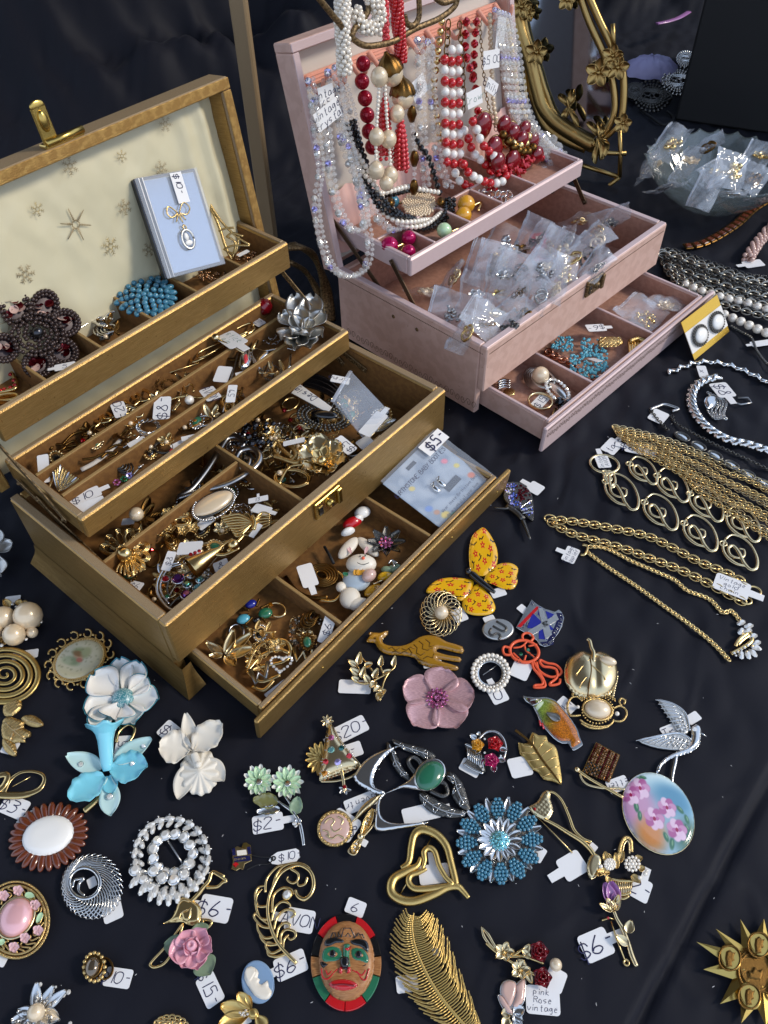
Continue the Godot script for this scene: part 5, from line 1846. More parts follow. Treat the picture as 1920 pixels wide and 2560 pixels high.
func pearl_crest():
	zone("s3")
	begin("pearl_brooch","antique gold brooch with oval pearl, looped sides and beaded arms","brooch",650,1265)
	domep("pearl",650,1265,727,1272,60,46,M.pearl_warm,30)
	ringp("bezel",650,1265,736,1272,68,8,M.gold_fil,30)
	var bd := []
	for e in oval(650,1268,92,80,30): bd.append([e[0],e[1],6])
	ballset("rim_beads",bd,M.gold_fil,24)
	for q in [[548,1300,490,1300,470,1250,490,1200,530,1190,560,1215],[735,1330,790,1335,820,1300,812,1262,780,1245,745,1258],[545,1325,580,1350,650,1368,720,1358,745,1325],[552,1345,600,1372,660,1378,716,1366],[560,1210,550,1170,590,1160,650,1140,680,1160,740,1195,752,1220],[640,1140,645,1110,665,1090,690,1105,680,1140],[790,1245,778,1220,790,1200,812,1212,805,1235],[505,1190,500,1172,520,1165]]:
		wire("loop",q,7,M.gold_fil,20)
	ballsp("pearl",[[533,1250,11],[765,1290,14]],M.pearl,14)
	gemsp("stone",[[655,1170,14]],M.crystal,30,null,M.gold_fil)
	var g := []
	for i in 30: g.append([555 + (i % 15) * 14,1155 + abs((i % 15) - 7) * 7 + (i / 15) * 10,5])
	ballset("beads",g,M.gold_fil,24)

func flower_basket():
	zone("s2")
	begin("basket_brooch","silver basket brooch with red, magenta and yellow metal roses","brooch",1470,1530)
	ptag(1365,1610,1420,1640,120,80,[""],0,0,0.4)
	slab("basket",[1335,1478,1350,1465,1420,1500,1455,1600,1440,1640,1330,1590,1355,1550],6,22,M.silver_dark,3,2)
	var l := []
	for k in 8: l.append([1345 + k * 11,1480 + k * 4,1352 + k * 13,1560 + k * 8])
	wires("weave",l,4,M.silver,22,1)
	wires("rim",[[1325,1585,1380,1620,1440,1645],[1335,1470,1380,1490,1420,1508]],8,M.silver,22)
	wire("handle",[1415,1440,1460,1400,1520,1400,1560,1440,1575,1500,1560,1560],9,M.silver,20,5,false,1.0)
	var tw := []
	for e in range(0,22): tw.append([1415 + 80 * (1 - cos(e * 0.11)) ,1440 - sin(e * 0.14) * 42,5])
	for q in [[1400,1440,1360,1420,36],[1420,1500,1395,1530,30],[1540,1500,1585,1510,36],[1530,1560,1575,1575,40],[1500,1600,1505,1645,40],[1450,1560,1430,1600,34],[1410,1420,1420,1400,26]]: leafp("leaf",q[0],q[1],q[2],q[3],q[4],M.silver,26,0.5,0.1,0.7,0.1)
	rose("yellow_rose",1407,1478,40,M.amber,34)
	rose("red_rose",1510,1470,48,M.red,34)
	rose("magenta_rose",1490,1570,46,M.magenta,34)
	gemset("small_stones",[[1450,1440,8],[1450,1520,8],[1545,1540,8],[1440,1620,9],[1425,1600,9]],M.crystal,34)

func bird_pin():
	zone("s6")
	begin("bird_pin","gold line bird brooch with pitted body and red eye","pin",400,440)
	ptag(500,720,550,690,150,130,[""],2,0,0.5)
	ptag(620,615,640,590,50,45,[""],0,0,1)
	puffp("body",[245,370,290,345,320,295,350,275,370,290,368,330,385,390,365,440,330,450,290,430,262,412,248,390],22,24,M.gold_pale,12,3,7,func(q,d): return -2.5 * un * maxf(0,sin(q.x / un * 0.2) * sin(q.y / un * 0.2)) if d > 5 * un else 0.0)
	gemsp("eye",[[276,385,10]],M.gem_red,34)
	wire("back_line",[365,282,400,295,440,340,480,430,510,510,560,560,612,582],10,M.gold,18,5,false,1,[0.8,0.9,1.1,1])
	wire("belly_line",[330,445,400,480,480,530,560,580,610,630,640,680],13,M.gold,20,5,false,1,[0.7,1,1.1,1])
	wire("pin_stem",[270,410,400,540,500,645],4,M.gold,8,1)
	puffp("tail_drop",[590,700,610,660,650,655,675,690,660,760,625,800,600,790,585,745],22,20,M.gold_pale,14,3)

func pearl_basket():
	zone("s6")
	begin("basket_brooch","gold basket brooch heaped with two clusters of seed pearls","brooch",800,760)
	ptag(905,860,960,890,110,130,["2-"],3,0,0.5)
	wire("handle",[775,660,790,590,815,555,845,570,850,640],12,M.gold_fil,14,6,false,0.5)
	wire("handle",[795,660,805,600,822,575,835,590,838,650],5,M.gold_pale,18)
	slab("basket",[735,800,855,810,845,880,830,905,780,905,755,870],6,20,M.gold_dark,3,2)
	var l := []
	for k in 9: l.append([735 + k * 15,800 + k,765 + k * 9,885 + (k % 2) * 2])
	wires("slat",l,4.5,M.gold_pale,20,1)
	wires("rim",[[730,800,790,812,860,812],[755,880,800,895,845,880],[770,905,800,918,835,902]],8,M.gold,20)
	for q in [[720,760,640,760,44],[760,740,750,650,40],[700,700,690,640,40],[770,700,800,640,46],[870,680,915,680,40],[890,740,930,740,40],[850,780,900,830,46],[720,790,700,825,40],[690,740,640,790,40],[730,690,700,650,34]]: leafp("leaf",q[0],q[1],q[2],q[3],q[4],M.gold_fil,26,0.5,0.12,0.7,0.1)
	for c in [[855,710,40,15],[722,712,28,12]]:
		var b := [[c[0],c[1],12]]
		for e in oval(c[0],c[1],c[2] * 0.5,c[2] * 0.5,6): b.append([e[0],e[1],11])
		for e in oval(c[0],c[1],c[2],c[2],12): b.append([e[0],e[1],10])
		ballsp("seed_pearl",b,M.pearl,34)
	ballsp("seed_pearl",[[932,770,13],[900,793,12],[668,725,13],[940,752,9]],M.pearl,30)

func tulip_pin():
	zone("s6")
	begin("tulip_pin","gold stemmed tulip pin with a lilac enamel bud","pin",760,1060)
	ptag(640,1190,720,1155,180,150,["$6-"],1,0,0.5,0,null,"ink")
	for q in [[745,960,680,830,80],[750,960,720,820,90],[745,965,760,880,60]]: leafp("petal",q[0],q[1],q[2],q[3],q[4],M.lilac,22,0.6,0.05,0.9,0.12)
	for q in [[740,985,695,920,40],[745,985,770,900,44],[735,990,650,955,36],[750,985,780,930,36],[742,990,730,930,40]]: leafp("sepal",q[0],q[1],q[2],q[3],q[4],M.gold_pale,34,0.6,0.25,0.7,0.1)
	wire("stem",[745,990,765,1040,800,1100,830,1180,850,1250,880,1318],14,M.gold_pale,18,5,false,1,[0.8,0.8,1,1,1.2,1])
	for q in [[825,1120,845,1050,60],[830,1190,755,1140,56]]: leafp("leaf",q[0],q[1],q[2],q[3],q[4],M.gold_pale,24,0.4,0.1,0.8,0.1,0,0.04)
	wires("pin_stem",[[730,1050,760,1150,815,1290],[675,1045,720,1030,745,1040]],5,M.gold,10,1)
	ringp("coil",820,1295,835,1295,15,6,M.gold,10)
	gemsp("stone",[[712,1030,9]],M.gem_red,22)

func rose_spray():
	zone("s6")
	begin("rose_spray_brooch","gold flower spray brooch with two dark red roses and a pearl","brooch",250,1260)
	ptag(400,1395,420,1340,120,110,[""],0,0,0.4)
	zone("s5")
	wires("stem_leaf",[[1430,1080,1445,1140,1480,1190,1510,1215],[1432,1085,1470,1130,1505,1190,1530,1220]],9,M.gold_pale,18,5,[0.4,1.2,1,0.8])
	zone("s6")
	wires("stem",[[-10,1180,60,1240,140,1260,220,1260,330,1300],[60,1240,150,1300,230,1340,280,1370],[140,1260,200,1220,240,1200]],9,M.gold,20,5)
	for c in [[95,1235],[190,1340]]:
		for i in 5: leafp("petal",c[0],c[1],c[0] + cos(i * 1.257) * 62,c[1] + sin(i * 1.257 ) * 62,46,M.gold_pale,26,0.5,0.15,1.0,0.1)
		ballsp("bud",[[c[0],c[1],11]],M.gold_fil,30)
	for q in [[210,1250,245,1190,44],[220,1330,260,1425,44],[250,1270,200,1220,40],[170,1280,210,1320,40]]: leafp("leaf",q[0],q[1],q[2],q[3],q[4],M.gold_pale,22,0.4,0.1,0.8,0.05)
	rose("dark_red_rose",302,1232,58,M.dark_red,34)
	rose("dark_red_rose",322,1385,56,M.dark_red,34)
	ballsp("pearl",[[402,1308,36]],M.pearl_warm,14)

func enamel_rose():
	zone("s6")
	begin("rose_brooch","blush pink enamel rosebud brooch with silver outlines","brooch",140,1530)
	ptag(325,1518,400,1525,200,150,["pink","Rose","vintage"],0,0,0.6)
	for q in [[85,1420,115,1402,155,1408,170,1440,160,1500,130,1560,95,1520,75,1470],[165,1430,215,1390,220,1440,212,1520,180,1560,140,1560,165,1490],[60,1490,90,1500,130,1560,150,1600,110,1590,75,1540]]:
		puffp("petal",q,26,22,M.blush,10,3,8)
		wire("outline",q,5,M.silver,14,3,true)
	for q in [[130,1590,80,1600,60],[150,1590,215,1570,70],[150,1610,205,1650,60],[120,1620,90,1680,60],[160,1640,190,1700,60]]: leafp("leaf",q[0],q[1],q[2],q[3],q[4],M.gold_pale if q[0] < 140 else M.silver,16,0.4,0.05,0.8)
	wire("stem",[145,1560,150,1640,150,1720],10,M.silver,14)

func sunburst():
	zone("s6")
	begin("sunburst_brooch","large bronze gold sunburst with pointed rays and coin medallions","brooch",1590,1350)
	var cx := 1605.0
	var cy := 1345.0
	for r in [[1235,1172,60],[1350,1095,64],[1495,1038,70],[1635,1035,80],[1275,1335,66],[1375,1540,74],[1500,1655,80],[1650,1680,80],[1820,1100,80],[1900,1250,80],[1900,1500,80]]:
		var m := MB.new()
		var tip := Q(r[0],r[1],14 * un)
		var base := Q(lerpf(r[0],cx,0.72),lerpf(r[1],cy,0.72),18 * un)
		var d := (base - tip).normalized()
		var s = d.cross(UPV) * r[2] * 1.0 * un
		m.smooth(false)
		var top := base + UPV * 26 * un
		var a = base + s - UPV * 8 * un
		var b = base - s - UPV * 8 * un
		m.tri(tip,a,top); m.tri(tip,top,b); m.tri(a,b,top); m.tri(tip,b,a)
		part("ray",m,M.brass)
	discp("body",cx,cy,cx + 130,cy,130,24,M.gold_dark,6)
	discp("centre_coin",1590,1345,1690,1345,115,12,M.gold_dark,30)
	discp_ring("centre_rim",1590,1345,115,125,98,108,30,46,M.gold_dark)
	for c in [[1432,1268],[1605,1190],[1548,1495],[1740,1270],[1740,1440]]:
		discp("coin",c[0],c[1],c[0] + 62,c[1],70,20,M.brass,34)
		discp_ring("coin_rim",c[0],c[1],70,80,60,69,50,62,M.gold_dark)
		puffp("relief_head",[c[0] - 20,c[1] + 55,c[0] - 28,c[1],c[0] - 22,c[1] - 38,c[0],c[1] - 50,c[0] + 20,c[1] - 30,c[0] + 34,c[1] - 36,c[0] + 22,c[1] - 5,c[0] + 28,c[1] + 15,c[0] + 10,c[1] + 24,c[0] + 16,c[1] + 50],12,7,M.gold_dark,53,1,5)
	puffp("relief_crown",[1540,1390,1535,1340,1555,1350,1575,1315,1600,1345,1625,1325,1630,1370,1615,1405],14,10,M.gold_dark,40,1,6)

# ---------- brooches, left side ----------
func silver_petals():
	zone("s1")
	begin("petal_brooch","brushed silver petal brooch cut off by the edge of the table view","brooch",0,350)
	for q in [[-20,340,85,290,110],[-20,360,15,495,110],[-30,340,-10,220,110],[-40,350,-160,400,110]]: leafp("petal",q[0],q[1],q[2],q[3],q[4],M.silver_satin,16,0.4,0.05,1.5,0.1)

func pearl_cluster():
	zone("s1")
	begin("pearl_cluster_brooch","gold brooch clustered with big cream pearls, tag behind","brooch",110,760)
	ptag(75,612,120,606,90,50,[""],0,0,0.5)
	ballsp("pearl",[[165,710,82],[20,720,66],[83,822,63],[190,808,33],[-40,800,50]],M.pearl_warm,8)
	discp("plate",95,755,200,745,95,10,M.gold_dark,4)
	for q in [[200,780,258,715,60],[215,770,250,755,46],[60,660,30,625,50],[110,650,130,620,50],[150,640,165,625,40],[60,850,20,900,60],[20,840,-10,890,50]]: leafp("leaf",q[0],q[1],q[2],q[3],q[4],M.gold_fil,14,0.5,0.1,0.8,0.25)
	gemsp("stone",[[85,768,12],[150,810,12],[243,745,10],[155,848,10],[10,885,12],[75,640,10],[95,655,8]],M.crystal,46)

func spiral_brooch():
	zone("s1")
	begin("spiral_brooch","large gold spiral disc brooch","brooch",30,1050)
	ptag(150,940,220,930,150,60,[""],0,0,0.3)
	var m := MB.new()
	var p := []
	for i in 150:
		var t := i / 149.0
		var a := -0.7 + t * TAU * 4.6
		var r := 10 + 208 * pow(t,1.0)
		p.append(Q(30 + cos(a) * r,1055 + sin(a) * r * 0.80,(16 + 26 * (1 - t)) * un))
	m.tube(p,[6 * un,13 * un,16 * un,19 * un],8,false,0.55)
	part("spiral",m,M.gold_matte)

func maple_leaves():
	zone("s1")
	begin("leaf_brooch","gold brooch of three serrated leaves below the spiral disc","brooch",90,1390)
	ptag(60,1490,100,1500,90,80,[""],0,0,0.3)
	for o in [[20,1330,60,1310,110,1325,150,1345,140,1375,185,1400,180,1430,150,1435,155,1462,110,1460,70,1470,20,1440,8,1390],[125,1320,160,1300,205,1302,250,1335,258,1362,215,1372,165,1360],[15,1445,55,1440,90,1470,102,1520,92,1545,50,1530,20,1495],[20,1250,70,1220,120,1205,132,1250,100,1290,60,1310,25,1300]]:
		puffp("leaf",o,22,30,M.gold_fil,10,2,7,func(q,d): return 2.5 * un * sin(q.x / un * 0.25 + q.y / un * 0.2) if d > 4 * un else 0.0)
	wires("vein",[[30,1340,80,1390,150,1440],[80,1390,60,1450],[80,1390,130,1370],[150,1325,200,1340,250,1355],[30,1460,60,1490,90,1530]],3,M.gold_pale,34,3)

func portrait_oval():
	zone("s1")
	begin("portrait_brooch","oval brooch with a faded painted portrait in a scrolled gold frame","brooch",470,970)
	var rot := -0.52
	var im := Image.create(128,128,false,Image.FORMAT_RGB8)
	im.fill(cc(196,186,150))
	for e in [[0.5,0.5,0.4,0.32,214,206,176],[0.55,0.42,0.18,0.12,150,156,110],[0.52,0.52,0.1,0.09,214,160,128],[0.5,0.44,0.12,0.06,150,112,76],[0.42,0.62,0.17,0.1,150,160,120],[0.3,0.6,0.12,0.08,178,182,146],[0.66,0.4,0.1,0.12,170,172,128],[0.56,0.6,0.07,0.05,196,120,100]]: pell(im,e[0],e[1],e[2],e[3],0.4,cc(e[4],e[5],e[6]),0.5)
	for k in 60: pell(im,rng.randf(),rng.randf(),0.03,0.02,rng.randf() * 3,Color(cc(120,120,90),0.25),0.5)
	pmat("portrait_print",im,0.18,1.0)
	var o := flat2(oval(470,970,158,104,34,rot))
	puffp("portrait",o,16,30,M.portrait_print,20,1,9,null,uvbox(o))
	discp_ring("frame",470,970,170,118,150,98,8,30,M.gold_fil,null,rot)
	var bd := []
	for e in oval(470,970,157,106,60,rot): bd.append([e[0],e[1],4.5])
	ballset("frame_beads",bd,M.gold_fil,30)
	for i in 14:
		var a := TAU * i / 14
		var m := MB.new()
		var p := []
		for k in 11:
			var b: float = -0.6 + k * 0.52
			var rr := 26.0 * (1.0 - k * 0.02)
			var q := Vector2(cos(a) * 190 + cos(a + b) * rr,sin(a) * 140 + sin(a + b) * rr).rotated(rot)
			p.append(Q(470 + q.x,970 + q.y,12 * un))
		m.tube(cr(p,2),6.5 * un,6)
		part("scroll",m,M.gold_fil)
		var q2 := Vector2(cos(a + 0.22) * 186,sin(a + 0.22) * 136).rotated(rot)
		ballsp("knob",[[470 + q2.x,970 + q2.y,9]],M.gold_fil,6)

func white_flower():
	zone("s1")
	begin("flower_brooch","white enamel flower brooch with turquoise edged petals and speckled centre","brooch",725,1195)
	for q in [[735,1170,720,990,150,0],[740,1170,835,1010,170,4],[700,1180,570,1080,210,12],[770,1190,875,1090,150,14],[700,1220,520,1300,190,4],[760,1220,942,1215,170,6],[750,1240,800,1360,170,2],[710,1240,545,1370,150,0],[727,1240,690,1335,220,22]]:
		leafp("petal",q[0],q[1],q[2],q[3],q[4],M.white,24 + q[5],0.32,0.1,1.5,0.06)
		leafp("painted_edge",q[0],q[1],lerpf(q[0],q[2],1.05),lerpf(q[1],q[3],1.05),q[4] * 1.03,M.turq,18 + q[5],0.32,0.1,1.5,0.06)
	var im := Image.create(128,128,false,Image.FORMAT_RGB8)
	im.fill(cc(60,130,140))
	for k in 420: pell(im,rng.randf(),rng.randf(),0.018,0.012,rng.randf() * 3,cc(214,228,226),0.3)
	pmat("speckle",im,0.4,0.3)
	M.speckle.uv1_triplanar = true; M.speckle.uv1_scale = Vector3.ONE * 50
	domep("centre",727,1200,792,1200,66,46,M.speckle,40)
	wire("stem",[690,1330,660,1370,640,1400],8,M.green,10)
	wire("stem",[700,1330,712,1360,715,1400],8,M.green,10)

func aqua_orchid():
	zone("s4")
	begin("orchid_brooch","pale blue plastic orchid brooch set with rhinestones on a gold stem","brooch",640,170)
	ptag(725,30,740,-60,170,90,["$15"],0,0,0.6)
	wire("loop",[690,60,740,20,785,-40,800,-90,770,-115,735,-100,700,-60,690,-10],9,M.gold,20)
	leafp("petal",600,150,405,80,120,M.aqua_pale,26,0.25,0.05,0.8,0.08)
	leafp("petal",680,110,908,-15,130,M.aqua_pale,26,0.25,0.05,0.8,0.08)
	leafp("petal",620,190,425,350,185,M.aqua,30,0.25,0.08,1.05,0.1,0.05,0.012)
	leafp("petal",660,150,885,150,200,M.aqua,30,0.25,0.08,1.05,0.1,0.05,0.012)
	leafp("petal",650,200,660,430,120,M.aqua_pale,24,0.25,0.02,1.3,0.04)
	leafp("petal",645,190,668,300,90,M.aqua,28,0.25,0.02,1.0,0.06)
	# trumpet, standing up and away
	var m := MB.new()
	var a := Q(635,160,40 * un)
	var b := Q(620,-120,150 * un)
	var ax := (b - a).normalized()
	var bs := along(ax)
	var rs := []
	for e in [[0.0,24],[0.15,34],[0.4,40],[0.65,46],[0.82,58],[0.93,84],[1.0,112],[1.0,108],[0.9,76],[0.7,40]]:
		var ring := []
		for j in 28:
			var u := TAU * j / 28
			var ru: float = 1.0 + (0.1 * sin(u * 6) if e[1] > 70 else 0.0)
			ring.append(a.lerp(b,e[0]) + bs.x * cos(u) * e[1] * ru * un + bs.z * sin(u) * e[1] * ru * un + ax * (0.1 * sin(u * 6.0) * e[1] * un if e[1] > 70 else 0.0))
		rs.append(ring)
	m.rings(rs,true)
	m.fan(rs[0],a,true)
	part("trumpet",m,M.aqua)
	gemsp("stone",[[478,120,15],[466,232,15],[783,113,16],[848,12,15],[648,310,17]],M.crystal,48,null,M.silver)
	wire("stem",[625,240,610,290,570,340,500,400],15,M.gold,14,5,false,1,[0.6,0.9,1.1,1.3])

func white_orchid():
	zone("s1")
	begin("orchid_brooch","matte ivory white orchid brooch with ruffled petals","brooch",1140,1520)
	ptag(1010,1400,1060,1440,140,110,["$5"],0,0,0.4)
	leafp("petal",1140,1510,1110,1305,95,M.white_matte,20,0.35,0.06,0.8,0.1)
	leafp("petal",1130,1500,950,1500,210,M.white_matte,26,0.25,0.06,1.0,0.08,0.05,0.02)
	leafp("petal",1150,1510,1322,1360,180,M.white_matte,28,0.25,0.06,1.0,0.1,0.06,0.02)
	leafp("petal",1130,1580,1060,1800,120,M.white_matte,14,0.3,0.0,1.0,0.02)
	leafp("petal",1200,1570,1330,1690,130,M.white_matte,14,0.3,0.0,1.0,0.04)
	var m := MB.new()
	var rs := []
	for i in 9:
		var ring := []
		var r := i / 8.0
		for j in 60:
			var u := TAU * j / 60
			var z := 40 - 20 * r * r + 10 * sin(u * 13) * r * r + 18 * exp(-r * 6)
			ring.append(Q(1180 + cos(u) * r * 112 * (1 + 0.04 * sin(u * 13 + 1)),1630 + sin(u) * r * 138 * (1 + 0.04 * sin(u * 13 + 1)),z * un))
		rs.append(ring)
	var low := []
	for p in rs[8]: low.append(p - Vector3(0,16 * un,0))
	rs.append(low)
	m.rings(rs,true)
	part("lip",m,M.white_matte)
	ballsp("column",[[1175,1590,20]],M.white_matte,40)
	wire("throat",[1150,1530,1165,1570,1175,1600],22,M.white_matte,50)

func ribbon_pin():
	zone("s4")
	begin("ribbon_pin","gold open ribbon loop pin with a $3 tag","pin",120,240)
	ptag(85,372,140,395,160,110,["$3-"],0,0,0.4)
	wire("ribbon",[-30,300,60,305,150,300,230,270,262,220,250,180,190,162,120,170,60,215,20,290],17,M.gold,20,6,false,0.45,[1.4,1.3,1,0.6,0.5,0.6,1.0])
	wire("ribbon",[-30,290,20,250,45,200,30,180,-20,190],20,M.gold,24,5,false,0.45)
	wire("pin_stem",[70,255,180,195],3,M.gold,10,1)

func brown_white_oval():
	zone("s4")
	begin("oval_brooch","white oval cabochon brooch ringed by glossy brown beads","brooch",287,545)
	ptag(160,450,200,420,110,70,[""],0,0,0.3)
	var rot := -0.38
	for i in 27:
		var a := TAU * i / 27
		var q := Vector2(cos(a) * 186,sin(a) * 146).rotated(rot)
		var d := Vector2(cos(a) * 242,sin(a) * 198).rotated(rot)
		var m := MB.new()
		var f := fr(287 + q.x,548 + q.y,22 * un,287 + d.x,548 + d.y)
		m.xf = f
		m.ell(Vector3.ZERO,58 * un,20 * un,24 * un,12,8)
		part("brown_bead",m,M.brown)
	discp("back",287,548,440,485,120,20,M.brown,4)
	var o := flat2(oval(287,545,160,112,36,rot))
	puffp("cabochon",o,46,90,M.white,30,1,9)

func silver_swirl():
	zone("s4")
	begin("swirl_brooch","silver openwork swirl brooch, tag showing beneath","brooch",545,845)
	ptag(665,985,720,960,110,120,[""],0,0,0.3)
	ptag(545,820,580,800,50,60,[""],0,0,0.3)
	for ly in 2:
		for i in 34:
			var a := TAU * i / 34
			var p := []
			for k in 9:
				var t := k / 8.0
				var b := a + t * (0.85 if ly == 0 else -0.42) + 0.3
				var ix := 502 + cos(a) * 92
				var iy := 825 + sin(a) * 92
				var ox := 545 + cos(b) * 186
				var oy := 845 + sin(b) * 198
				p.append(Q(lerpf(ix,ox,t),lerpf(iy,oy,t),(16 + 34 * sin(PI * (0.25 + 0.65 * t)) - ly * 9) * un))
			var m := MB.new()
			m.tube(p,[2.6 * un,4.6 * un,3.2 * un],6)
			part("swirl_rod",m,M.silver)
	var h := []
	for e in oval(502,825,92,92,30): h.append_array(e)
	wire("inner_rim",h,12,M.silver,42,2,true)
	wire("crescent",[430,850,440,810,470,800,495,798,470,830,468,870,500,900],9,M.silver,30)

func wreath():
	zone("s4")
	begin("wreath_brooch","clear rhinestone wreath brooch of round and pointed stones","brooch",1010,690)
	var ring := []
	for e in oval(1020,650,118,120,13): ring.append([e[0],e[1],32])
	gemsp("round_stone",ring,M.crystal,26,null,M.silver)
	discp_ring("frame",1018,662,215,230,190,205,6,14,M.silver)
	discp_ring("frame",1020,655,130,132,112,114,6,14,M.silver)
	var i := 0
	for e in oval(1015,668,205,215,22,0,0.1):
		var a := atan2(e[1] - 668,e[0] - 1015)
		for s in [-1.0,1.0]:
			var b: float = a + s * 0.5 + 1.2
			var m := MB.new()
			var c := Q(e[0] + s * 14 * cos(a),e[1] + s * 14 * sin(a),(26 + 8 * s) * un)
			var d := Q(e[0] + cos(b) * 30,e[1] + sin(b) * 30,26 * un) - Q(e[0],e[1],26 * un)
			m.marq(c,d,66 * un,34 * un,16 * un)
			part("pointed_stone",m,M.crystal)
		ballsp("prong",[[e[0] + cos(a) * 36,e[1] + sin(a) * 36,6]],M.silver,22)
		i += 1
	for k in 16:
		var t := k / 15.0
		var x := lerpf(790,1180,t)
		var y := 800 + 105 * sin(PI * t) + (18 if k % 2 == 0 else -20)
		var m := MB.new()
		var d := Q(x - 30 + 60 * t,y + 50,0) - Q(x,y,0)
		m.marq(Q(x,y,36 * un),d,74 * un,38 * un,18 * un)
		part("pointed_stone",m,M.crystal)
	gemsp("round_stone",[[800,745,32],[910,750,30],[895,845,26],[960,790,32],[1030,800,32],[1090,770,30],[850,800,26]],M.crystal,44,null,M.silver)
	wire("pin_stem",[965,525,1085,715],5,M.steel,10,1)

func pink_pearl_oval():
	zone("s4")
	begin("filigree_brooch","round gold filigree brooch with an oval pink pearl and tiny enamel flowers","brooch",95,1045)
	ptag(10,1270,40,1280,70,80,[""],0,0,0.3)
	for sc in [1.0,0.9]: 
		wire("rim",flat2(oval(95,1042,196 * sc,226 * sc,30)),9,M.gold_fil,18,2,true)
	for i in 26:
		var a := TAU * i / 26
		var p := []
		for k in 6:
			var t := k / 5.0
			var r := lerpf(0.6,0.92,t)
			var b := a + 0.16 * sin(t * 6.0)
			p.append(95 + cos(b) * 196 * r); p.append(1042 + sin(b) * 226 * r)
		wire("tracery",p,6,M.gold_fil,20,3)
	var bd := []
	for e in oval(95,1042,196,226,70): bd.append([e[0],e[1],6])
	ballset("rim_beads",bd,M.gold_fil,20)
	ringp("bezel",95,1028,98,1145,104,11,M.gold_pale,28)
	domep("pink_pearl",95,1028,98,1138,95,62,M.pearl_pink,28)
	for c in [[110,870],[25,900],[210,955],[228,1105],[150,1150],[85,1205]]:
		for k in 5: leafp("enamel_petal",c[0],c[1],c[0] + cos(k * 1.257) * 32,c[1] + sin(k * 1.257) * 32,30,M.pink,34,0.4,0.1,1.1,0.1)
	for q in [[150,890,205,905,34],[250,1000,220,1060,34],[30,1170,-15,1180,34]]: leafp("enamel_leaf",q[0],q[1],q[2],q[3],q[4],M.mint,32,0.4,0.05,0.8)

func saddle_pin():
	zone("s4")
	begin("saddle_pin","shiny gold saddle pin crossed by a riding crop, $6 tag","pin",1110,990)
	ptag(1275,975,1350,988,190,140,["$6-"],2,0,0.4)
	puffp("saddle",[965,1065,1010,1040,1040,985,1055,935,1085,905,1130,920,1185,960,1195,1010,1185,1060,1130,1078,1080,1055,1030,1060],30,30,M.gold,14,3,8)
	puffp("flap",[1075,1000,1110,985,1140,960,1130,1040,1090,1050],14,20,M.gold,40,3,8)
	wire("crop",[1330,790,1262,760,1240,810,1205,850,1160,905,1100,960],13,M.gold,24,4)
	wire("crop_handle",[1262,758,1340,808,1320,820,1290,845,1245,850,1225,850],10,M.gold,26,3)
	wire("loop",[1085,1060,1000,1180,900,1290,895,1315,925,1322,985,1290,1050,1180,1085,1070],8,M.gold,18,5)
	wire("stirrup",[1190,1040,1240,1045,1255,1060,1230,1090,1205,1070,1200,1040],8,M.gold,18,3)
	wires("stitch",[[1060,950,1085,925,1120,935],[1060,1040,1075,1000,1110,980]],3,M.gold_pale,46)

func porcelain_rose():
	zone("s4")
	begin("rose_brooch","pink porcelain rose brooch with three green leaves and a $15 tag","brooch",1150,1215)
	ptag(1245,1455,1275,1520,170,110,["$15-"],2,0,0.4)
	for q in [[1100,1200,975,1200,120],[1190,1130,1180,1065,110],[1190,1270,1250,1370,140]]: leafp("leaf",q[0],q[1],q[2],q[3],q[4],M.sage,22,0.25,0.05,0.9,0.08,0,0.02)
	for e in [[1130,1210,1005,1265,150,0.25],[1140,1230,1080,1335,150,0.2],[1160,1230,1175,1345,130,0.15],[1170,1210,1268,1240,150,0.3],[1170,1190,1240,1095,130,0.5],[1120,1190,1085,1110,130,0.5]]: leafp("outer_petal",e[0],e[1],e[2],e[3],e[4],M.rose,40,0.35,0.05,1.2,e[5])
	for e in [[1140,1210,1080,1190,100,0.8],[1150,1190,1180,1130,100,0.9],[1160,1215,1215,1200,90,0.8],[1145,1215,1130,1270,100,0.7]]: leafp("inner_petal",e[0],e[1],e[2],e[3],e[4],M.rose,62,0.5,-0.1,1.0,e[5])
	var m := MB.new()
	m.xf = fr(1140,1200,70 * un,1200,1200)
	m.lathe([Vector2(30 * un,0),Vector2(34 * un,25 * un),Vector2(24 * un,48 * un),Vector2(14 * un,52 * un),Vector2(10 * un,40 * un),Vector2(0,38 * un)],18)
	part("bud",m,M.rose)

func small_ring():
	zone("s4")
	begin("stone_ring","little gold ring with a scalloped dark stone setting","ring",575,1330)
	ptag(700,1385,770,1395,160,100,["$10-"],2,0,0.5)
	discp_ring("band",615,1330,60,70,46,56,4,40,M.gold_dark)
	discp("setting",558,1320,575,1240,62,30,M.gold_dark,36)
	for e in oval(560,1322,62,84,16): ballsp("scallop",[[e[0],e[1],13]],M.gold_fil,46)
	domep("stone",548,1322,560,1262,42,34,M.gem_smoke,60)

func silver_flower_pearl():
	zone("s4")
	begin("flower_brooch","silver rhinestone flower brooch with one pearl at the centre","brooch",215,1600)
	for q in [[210,1570,235,1415,66],[235,1570,335,1435,60],[250,1580,415,1465,64],[250,1600,370,1640,90],[190,1600,110,1585,70],[180,1620,75,1650,80],[230,1630,290,1690,90],[190,1640,150,1720,90]]:
		leafp("petal",q[0],q[1],q[2],q[3],q[4],M.silver,20,0.4,0.15,0.75,0.12,0,0.03)
		var g := []
		for k in 7: g.append([lerpf(q[0],q[2],0.3 + k * 0.09) + (k % 2) * 8 - 4,lerpf(q[1],q[3],0.3 + k * 0.09),8])
		gemset("pave_stones",g,M.crystal,36)
	gemsp("stone",[[238,1425,13],[330,1440,8],[405,1470,15],[415,1655,12]],M.crystal,44)
	ballsp("pearl",[[213,1590,50]],M.pearl_warm,14)

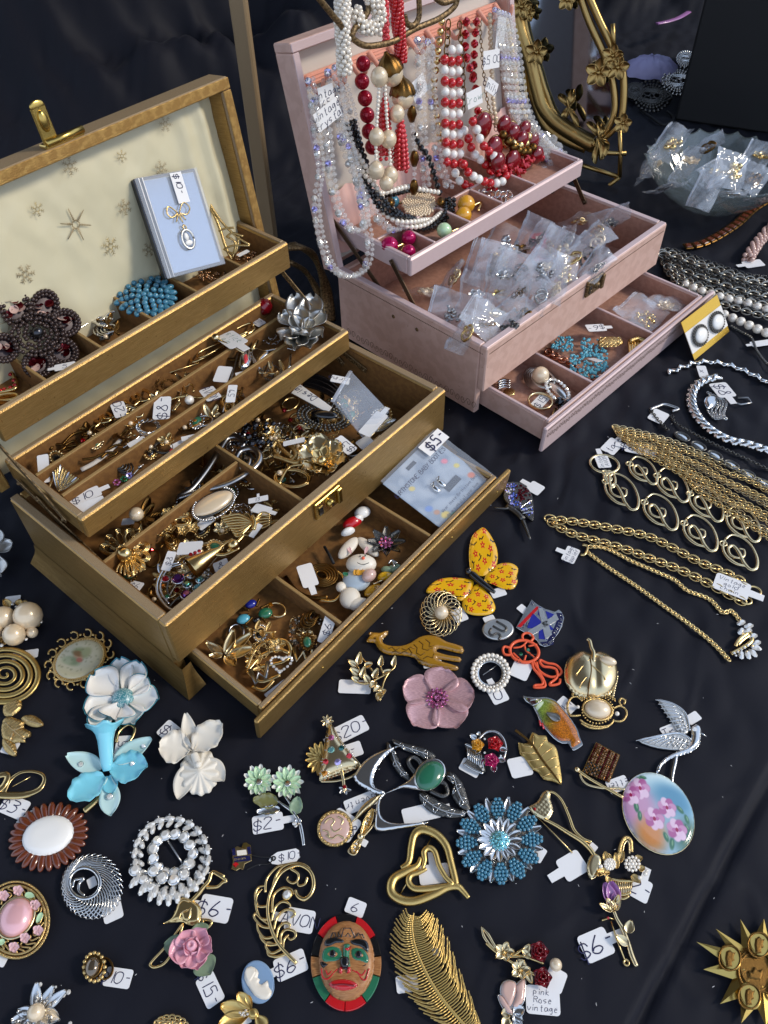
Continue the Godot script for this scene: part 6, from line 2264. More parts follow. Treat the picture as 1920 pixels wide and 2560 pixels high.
func bottom_filigree():
	zone("s4")
	begin("filigree_brooch","round gold openwork brooch at the front edge of the display","brooch",1010,1660)
	for r in [0.4,0.62,0.85]:
		for e in oval(1010,1690,105 * r,78 * r,int(16 * r) + 4): ringp("ring_loop",e[0],e[1],e[0] + 20,e[1],17,6,M.gold,24 + 20 * (1 - r))
	gemsp("stone",[[1010,1685,18]],M.gem_pink,40)

func ribbon_bow():
	zone("s5")
	begin("bow_brooch","gold ribbon bow brooch below the blue cameo","brooch",60,1590)
	for q in [[70,1580,-10,1480,70],[80,1600,-110,1560,90],[60,1600,-120,1680,100],[95,1610,160,1700,80],[70,1560,40,1490,40]]: leafp("ribbon",q[0],q[1],q[2],q[3],q[4],M.gold_matte,26,0.4,0.1,1.4,0.12,0,0.03)
	puffp("knot",[50,1575,100,1570,110,1620,60,1630],30,20,M.gold_matte,24,3)
	gemset("pave_stones",[[20,1590,9],[35,1580,9],[10,1605,9],[45,1600,9],[0,1590,9],[25,1610,9]],M.crystal,44)
	ptag(20,1640,60,1620,90,50,[""],0,0,0.5)

func hummingbird():
	zone("s3")
	begin("hummingbird_brooch","hummingbird brooch paved with blue, lilac and red crystals","brooch",190,60)
	zone("r6")
	ptag(280,1470,310,1440,90,90,[""],3,0,0.6)
	slab("body",[95,1480,110,1440,150,1430,200,1440,245,1480,268,1540,270,1655,235,1640,190,1600,130,1570,95,1530],6,24,M.silver_dark,4,3)
	wire("beak",[120,1590,90,1592,38,1586],9,M.silver_dark,20,3,false,1,[1,0.8,0.5])
	zone("s3")
	wire("tail",[205,140,225,190,250,258],12,M.silver_dark,16,3,false,0.8,[1.2,0.9,0.5])
	wire("tail_body",[110,60,160,90,210,140],20,M.silver_dark,16,3,false,0.8)
	zone("r6")
	var cols := {"gem_ab": [],"gem_blue": [],"gem_garnet": [],"crystal": []}
	for k in 170:
		var x := rng.randf_range(98,262)
		var y := rng.randf_range(1440,1640)
		if not Geometry2D.is_point_in_polygon(Vector2(x,y),PackedVector2Array([Vector2(100,1485),Vector2(112,1445),Vector2(150,1436),Vector2(198,1446),Vector2(238,1484),Vector2(262,1545),Vector2(262,1640),Vector2(190,1590),Vector2(130,1560)])): continue
		var key := "gem_blue"
		if x > 170 and y < 1545: key = "gem_garnet"
		elif x < 135: key = "gem_ab" if k % 2 == 0 else "crystal"
		elif k % 3 == 0: key = "gem_ab"
		cols[key].append([x,y,7.5])
	for c in cols: gemset("pave_" + {"gem_ab": "lilac","gem_blue": "blue","gem_garnet": "red","crystal": "clear"}[c],cols[c],M[c],26)
	wires("wing_rib",[[190,1590,230,1560,262,1540],[195,1605,235,1590,265,1580],[205,1620,240,1612,268,1610]],3,M.silver,30)
	ballsp("eye",[[125,1470,8]],M.black,30)

func all_brooches():
	butterfly(); mask(); pink_flower(); giraffe(); wire_pearl_flower(); leaf_branch(); us_button(); pearl_ring(); gold_daisy(); xmas_tree()
	feather_knot(); boomerang_brooch(); turquoise_flower(); heart(); big_feather(); scroll_feather(); cameo(); locket(); mint_daisies(); red_cross_pin()
	gold_leaf(); fish(); swallow(); flag_pin(); floral_oval(); orange_cat(); crest_pin(); pumpkin_brooch(); pearl_crest(); flower_basket(); bird_pin(); pearl_basket(); tulip_pin(); rose_spray(); enamel_rose(); sunburst()
	silver_petals(); pearl_cluster(); spiral_brooch(); maple_leaves(); portrait_oval(); white_flower(); aqua_orchid(); white_orchid(); ribbon_pin(); brown_white_oval(); silver_swirl(); wreath(); pink_pearl_oval(); saddle_pin(); porcelain_rose(); small_ring(); silver_flower_pearl(); bottom_filigree(); ribbon_bow(); hummingbird()

# ---------- what lies in the gold box ----------
func dark_bead_flower():
	zone("r4")
	begin("beaded_flower","big dark brown beaded flower brooch with plum sequins, in the upper tray","brooch",230,760,0.158)
	lean = (UPV * 0.62 + Vector3(0.757,0,0.653) * 0.78).normalized()
	var bd := []
	for q in [[90,400,85,110,-0.3],[262,400,80,100,0.3],[385,490,85,75,0.2],[370,660,90,75,0.4],[225,735,85,75,0],[20,640,85,80,0]]:
		for e in oval(q[0],q[1],q[2],q[3],24,q[4]): bd.append([e[0],e[1],14])
		for e in oval(q[0],q[1],q[2] * 0.78,q[3] * 0.78,18,q[4]): bd.append([e[0],e[1],12])
		var pb := MB.new()
		var pr := []
		for e in oval(q[0],q[1],q[2] * 0.95,q[3] * 0.95,20,q[4]): pr.append(Q(e[0],e[1],34 * un))
		pb.fan(pr,Q(q[0],q[1],44 * un))
		part("petal_back",pb,M.plum_dark)
		for k in 6:
			var m := MB.new()
			m.xf = fr(q[0] + rng.randf_range(-45,45),q[1] + rng.randf_range(-45,45),52 * un,q[0] + 100,q[1] + rng.randf_range(-50,50),rng.randf_range(-0.5,0.5),rng.randf_range(-0.5,0.5))
			m.lathe([Vector2(0,2 * un),Vector2(16 * un,0),Vector2(26 * un,5 * un)],14)
			part("sequin",m,M.gem_garnet if k % 3 else M.blush)
	ballset("outline_beads",bd,M.gem_brown,40)
	var c := []
	for r in [45,80,115,150]:
		for e in oval(220,560,r,r * 0.85,int(r / 4.2)): c.append([e[0] + rng.randf_range(-6,6),e[1] + rng.randf_range(-6,6),13])
	ballset("centre_beads",c,M.gem_brown,62)
	ballsp("centre",[[222,548,34]],M.gunmetal,70)
	lean = Vector3.ZERO

func turquoise_dome():
	zone("r4")
	begin("turquoise_brooch","domed oval brooch packed with turquoise beads, in the upper tray","brooch",850,330,0.158)
	var tl := Basis(Vector3(1,0,0),0.35)
	discp("plate",850,325,1010,290,105,14,M.gunmetal,30)
	for i in 22:
		var e = oval(852,325,168,112,22,0.12)[i]
		var d = oval(852,325,200,140,22,0.12)[i]
		var m := MB.new()
		m.xf = fr(e[0],e[1],46 * un,d[0],d[1])
		m.ell(Vector3.ZERO,34 * un,18 * un,20 * un,12,8)
		part("cabochon",m,M.turq_blue)
	var b := []
	for r in [[0,90],[32,86],[62,78],[92,66],[122,54]]:
		for e in oval(852,322,maxf(r[0] * 1.15,1),maxf(r[0] * 0.82,1),maxi(1,int(r[0] * TAU / 40)),0.12): b.append([e[0],e[1],17,r[1]])
	for e in b: ballsp("bead",[[e[0],e[1],e[2]]],M.turq_blue,e[3] - 8)

func silver_case():
	zone("r1")
	begin("compact_case","mirror finish case with a $10 tag and cameo charm, leaning on the satin lid","case",1150,1600,0.172)
	var bl := Q(985,1655,0.008)
	var br := Q(1328,1565,-0.002)
	var x := (br - bl).normalized()
	var tl := Q(780,1062,0.078)
	var y := (tl - bl)
	y = (y - x * y.dot(x))
	var hl := y.length()
	y = y.normalized()
	var wl := (br - bl).length()
	var z := x.cross(y)
	var b := Basis(x,y,z)
	var c := bl + x * wl / 2 + y * hl / 2
	var m := MB.new()
	m.bx(c - z * 0.004,Vector3(wl,hl,0.007),0.0008,b)
	part("body",m,M.gunmetal)
	var f := MB.new()
	f.bx(c + x * 0.002,Vector3(wl - 0.010,hl - 0.005,0.0016),0.0005,b)
	part("mirror_face",f,M.mirror)
	var g := MB.new()
	g.bx(c + z * 0.0024,Vector3(wl,hl,0.0016),0.0004,b)
	part("clear_cover",g,M.film)
	for s in [0.0035,0.0068]:
		var e := MB.new()
		e.bx(bl + x * s + y * hl / 2 + z * 0.001,Vector3(0.0012,hl,0.003),0.0003,b)
		part("edge_strip",e,M.steel)
	var face := func(u: float,v: float) -> Vector3: return bl + x * wl * u + y * hl * v + z * 0.0045
	var L := func(a: Array) -> Array:
		var r := []
		for i in range(0,a.size(),2): r.append(bl + x * wl * a[i] + y * hl * a[i + 1] + z * 0.0042)
		return cr(r,5)
	var o := MB.new()
	for q in [[0.47,0.60,0.36,0.68,0.30,0.62,0.36,0.57,0.47,0.60],[0.49,0.60,0.60,0.69,0.68,0.63,0.60,0.57,0.49,0.60],[0.47,0.59,0.40,0.52],[0.5,0.59,0.56,0.52],[0.48,0.59,0.50,0.50],[0.50,0.48,0.53,0.45,0.50,0.43,0.48,0.46,0.5,0.48]]: o.tube(L.call(q),0.0006,6,false,1.0,true,z)
	part("gold_bow",o,M.gold)
	var cm := MB.new()
	var ov := []
	for i in 25: ov.append(bl + x * wl * (0.5 + 0.095 * cos(TAU * i / 24)) + y * hl * (0.33 + 0.095 * sin(TAU * i / 24)) + z * 0.0042)
	cm.tube(ov,0.0011,6,false,0.6,true,z)
	part("cameo_rim",cm,M.silver_satin)
	var hd := MB.new()
	hd.xf = Transform3D(b,bl + x * wl * 0.49 + y * hl * 0.335 + z * 0.0036)
	hd.ell(Vector3(0,0.002,0),0.0022,0.0032,0.0012,10,8)
	hd.ell(Vector3(0.0008,-0.0032,0),0.0038,0.0022,0.001,10,8)
	part("cameo_head",hd,M.white)
	var tg := MB.new()
	tg.bx(bl + x * wl * 0.62 + y * hl * 0.835 + z * 0.0044,Vector3(wl * 0.185,hl * 0.30,0.0004),0,b)
	var t := part("price_tag",tg,M.paper)
	var w := MB.new()
	scrawl(w,"$10-",-0.011,0.0025,0.0052,0.00032,0.0,Transform3D(Basis(-y,z,-x),bl + x * wl * 0.62 + y * hl * 0.835 + z * 0.0048))
	part("handwriting",w,M.ink,t)

func eiffel():
	zone("r1")
	begin("tower_pin","gold lattice tower pin leaning in the right end of the upper tray","pin",1380,1490,0.160)
	for q in [[1228,1190,1290,1320,1340,1470,1375,1538],[1232,1190,1310,1310,1400,1400,1480,1450],[1330,1470,1400,1452,1480,1455],[1325,1475,1390,1500,1415,1400],[1345,1400,1380,1380,1440,1400],[1375,1530,1395,1440,1340,1400],[1295,1370,1340,1352,1385,1350]]:
		var p := []
		for i in range(0,q.size(),2): p.append(Q(q[i],q[i + 1],maxf(0.0,(1540 - q[i + 1]) * 0.00011) + 0.003))
		var m := MB.new()
		m.tube(cr(p,4),9 * un,6,false,0.6)
		part("girder",m,M.gold_fil)
	gemset("stones",[[1265,1270,8],[1285,1310,9],[1375,1430,9],[1410,1440,9]],M.crystal,60)
	ptag(1440,1500,1480,1480,80,30,[""],0,0,2)

func upper_tray_bits():
	zone("r4")
	begin("bow_pin","silver ribbon bow pin with a white tag in the upper tray","pin",560,465,0.153)
	for q in [[470,440,520,440,560,460,600,470,650,430,680,420],[470,520,520,490,570,460,620,455,670,470],[480,470,540,480,590,500],[560,450,580,500,620,510]]: wire("ribbon",q,10,M.silver,40,5,false,0.5)
	ptag(490,400,540,385,90,60,[""],0,0.1,10)
	ptag(450,520,490,540,90,60,[""],0,0,2)
	begin("rhinestone_ball","round cluster of clear rhinestones behind the dark beaded flower","brooch",372,375,0.165)
	for r in [8,28,46]:
		for e in oval(372,375,r,r * 0.85,3 + int(r / 4)): gemset("stones",[[e[0],e[1],11]],M.crystal,40 - r * 0.5)
	begin("rhinestone_heart","gold heart edged with red rhinestones at the left of the upper tray","brooch",40,810,0.150)
	var g := []
	for e in [[15,740],[40,765],[62,795],[82,830],[88,858],[60,875],[25,885],[0,890],[-10,760]]: g.append([e[0],e[1],14])
	wire("edge",[-20,700,30,735,70,790,98,850,90,880,40,895,-20,905],13,M.gold,12)
	gemsp("stone",g,M.gem_red,22)
	begin("bead_bunch","bunch of brown beads in the tray below the mirrored case","beads",1250,205,0.151)
	var b := []
	for k in 40: b.append([1250 + rng.randf_range(-70,80),215 + rng.randf_range(-26,26),9])
	ballset("beads",b,M.gem_topaz,6)
	zone("r1")
	begin("bead_bunch","bunch of tiny brown beads in the end compartment by the tower pin","beads",1490,1540,0.150)
	b = []
	for k in 40: b.append([1470 + rng.randf_range(-70,60),1520 + rng.randf_range(-30,30),9])
	ballset("beads",b,M.gem_topaz,4)
	zone("r4")
	ptag_thing("white tag lying against the dark beaded flower",385,748,450,735,120,60,["S"],2,0.16)
	ptag_thing("long white tag on edge at the far left of the upper tray",8,640,20,500,220,50,[""],0,0.17)
	begin("ring","wide gold ring at the left end of the upper tray","ring",40,940,0.148)
	ringp("band",40,940,110,935,30,11,M.gold,20,2.0)

func ptag_thing(label: String,x: float,y: float,ax: float,ay: float,w: float,h: float,lines: Array,neck: int,hh: float,tilt := 0.0,ink := "ink"):
	var o := begin("price_tag",label,"price tag",x,y,hh)
	var t := ptag(x,y,ax,ay,w,h,lines,neck,tilt,0.4,0,null,ink)
	t.name = "tag_card"

func lower_tray_bits():
	zone("r4")
	var H0 := 0.091
	begin("carved_bead","red carved bead pendant in the far corner of the lower tray","bead",1565,395,H0)
	var m := MB.new()
	m.xf = Transform3D(Basis.IDENTITY,Q(1565,395,48 * un))
	var rs := []
	for i in 17:
		var v := lerpf(-PI / 2,PI / 2,i / 16.0)
		var ring := []
		for j in 32:
			var u := TAU * j / 32
			var r := (48 + 3.5 * sin(u * 5 + v * 3) * sin(v * 7)) * un
			ring.append(Vector3(cos(v) * cos(u) * r,sin(v) * r,cos(v) * sin(u) * r))
		rs.append(ring)
	m.rings(rs,true)
	part("bead",m,M.dark_red)
	ballsp("cap",[[1510,435,10],[1610,370,8]],M.gold,20)
	ptag(1515,478,1560,505,120,60,["$12"],2,0,3)
	begin("safety_pin_brooch","long gold double wire safety pin brooch in the back lane of the lower tray","pin",1320,600,H0)
	wire("wire",[1500,510,1470,495,1300,580,1150,680,1130,705,1160,720,1300,650,1490,545,1500,515],9,M.gold,30,4)
	wire("wire",[1480,540,1300,610,1190,660,1170,690,1210,690,1330,625,1470,550],7,M.gold,40,4)
	wire("pin_stem",[1180,730,1050,770,950,805],4,M.gold,26,1)
	wire("clasp",[950,805,1030,780],12,M.gold_dark,16,1)
	begin("stick_pin","gold ball stick pin with a faint green written tag","stick pin",1370,600,H0)
	wire("stem",[1280,580,1360,620,1440,668],4.5,M.gold_pale,90,1)
	ballsp("ball_head",[[1278,578,24]],M.gold_pale,68)
	ptag(1372,590,1440,650,190,120,["stick","pin"],1,0.15,30,0,null,"ink_faint")
	begin("bird_brooch","silver bird brooch with long beak and red enamel breast in the lower tray","brooch",1480,700,H0)
	puffp("body",[1420,700,1440,650,1470,640,1490,680,1480,740,1440,770,1415,750],24,22,M.silver,60,3)
	puffp("wing",[1480,680,1520,650,1560,660,1600,680,1560,720,1540,780,1520,760],22,20,M.silver,50,3)
	wire("beak",[1560,660,1620,650,1690,640,1750,655],7,M.silver,60)
	puffp("breast",[1440,700,1465,680,1475,720,1450,745],16,12,M.coral,72,3)
	wire("clip",[1490,650,1525,595],12,M.gold,64,1)
	zone("r5")
	begin("rose_brooch","large silver metal rose brooch standing in the right end of the lower tray","brooch",390,620,H0)
	for e in [[380,540,330,390,150],[380,540,440,390,160],[380,540,500,470,150],[380,560,490,600,140],[370,560,420,680,130],[360,560,330,690,140],[350,540,250,620,150],[350,530,250,470,140]]: leafp("petal",e[0],e[1],e[2],e[3],e[4],M.silver_satin,90,0.4,0.1,1.6,0.12)
	for e in [[375,545,360,450,100],[380,545,440,500,100],[375,550,420,610,100],[365,550,310,590,110],[365,545,310,490,100]]: leafp("inner_petal",e[0],e[1],e[2],e[3],e[4],M.silver_satin,108,0.5,0.0,1.3,0.38)
	leafp("leaf",330,440,305,350,40,M.silver,90,0.4,0.1,0.7)
	leafp("leaf",470,480,515,450,40,M.silver,90,0.4,0.1,0.7)
	gemsp("stone",[[380,545,22]],M.crystal,150,null,M.silver)
	wire("stem",[300,680,290,760],9,M.silver,60)
	zone("r4")
	begin("knot_brooch","gold brooch of interlaced loops in the back lane of the lower tray","brooch",680,1010,H0)
	for k in 6:
		var c := Vector2(545 + k * 58,1080 - k * 32)
		wire("loop",flat2(oval(c.x,c.y,58,34,12,-0.5 + 0.6 * (k % 2))),10,M.gold,30,3,true)
	begin("leaf_outline_brooch","gold openwork leaf outline brooch at the left of the lower tray","brooch",380,1210,H0)
	for q in [[220,1280,280,1215,380,1215,370,1240,280,1270,225,1285],[370,1215,420,1160,480,1135,535,1150,500,1200,400,1225],[380,1220,440,1190,460,1220,450,1250,390,1235],[300,1240,360,1150,440,1150]]: wire("outline",q,8,M.gold_dark,36)
	begin("pearl_stick_pin","stick pin with one grey pearl and gold loops in the lower tray","stick pin",1120,950,H0)
	ballsp("pearl",[[1122,948,27]],M.pearl,60)
	wires("loop",[[1000,950,1060,930,1110,925,1180,935,1220,930],[1110,920,1090,880,1100,850,1140,860,1145,900],[1030,1010,1070,965]],7,M.gold,56)
	wire("clutch",[1020,1015,1060,965],12,M.gold_pale,40,1)
	begin("wreath_pin","silver leafy ring pin in the middle lane of the lower tray","pin",880,1115,H0)
	for i in 14:
		var e = oval(880,1115,66,42,14)[i]
		var d = oval(880,1115,66,42,14,0.0,0.75)[i]
		leafp("leaf",e[0],e[1],d[0],d[1],26,M.silver,40,0.4,0.1,0.8,0.2)
	wire("stem",[840,1150,780,1200,730,1230],5,M.silver,30)
	begin("bar_pin","pale gold textured bar pin lying in the middle lane","pin",600,1280,H0)
	wire("bar",[480,1362,560,1320,650,1250,725,1175],17,M.cream_paper,26,3,false,0.5)
	wires("leaf_pin",[[490,1300,560,1290,620,1265,700,1260],[600,1290,640,1260,690,1265,640,1290],[640,1240,690,1215,740,1210]],8,M.gold_dark,44)
	begin("plume_pin","small gold and silver plume pin at the front left of the lower tray","pin",400,1440,H0)
	for k in 11: leafp("plume",350,1490,330 + k * 17 ,1370 + absf(k - 3) * 11,22,M.gold_fil if k % 3 else M.silver,30,0.4,0.2,0.8,0.2)
	wire("stem",[290,1330,320,1350,310,1420,290,1470],8,M.gold,40)
	begin("flower_pin","little pin of pink and green crystal flowers in the front lane","pin",730,1420,H0)
	for c in [[690,1435,"gem_pink"],[735,1415,"gem_green"],[765,1395,"gem_ab"]]:
		for e in oval(c[0],c[1],16,14,6): gemset("petals",[[e[0],e[1],10]],M[c[2]],30)
	wire("stem",[790,1390,830,1345,850,1330],5,M.steel,50)
	ballsp("knob",[[830,1345,13]],M.steel,46)
	begin("spoon_pin","small gold spoon and leaf pin in the front lane of the lower tray","pin",1250,1050,H0)
	wire("handle",[1110,1125,1180,1085,1240,1060],7,M.gold_dark,30)
	for q in [[1240,1050,1215,1000,36],[1260,1040,1300,1000,36],[1270,1050,1310,1040,30]]: leafp("petal",q[0],q[1],q[2],q[3],q[4],M.gold_pale,50,0.5,0.2,0.8,0.3)
	wire("pin",[1320,1020,1350,900,1410,670],5,M.steel,70,1)
	for t in [["tag reading $8 in the middle lane of the lower tray",960,995,975,920,160,100,["$8-"],0,0.101,0.25],["tag reading AVON in the lower tray",1245,910,1285,970,160,90,["AVON"],0,0.103,0.2],["tag reading -20 on the interlaced loop brooch",708,1005,680,940,110,80,["-20"],0,0.1,0.2],["narrow tag reading 59 beside the AVON tag",1372,910,1385,850,140,55,["59"],0,0.106,0.1],["upright blank tag at the left end of the lower tray",258,1355,262,1280,190,65,[""],0,0.1,0.3],["tag reading $10 in the front left corner of the lower tray",500,1520,580,1485,190,90,["$10"],1,0.097,0.0],["blank tag over the $10 tag",520,1575,600,1545,200,80,[""],0,0.101,0.0],["blank tag behind the AVON tag",1320,795,1345,740,130,90,[""],0,0.1,0.1],["blank tag under the silver bird",1445,790,1490,780,100,40,[""],0,0.099,0],["small blank tag by the crystal flower pin",810,1420,845,1395,90,45,[""],1,0.097,0],["blank tag under the silver leafy ring",810,1195,860,1170,110,45,[""],0,0.096,0],["small tag in the front lane near the spoon pin",1125,1170,1170,1160,100,40,["x"],0,0.1,0],["folded blank tag in the front lane",1060,1215,1110,1190,90,60,[""],0,0.097,0],["tag with an 8 behind the stick pin tag",1425,620,1440,660,90,60,["8-"],0,0.099,0]]: ptag_thing(t[0],t[1],t[2],t[3],t[4],t[5],t[6],t[7],t[8],t[9],t[10])

func scatter_pins(zn: String,poly: Array,n: int,h0: float,label: String,group: String,gold := true):
	# small pins, rings and clips heaped in a compartment, each a thing
	zone(zn)
	var pg := PackedVector2Array()
	var lo := Vector2(1e9,1e9)
	var hi := -lo
	for i in range(0,poly.size(),2):
		var p := Vector2(poly[i],poly[i + 1])
		pg.append(p); lo = lo.min(p); hi = hi.max(p)
	var k := 0
	while k < n:
		var p := Vector2(rng.randf_range(lo.x,hi.x),rng.randf_range(lo.y,hi.y))
		if not Geometry2D.is_point_in_polygon(p,pg): continue
		k += 1
		var mi := rng.randi() % (5 if gold else 6)
		var mt: Material = [M.gold,M.gold_dark,M.gold_fil,M.gold_pale,M.silver,M.silver_dark][mi]
		begin(["stone_ring","flower_pin","leaf_pin","coil_pin","cabochon_pin","chain_bit"][k % 6],"%s %s %s" % [["bright gold","dark gold","antique gold","pale gold","silver","dark silver"][mi],["ring with one stone","little flower pin","leafy sprig pin","coiled wire pin","round cabochon pin","tangle of chain"][k % 6],label],["ring","pin","pin","pin","pin","chain"][k % 6],p.x,p.y,h0 + rng.randf() * 0.006,group)
		var a := rng.randf() * TAU
		var d := Vector2(cos(a),sin(a))
		match k % 6:
			0:
				ringp("ring",p.x,p.y,p.x + d.x * 50,p.y + d.y * 50,44,8,mt,10)
				gemsp("stone",[[p.x + d.x * 50,p.y + d.y * 50,16]],[M.gem_red,M.crystal,M.gem_amber,M.gem_green][k % 4],20)
			1:
				for i in 6: leafp("petal",p.x,p.y,p.x + cos(a + i * 1.05) * 55,p.y + sin(a + i * 1.05) * 48,36,mt,14,0.5,0.2,1.0,0.15)
				ballsp("bead",[[p.x,p.y,14]],M.pearl_warm if k % 4 else M.gold,16)
			2:
				wire("stem",[p.x - d.x * 90,p.y - d.y * 90,p.x,p.y + 12,p.x + d.x * 90,p.y + d.y * 90],8,mt,14)
				for i in 5: leafp("leaf",p.x + d.x * (i - 2) * 32,p.y + d.y * (i - 2) * 32,p.x + d.x * (i - 2) * 32 + d.y * 50 * (1 if i % 2 else -1) + d.x * 20,p.y + d.y * (i - 2) * 32 - d.x * 50 * (1 if i % 2 else -1) + d.y * 20,28,mt,18,0.4,0.15,0.8,0.1)
			3:
				for i in 4: wire("coil",flat2(oval(p.x + d.x * i * 14,p.y + d.y * i * 14,56 - i * 7,40 - i * 6,12,a)),6,mt,10 + i * 8,3,true)
			4:
				discp("disc",p.x,p.y,p.x + d.x * 55,p.y + d.y * 55,42,14,mt,10)
				var b := []
				for e in oval(p.x,p.y,48,38,16,a): b.append([e[0],e[1],8])
				ballset("rim_beads",b,mt,14)
				domep("cabochon",p.x,p.y,p.x + d.x * 32,p.y + d.y * 32,24,16,[M.jade,M.pearl,M.black,M.coral][k % 4],22)
			5:
				var path := []
				for i in 16: path.append(Q(p.x + cos(i * 0.7 + a) * (20 + i * 3.5),p.y + sin(i * 0.7 + a) * (18 + i * 3),(8 + (i % 3) * 5) * un))
				chain("chain_links",cr(path,4),8 * un,mt)

func main_compartment():
	var H0 := 0.041
	var grp := "gold and silver pins heaped in the gold box"
	scatter_pins("s1",[620,330,1000,60,1280,-60,1640,60,1500,250,1300,420,1050,640,960,660,760,520],48,H0,"in the front left heap of the gold box",grp)
	scatter_pins("r5",[60,1320,160,1050,330,950,560,880,900,990,960,1030,700,1260,500,1420,300,1480],50,H0,"in the right compartment's heap of the gold box",grp)
	scatter_pins("r4",[1060,1480,1250,1230,1640,1000,1659,1400,1500,1480,1300,1640,1100,1640],24,H0,"in the heap under the gold box's lower tray",grp,false)
	scatter_pins("r4",[280,1240,1640,520,1600,620,900,1060,330,1330],14,0.0905,"in the back lane of the lower tray","pins in the lower tray")
	scatter_pins("r4",[560,1420,1640,760,1640,830,620,1440],14,0.0905,"in the front lanes of the lower tray","pins in the lower tray",false)
	scatter_pins("s2",[-40,800,200,620,520,760,300,1000,80,1100],12,0.009,"in the front of the drawer","pins in the drawer")
	scatter_pins("r4",[480,560,640,480,800,540,640,620],3,0.15,"in the upper tray","pins in the upper tray",false)
	zone("r4")
	begin("open_heart","polished dark silver open heart brooch with curled lobes, in the main compartment","brooch",1300,1350,0.058)
	wire("outline",[1380,1250,1355,1235,1360,1210,1400,1200,1435,1220,1440,1190,1400,1165,1340,1180,1290,1260,1220,1370,1140,1470,1060,1525,1200,1485,1360,1440,1480,1370,1535,1310,1530,1260,1480,1235,1420,1255,1395,1310,1420,1345,1465,1340,1480,1300,1450,1290],17,M.steel,20,5,false,0.8,[0.6,0.8,1.2,1.3,1,1.3,1.2,0.8,0.6])
	begin("nacre_brooch","oval mother of pearl brooch with a beaded silver rim","brooch",1262,1560,0.056)
	domep("nacre",1262,1560,1372,1498,68,30,M.pearl_warm,26)
	var b := []
	for e in oval(1266,1564,136,80,44,-0.52): b.append([e[0],e[1],9])
	ballset("rim_beads",b,M.silver,18)
	ringp("rim",1263,1562,1380,1496,74,8,M.silver_dark,20)
	zone("s1")
	begin("loop_brooch","gold wire brooch of ribbed loops round a polished ball","brooch",745,345,0.058)
	for i in 9:
		var a := -2.9 + i * 0.52
		for k in 3: wire("loop",flat2(oval(740 + cos(a) * 92,335 + sin(a) * 86,60 - k * 10,34 - k * 6,10,a)),6,M.gold,16 + k * 8,3,true)
	for k in 8: wire("tassel",[740,350,700 + k * 20,420,690 + k * 24,480 - absf(k - 3) * 10],7,M.gold,24)
	ballsp("ball",[[738,345,46]],M.gold,12)
	begin("pearl_leaf_brooch","one round pearl held in dark gold leaves near the tray corner","brooch",830,110,0.056)
	ballsp("pearl",[[808,108,42]],M.pearl_warm,20)
	for q in [[850,130,930,70,60],[850,120,900,30,60],[860,140,930,180,50],[850,150,880,200,40]]: leafp("leaf",q[0],q[1],q[2],q[3],q[4],M.gold_dark,30,0.5,0.15,0.9,0.2)
	begin("bouquet_brooch","gold flower bouquet brooch full of small blooms","brooch",1060,170,0.052)
	for c in [[1000,110],[1060,90],[1110,140],[1010,200],[1090,215],[1150,200],[960,220]]:
		for i in 5: leafp("petal",c[0],c[1],c[0] + cos(i * 1.257) * 40,c[1] + sin(i * 1.257) * 34,34,M.gold_fil,24,0.5,0.2,1.0,0.2)
		ballsp("bud",[[c[0],c[1],9]],M.gold_fil,26)
	for r in [40,56]: ringp("coil",1075,150,1075 + r,150,r * 0.7,7,M.gold,40)
	begin("wire_bow","gold bow brooch of fanned ribbed wires","brooch",1450,160,0.06)
	for k in 9: wire("strand",[1500,160,1420,110 + k * 16,1310 + k * 10,130 + k * 12],8,M.gold,24 + (k % 2) * 4)
	for k in 6: wire("strand",[1500,155,1550,100 + k * 18,1600,110 + k * 12],7,M.gold,24)
	wire("knot",[1495,120,1510,160,1500,200],14,M.gold,34)
	begin("stone_brooch","round silver openwork brooch set with purple, red and aqua stones","brooch",1080,530,0.054)
	wire("rim",[1060,395,985,420,935,500,935,580,985,655,1030,680],9,M.silver,26)
	wire("rim",[1070,405,1000,430,955,500,955,570,1000,640],6,M.silver,30)
	wires("branch",[[980,640,1020,560,1080,480,1160,430],[1000,660,1060,600,1160,560],[1000,600,990,540,1010,480],[1060,660,1100,600,1180,540],[1200,430,1250,460,1260,500]],6,M.silver_dark,22)
	for s in [[980,490,22,"gem_red"],[1055,490,36,"gem_purple"],[1110,525,26,"gem_teal"],[1170,545,28,"gem_aqua"],[1105,585,34,"gem_purple"],[1185,495,24,"gem_aqua"],[990,595,16,"gem_green"],[1130,470,22,"gem_smoke"]]: gemsp("stone",[[s[0],s[1],s[2]]],M[s[3]],30,null,M.silver)
	begin("bell_pin","shiny gold bell shaped figure pin with red stones at its collar","pin",1250,360,0.066)
	var m := MB.new()
	var a := Q(1135,430,30 * un)
	var d := Q(1310,310,40 * un) - a
	m.lathe([Vector2(66 * un,0),Vector2(68 * un,4 * un),Vector2(52 * un,d.length() * 0.35),Vector2(34 * un,d.length() * 0.7),Vector2(12 * un,d.length())],20,a,along(d))
	part("bell",m,M.gold)
	ballsp("head",[[1385,290,34]],M.gold,30)
	wires("arm",[[1250,340,1330,350,1420,310],[1300,310,1340,280,1380,260],[1350,330,1430,250,1440,230]],12,M.gold,44)
	gemsp("stone",[[1130,345,12],[1155,335,12],[1180,325,12],[1165,355,10]],M.gem_red,70)
	zone("r5")
	begin("flower_brooch","gold six petal flower brooch with a polished ball centre, in the main compartment","brooch",490,1305,0.060)
	for k in 6: leafp("petal",488,1305,488 + cos(k * 1.047 + 0.3) * 140,1305 + sin(k * 1.047 + 0.3) * 122,145,M.gold_pale,22,0.25,0.12,1.5,0.1,0.05,0.02)
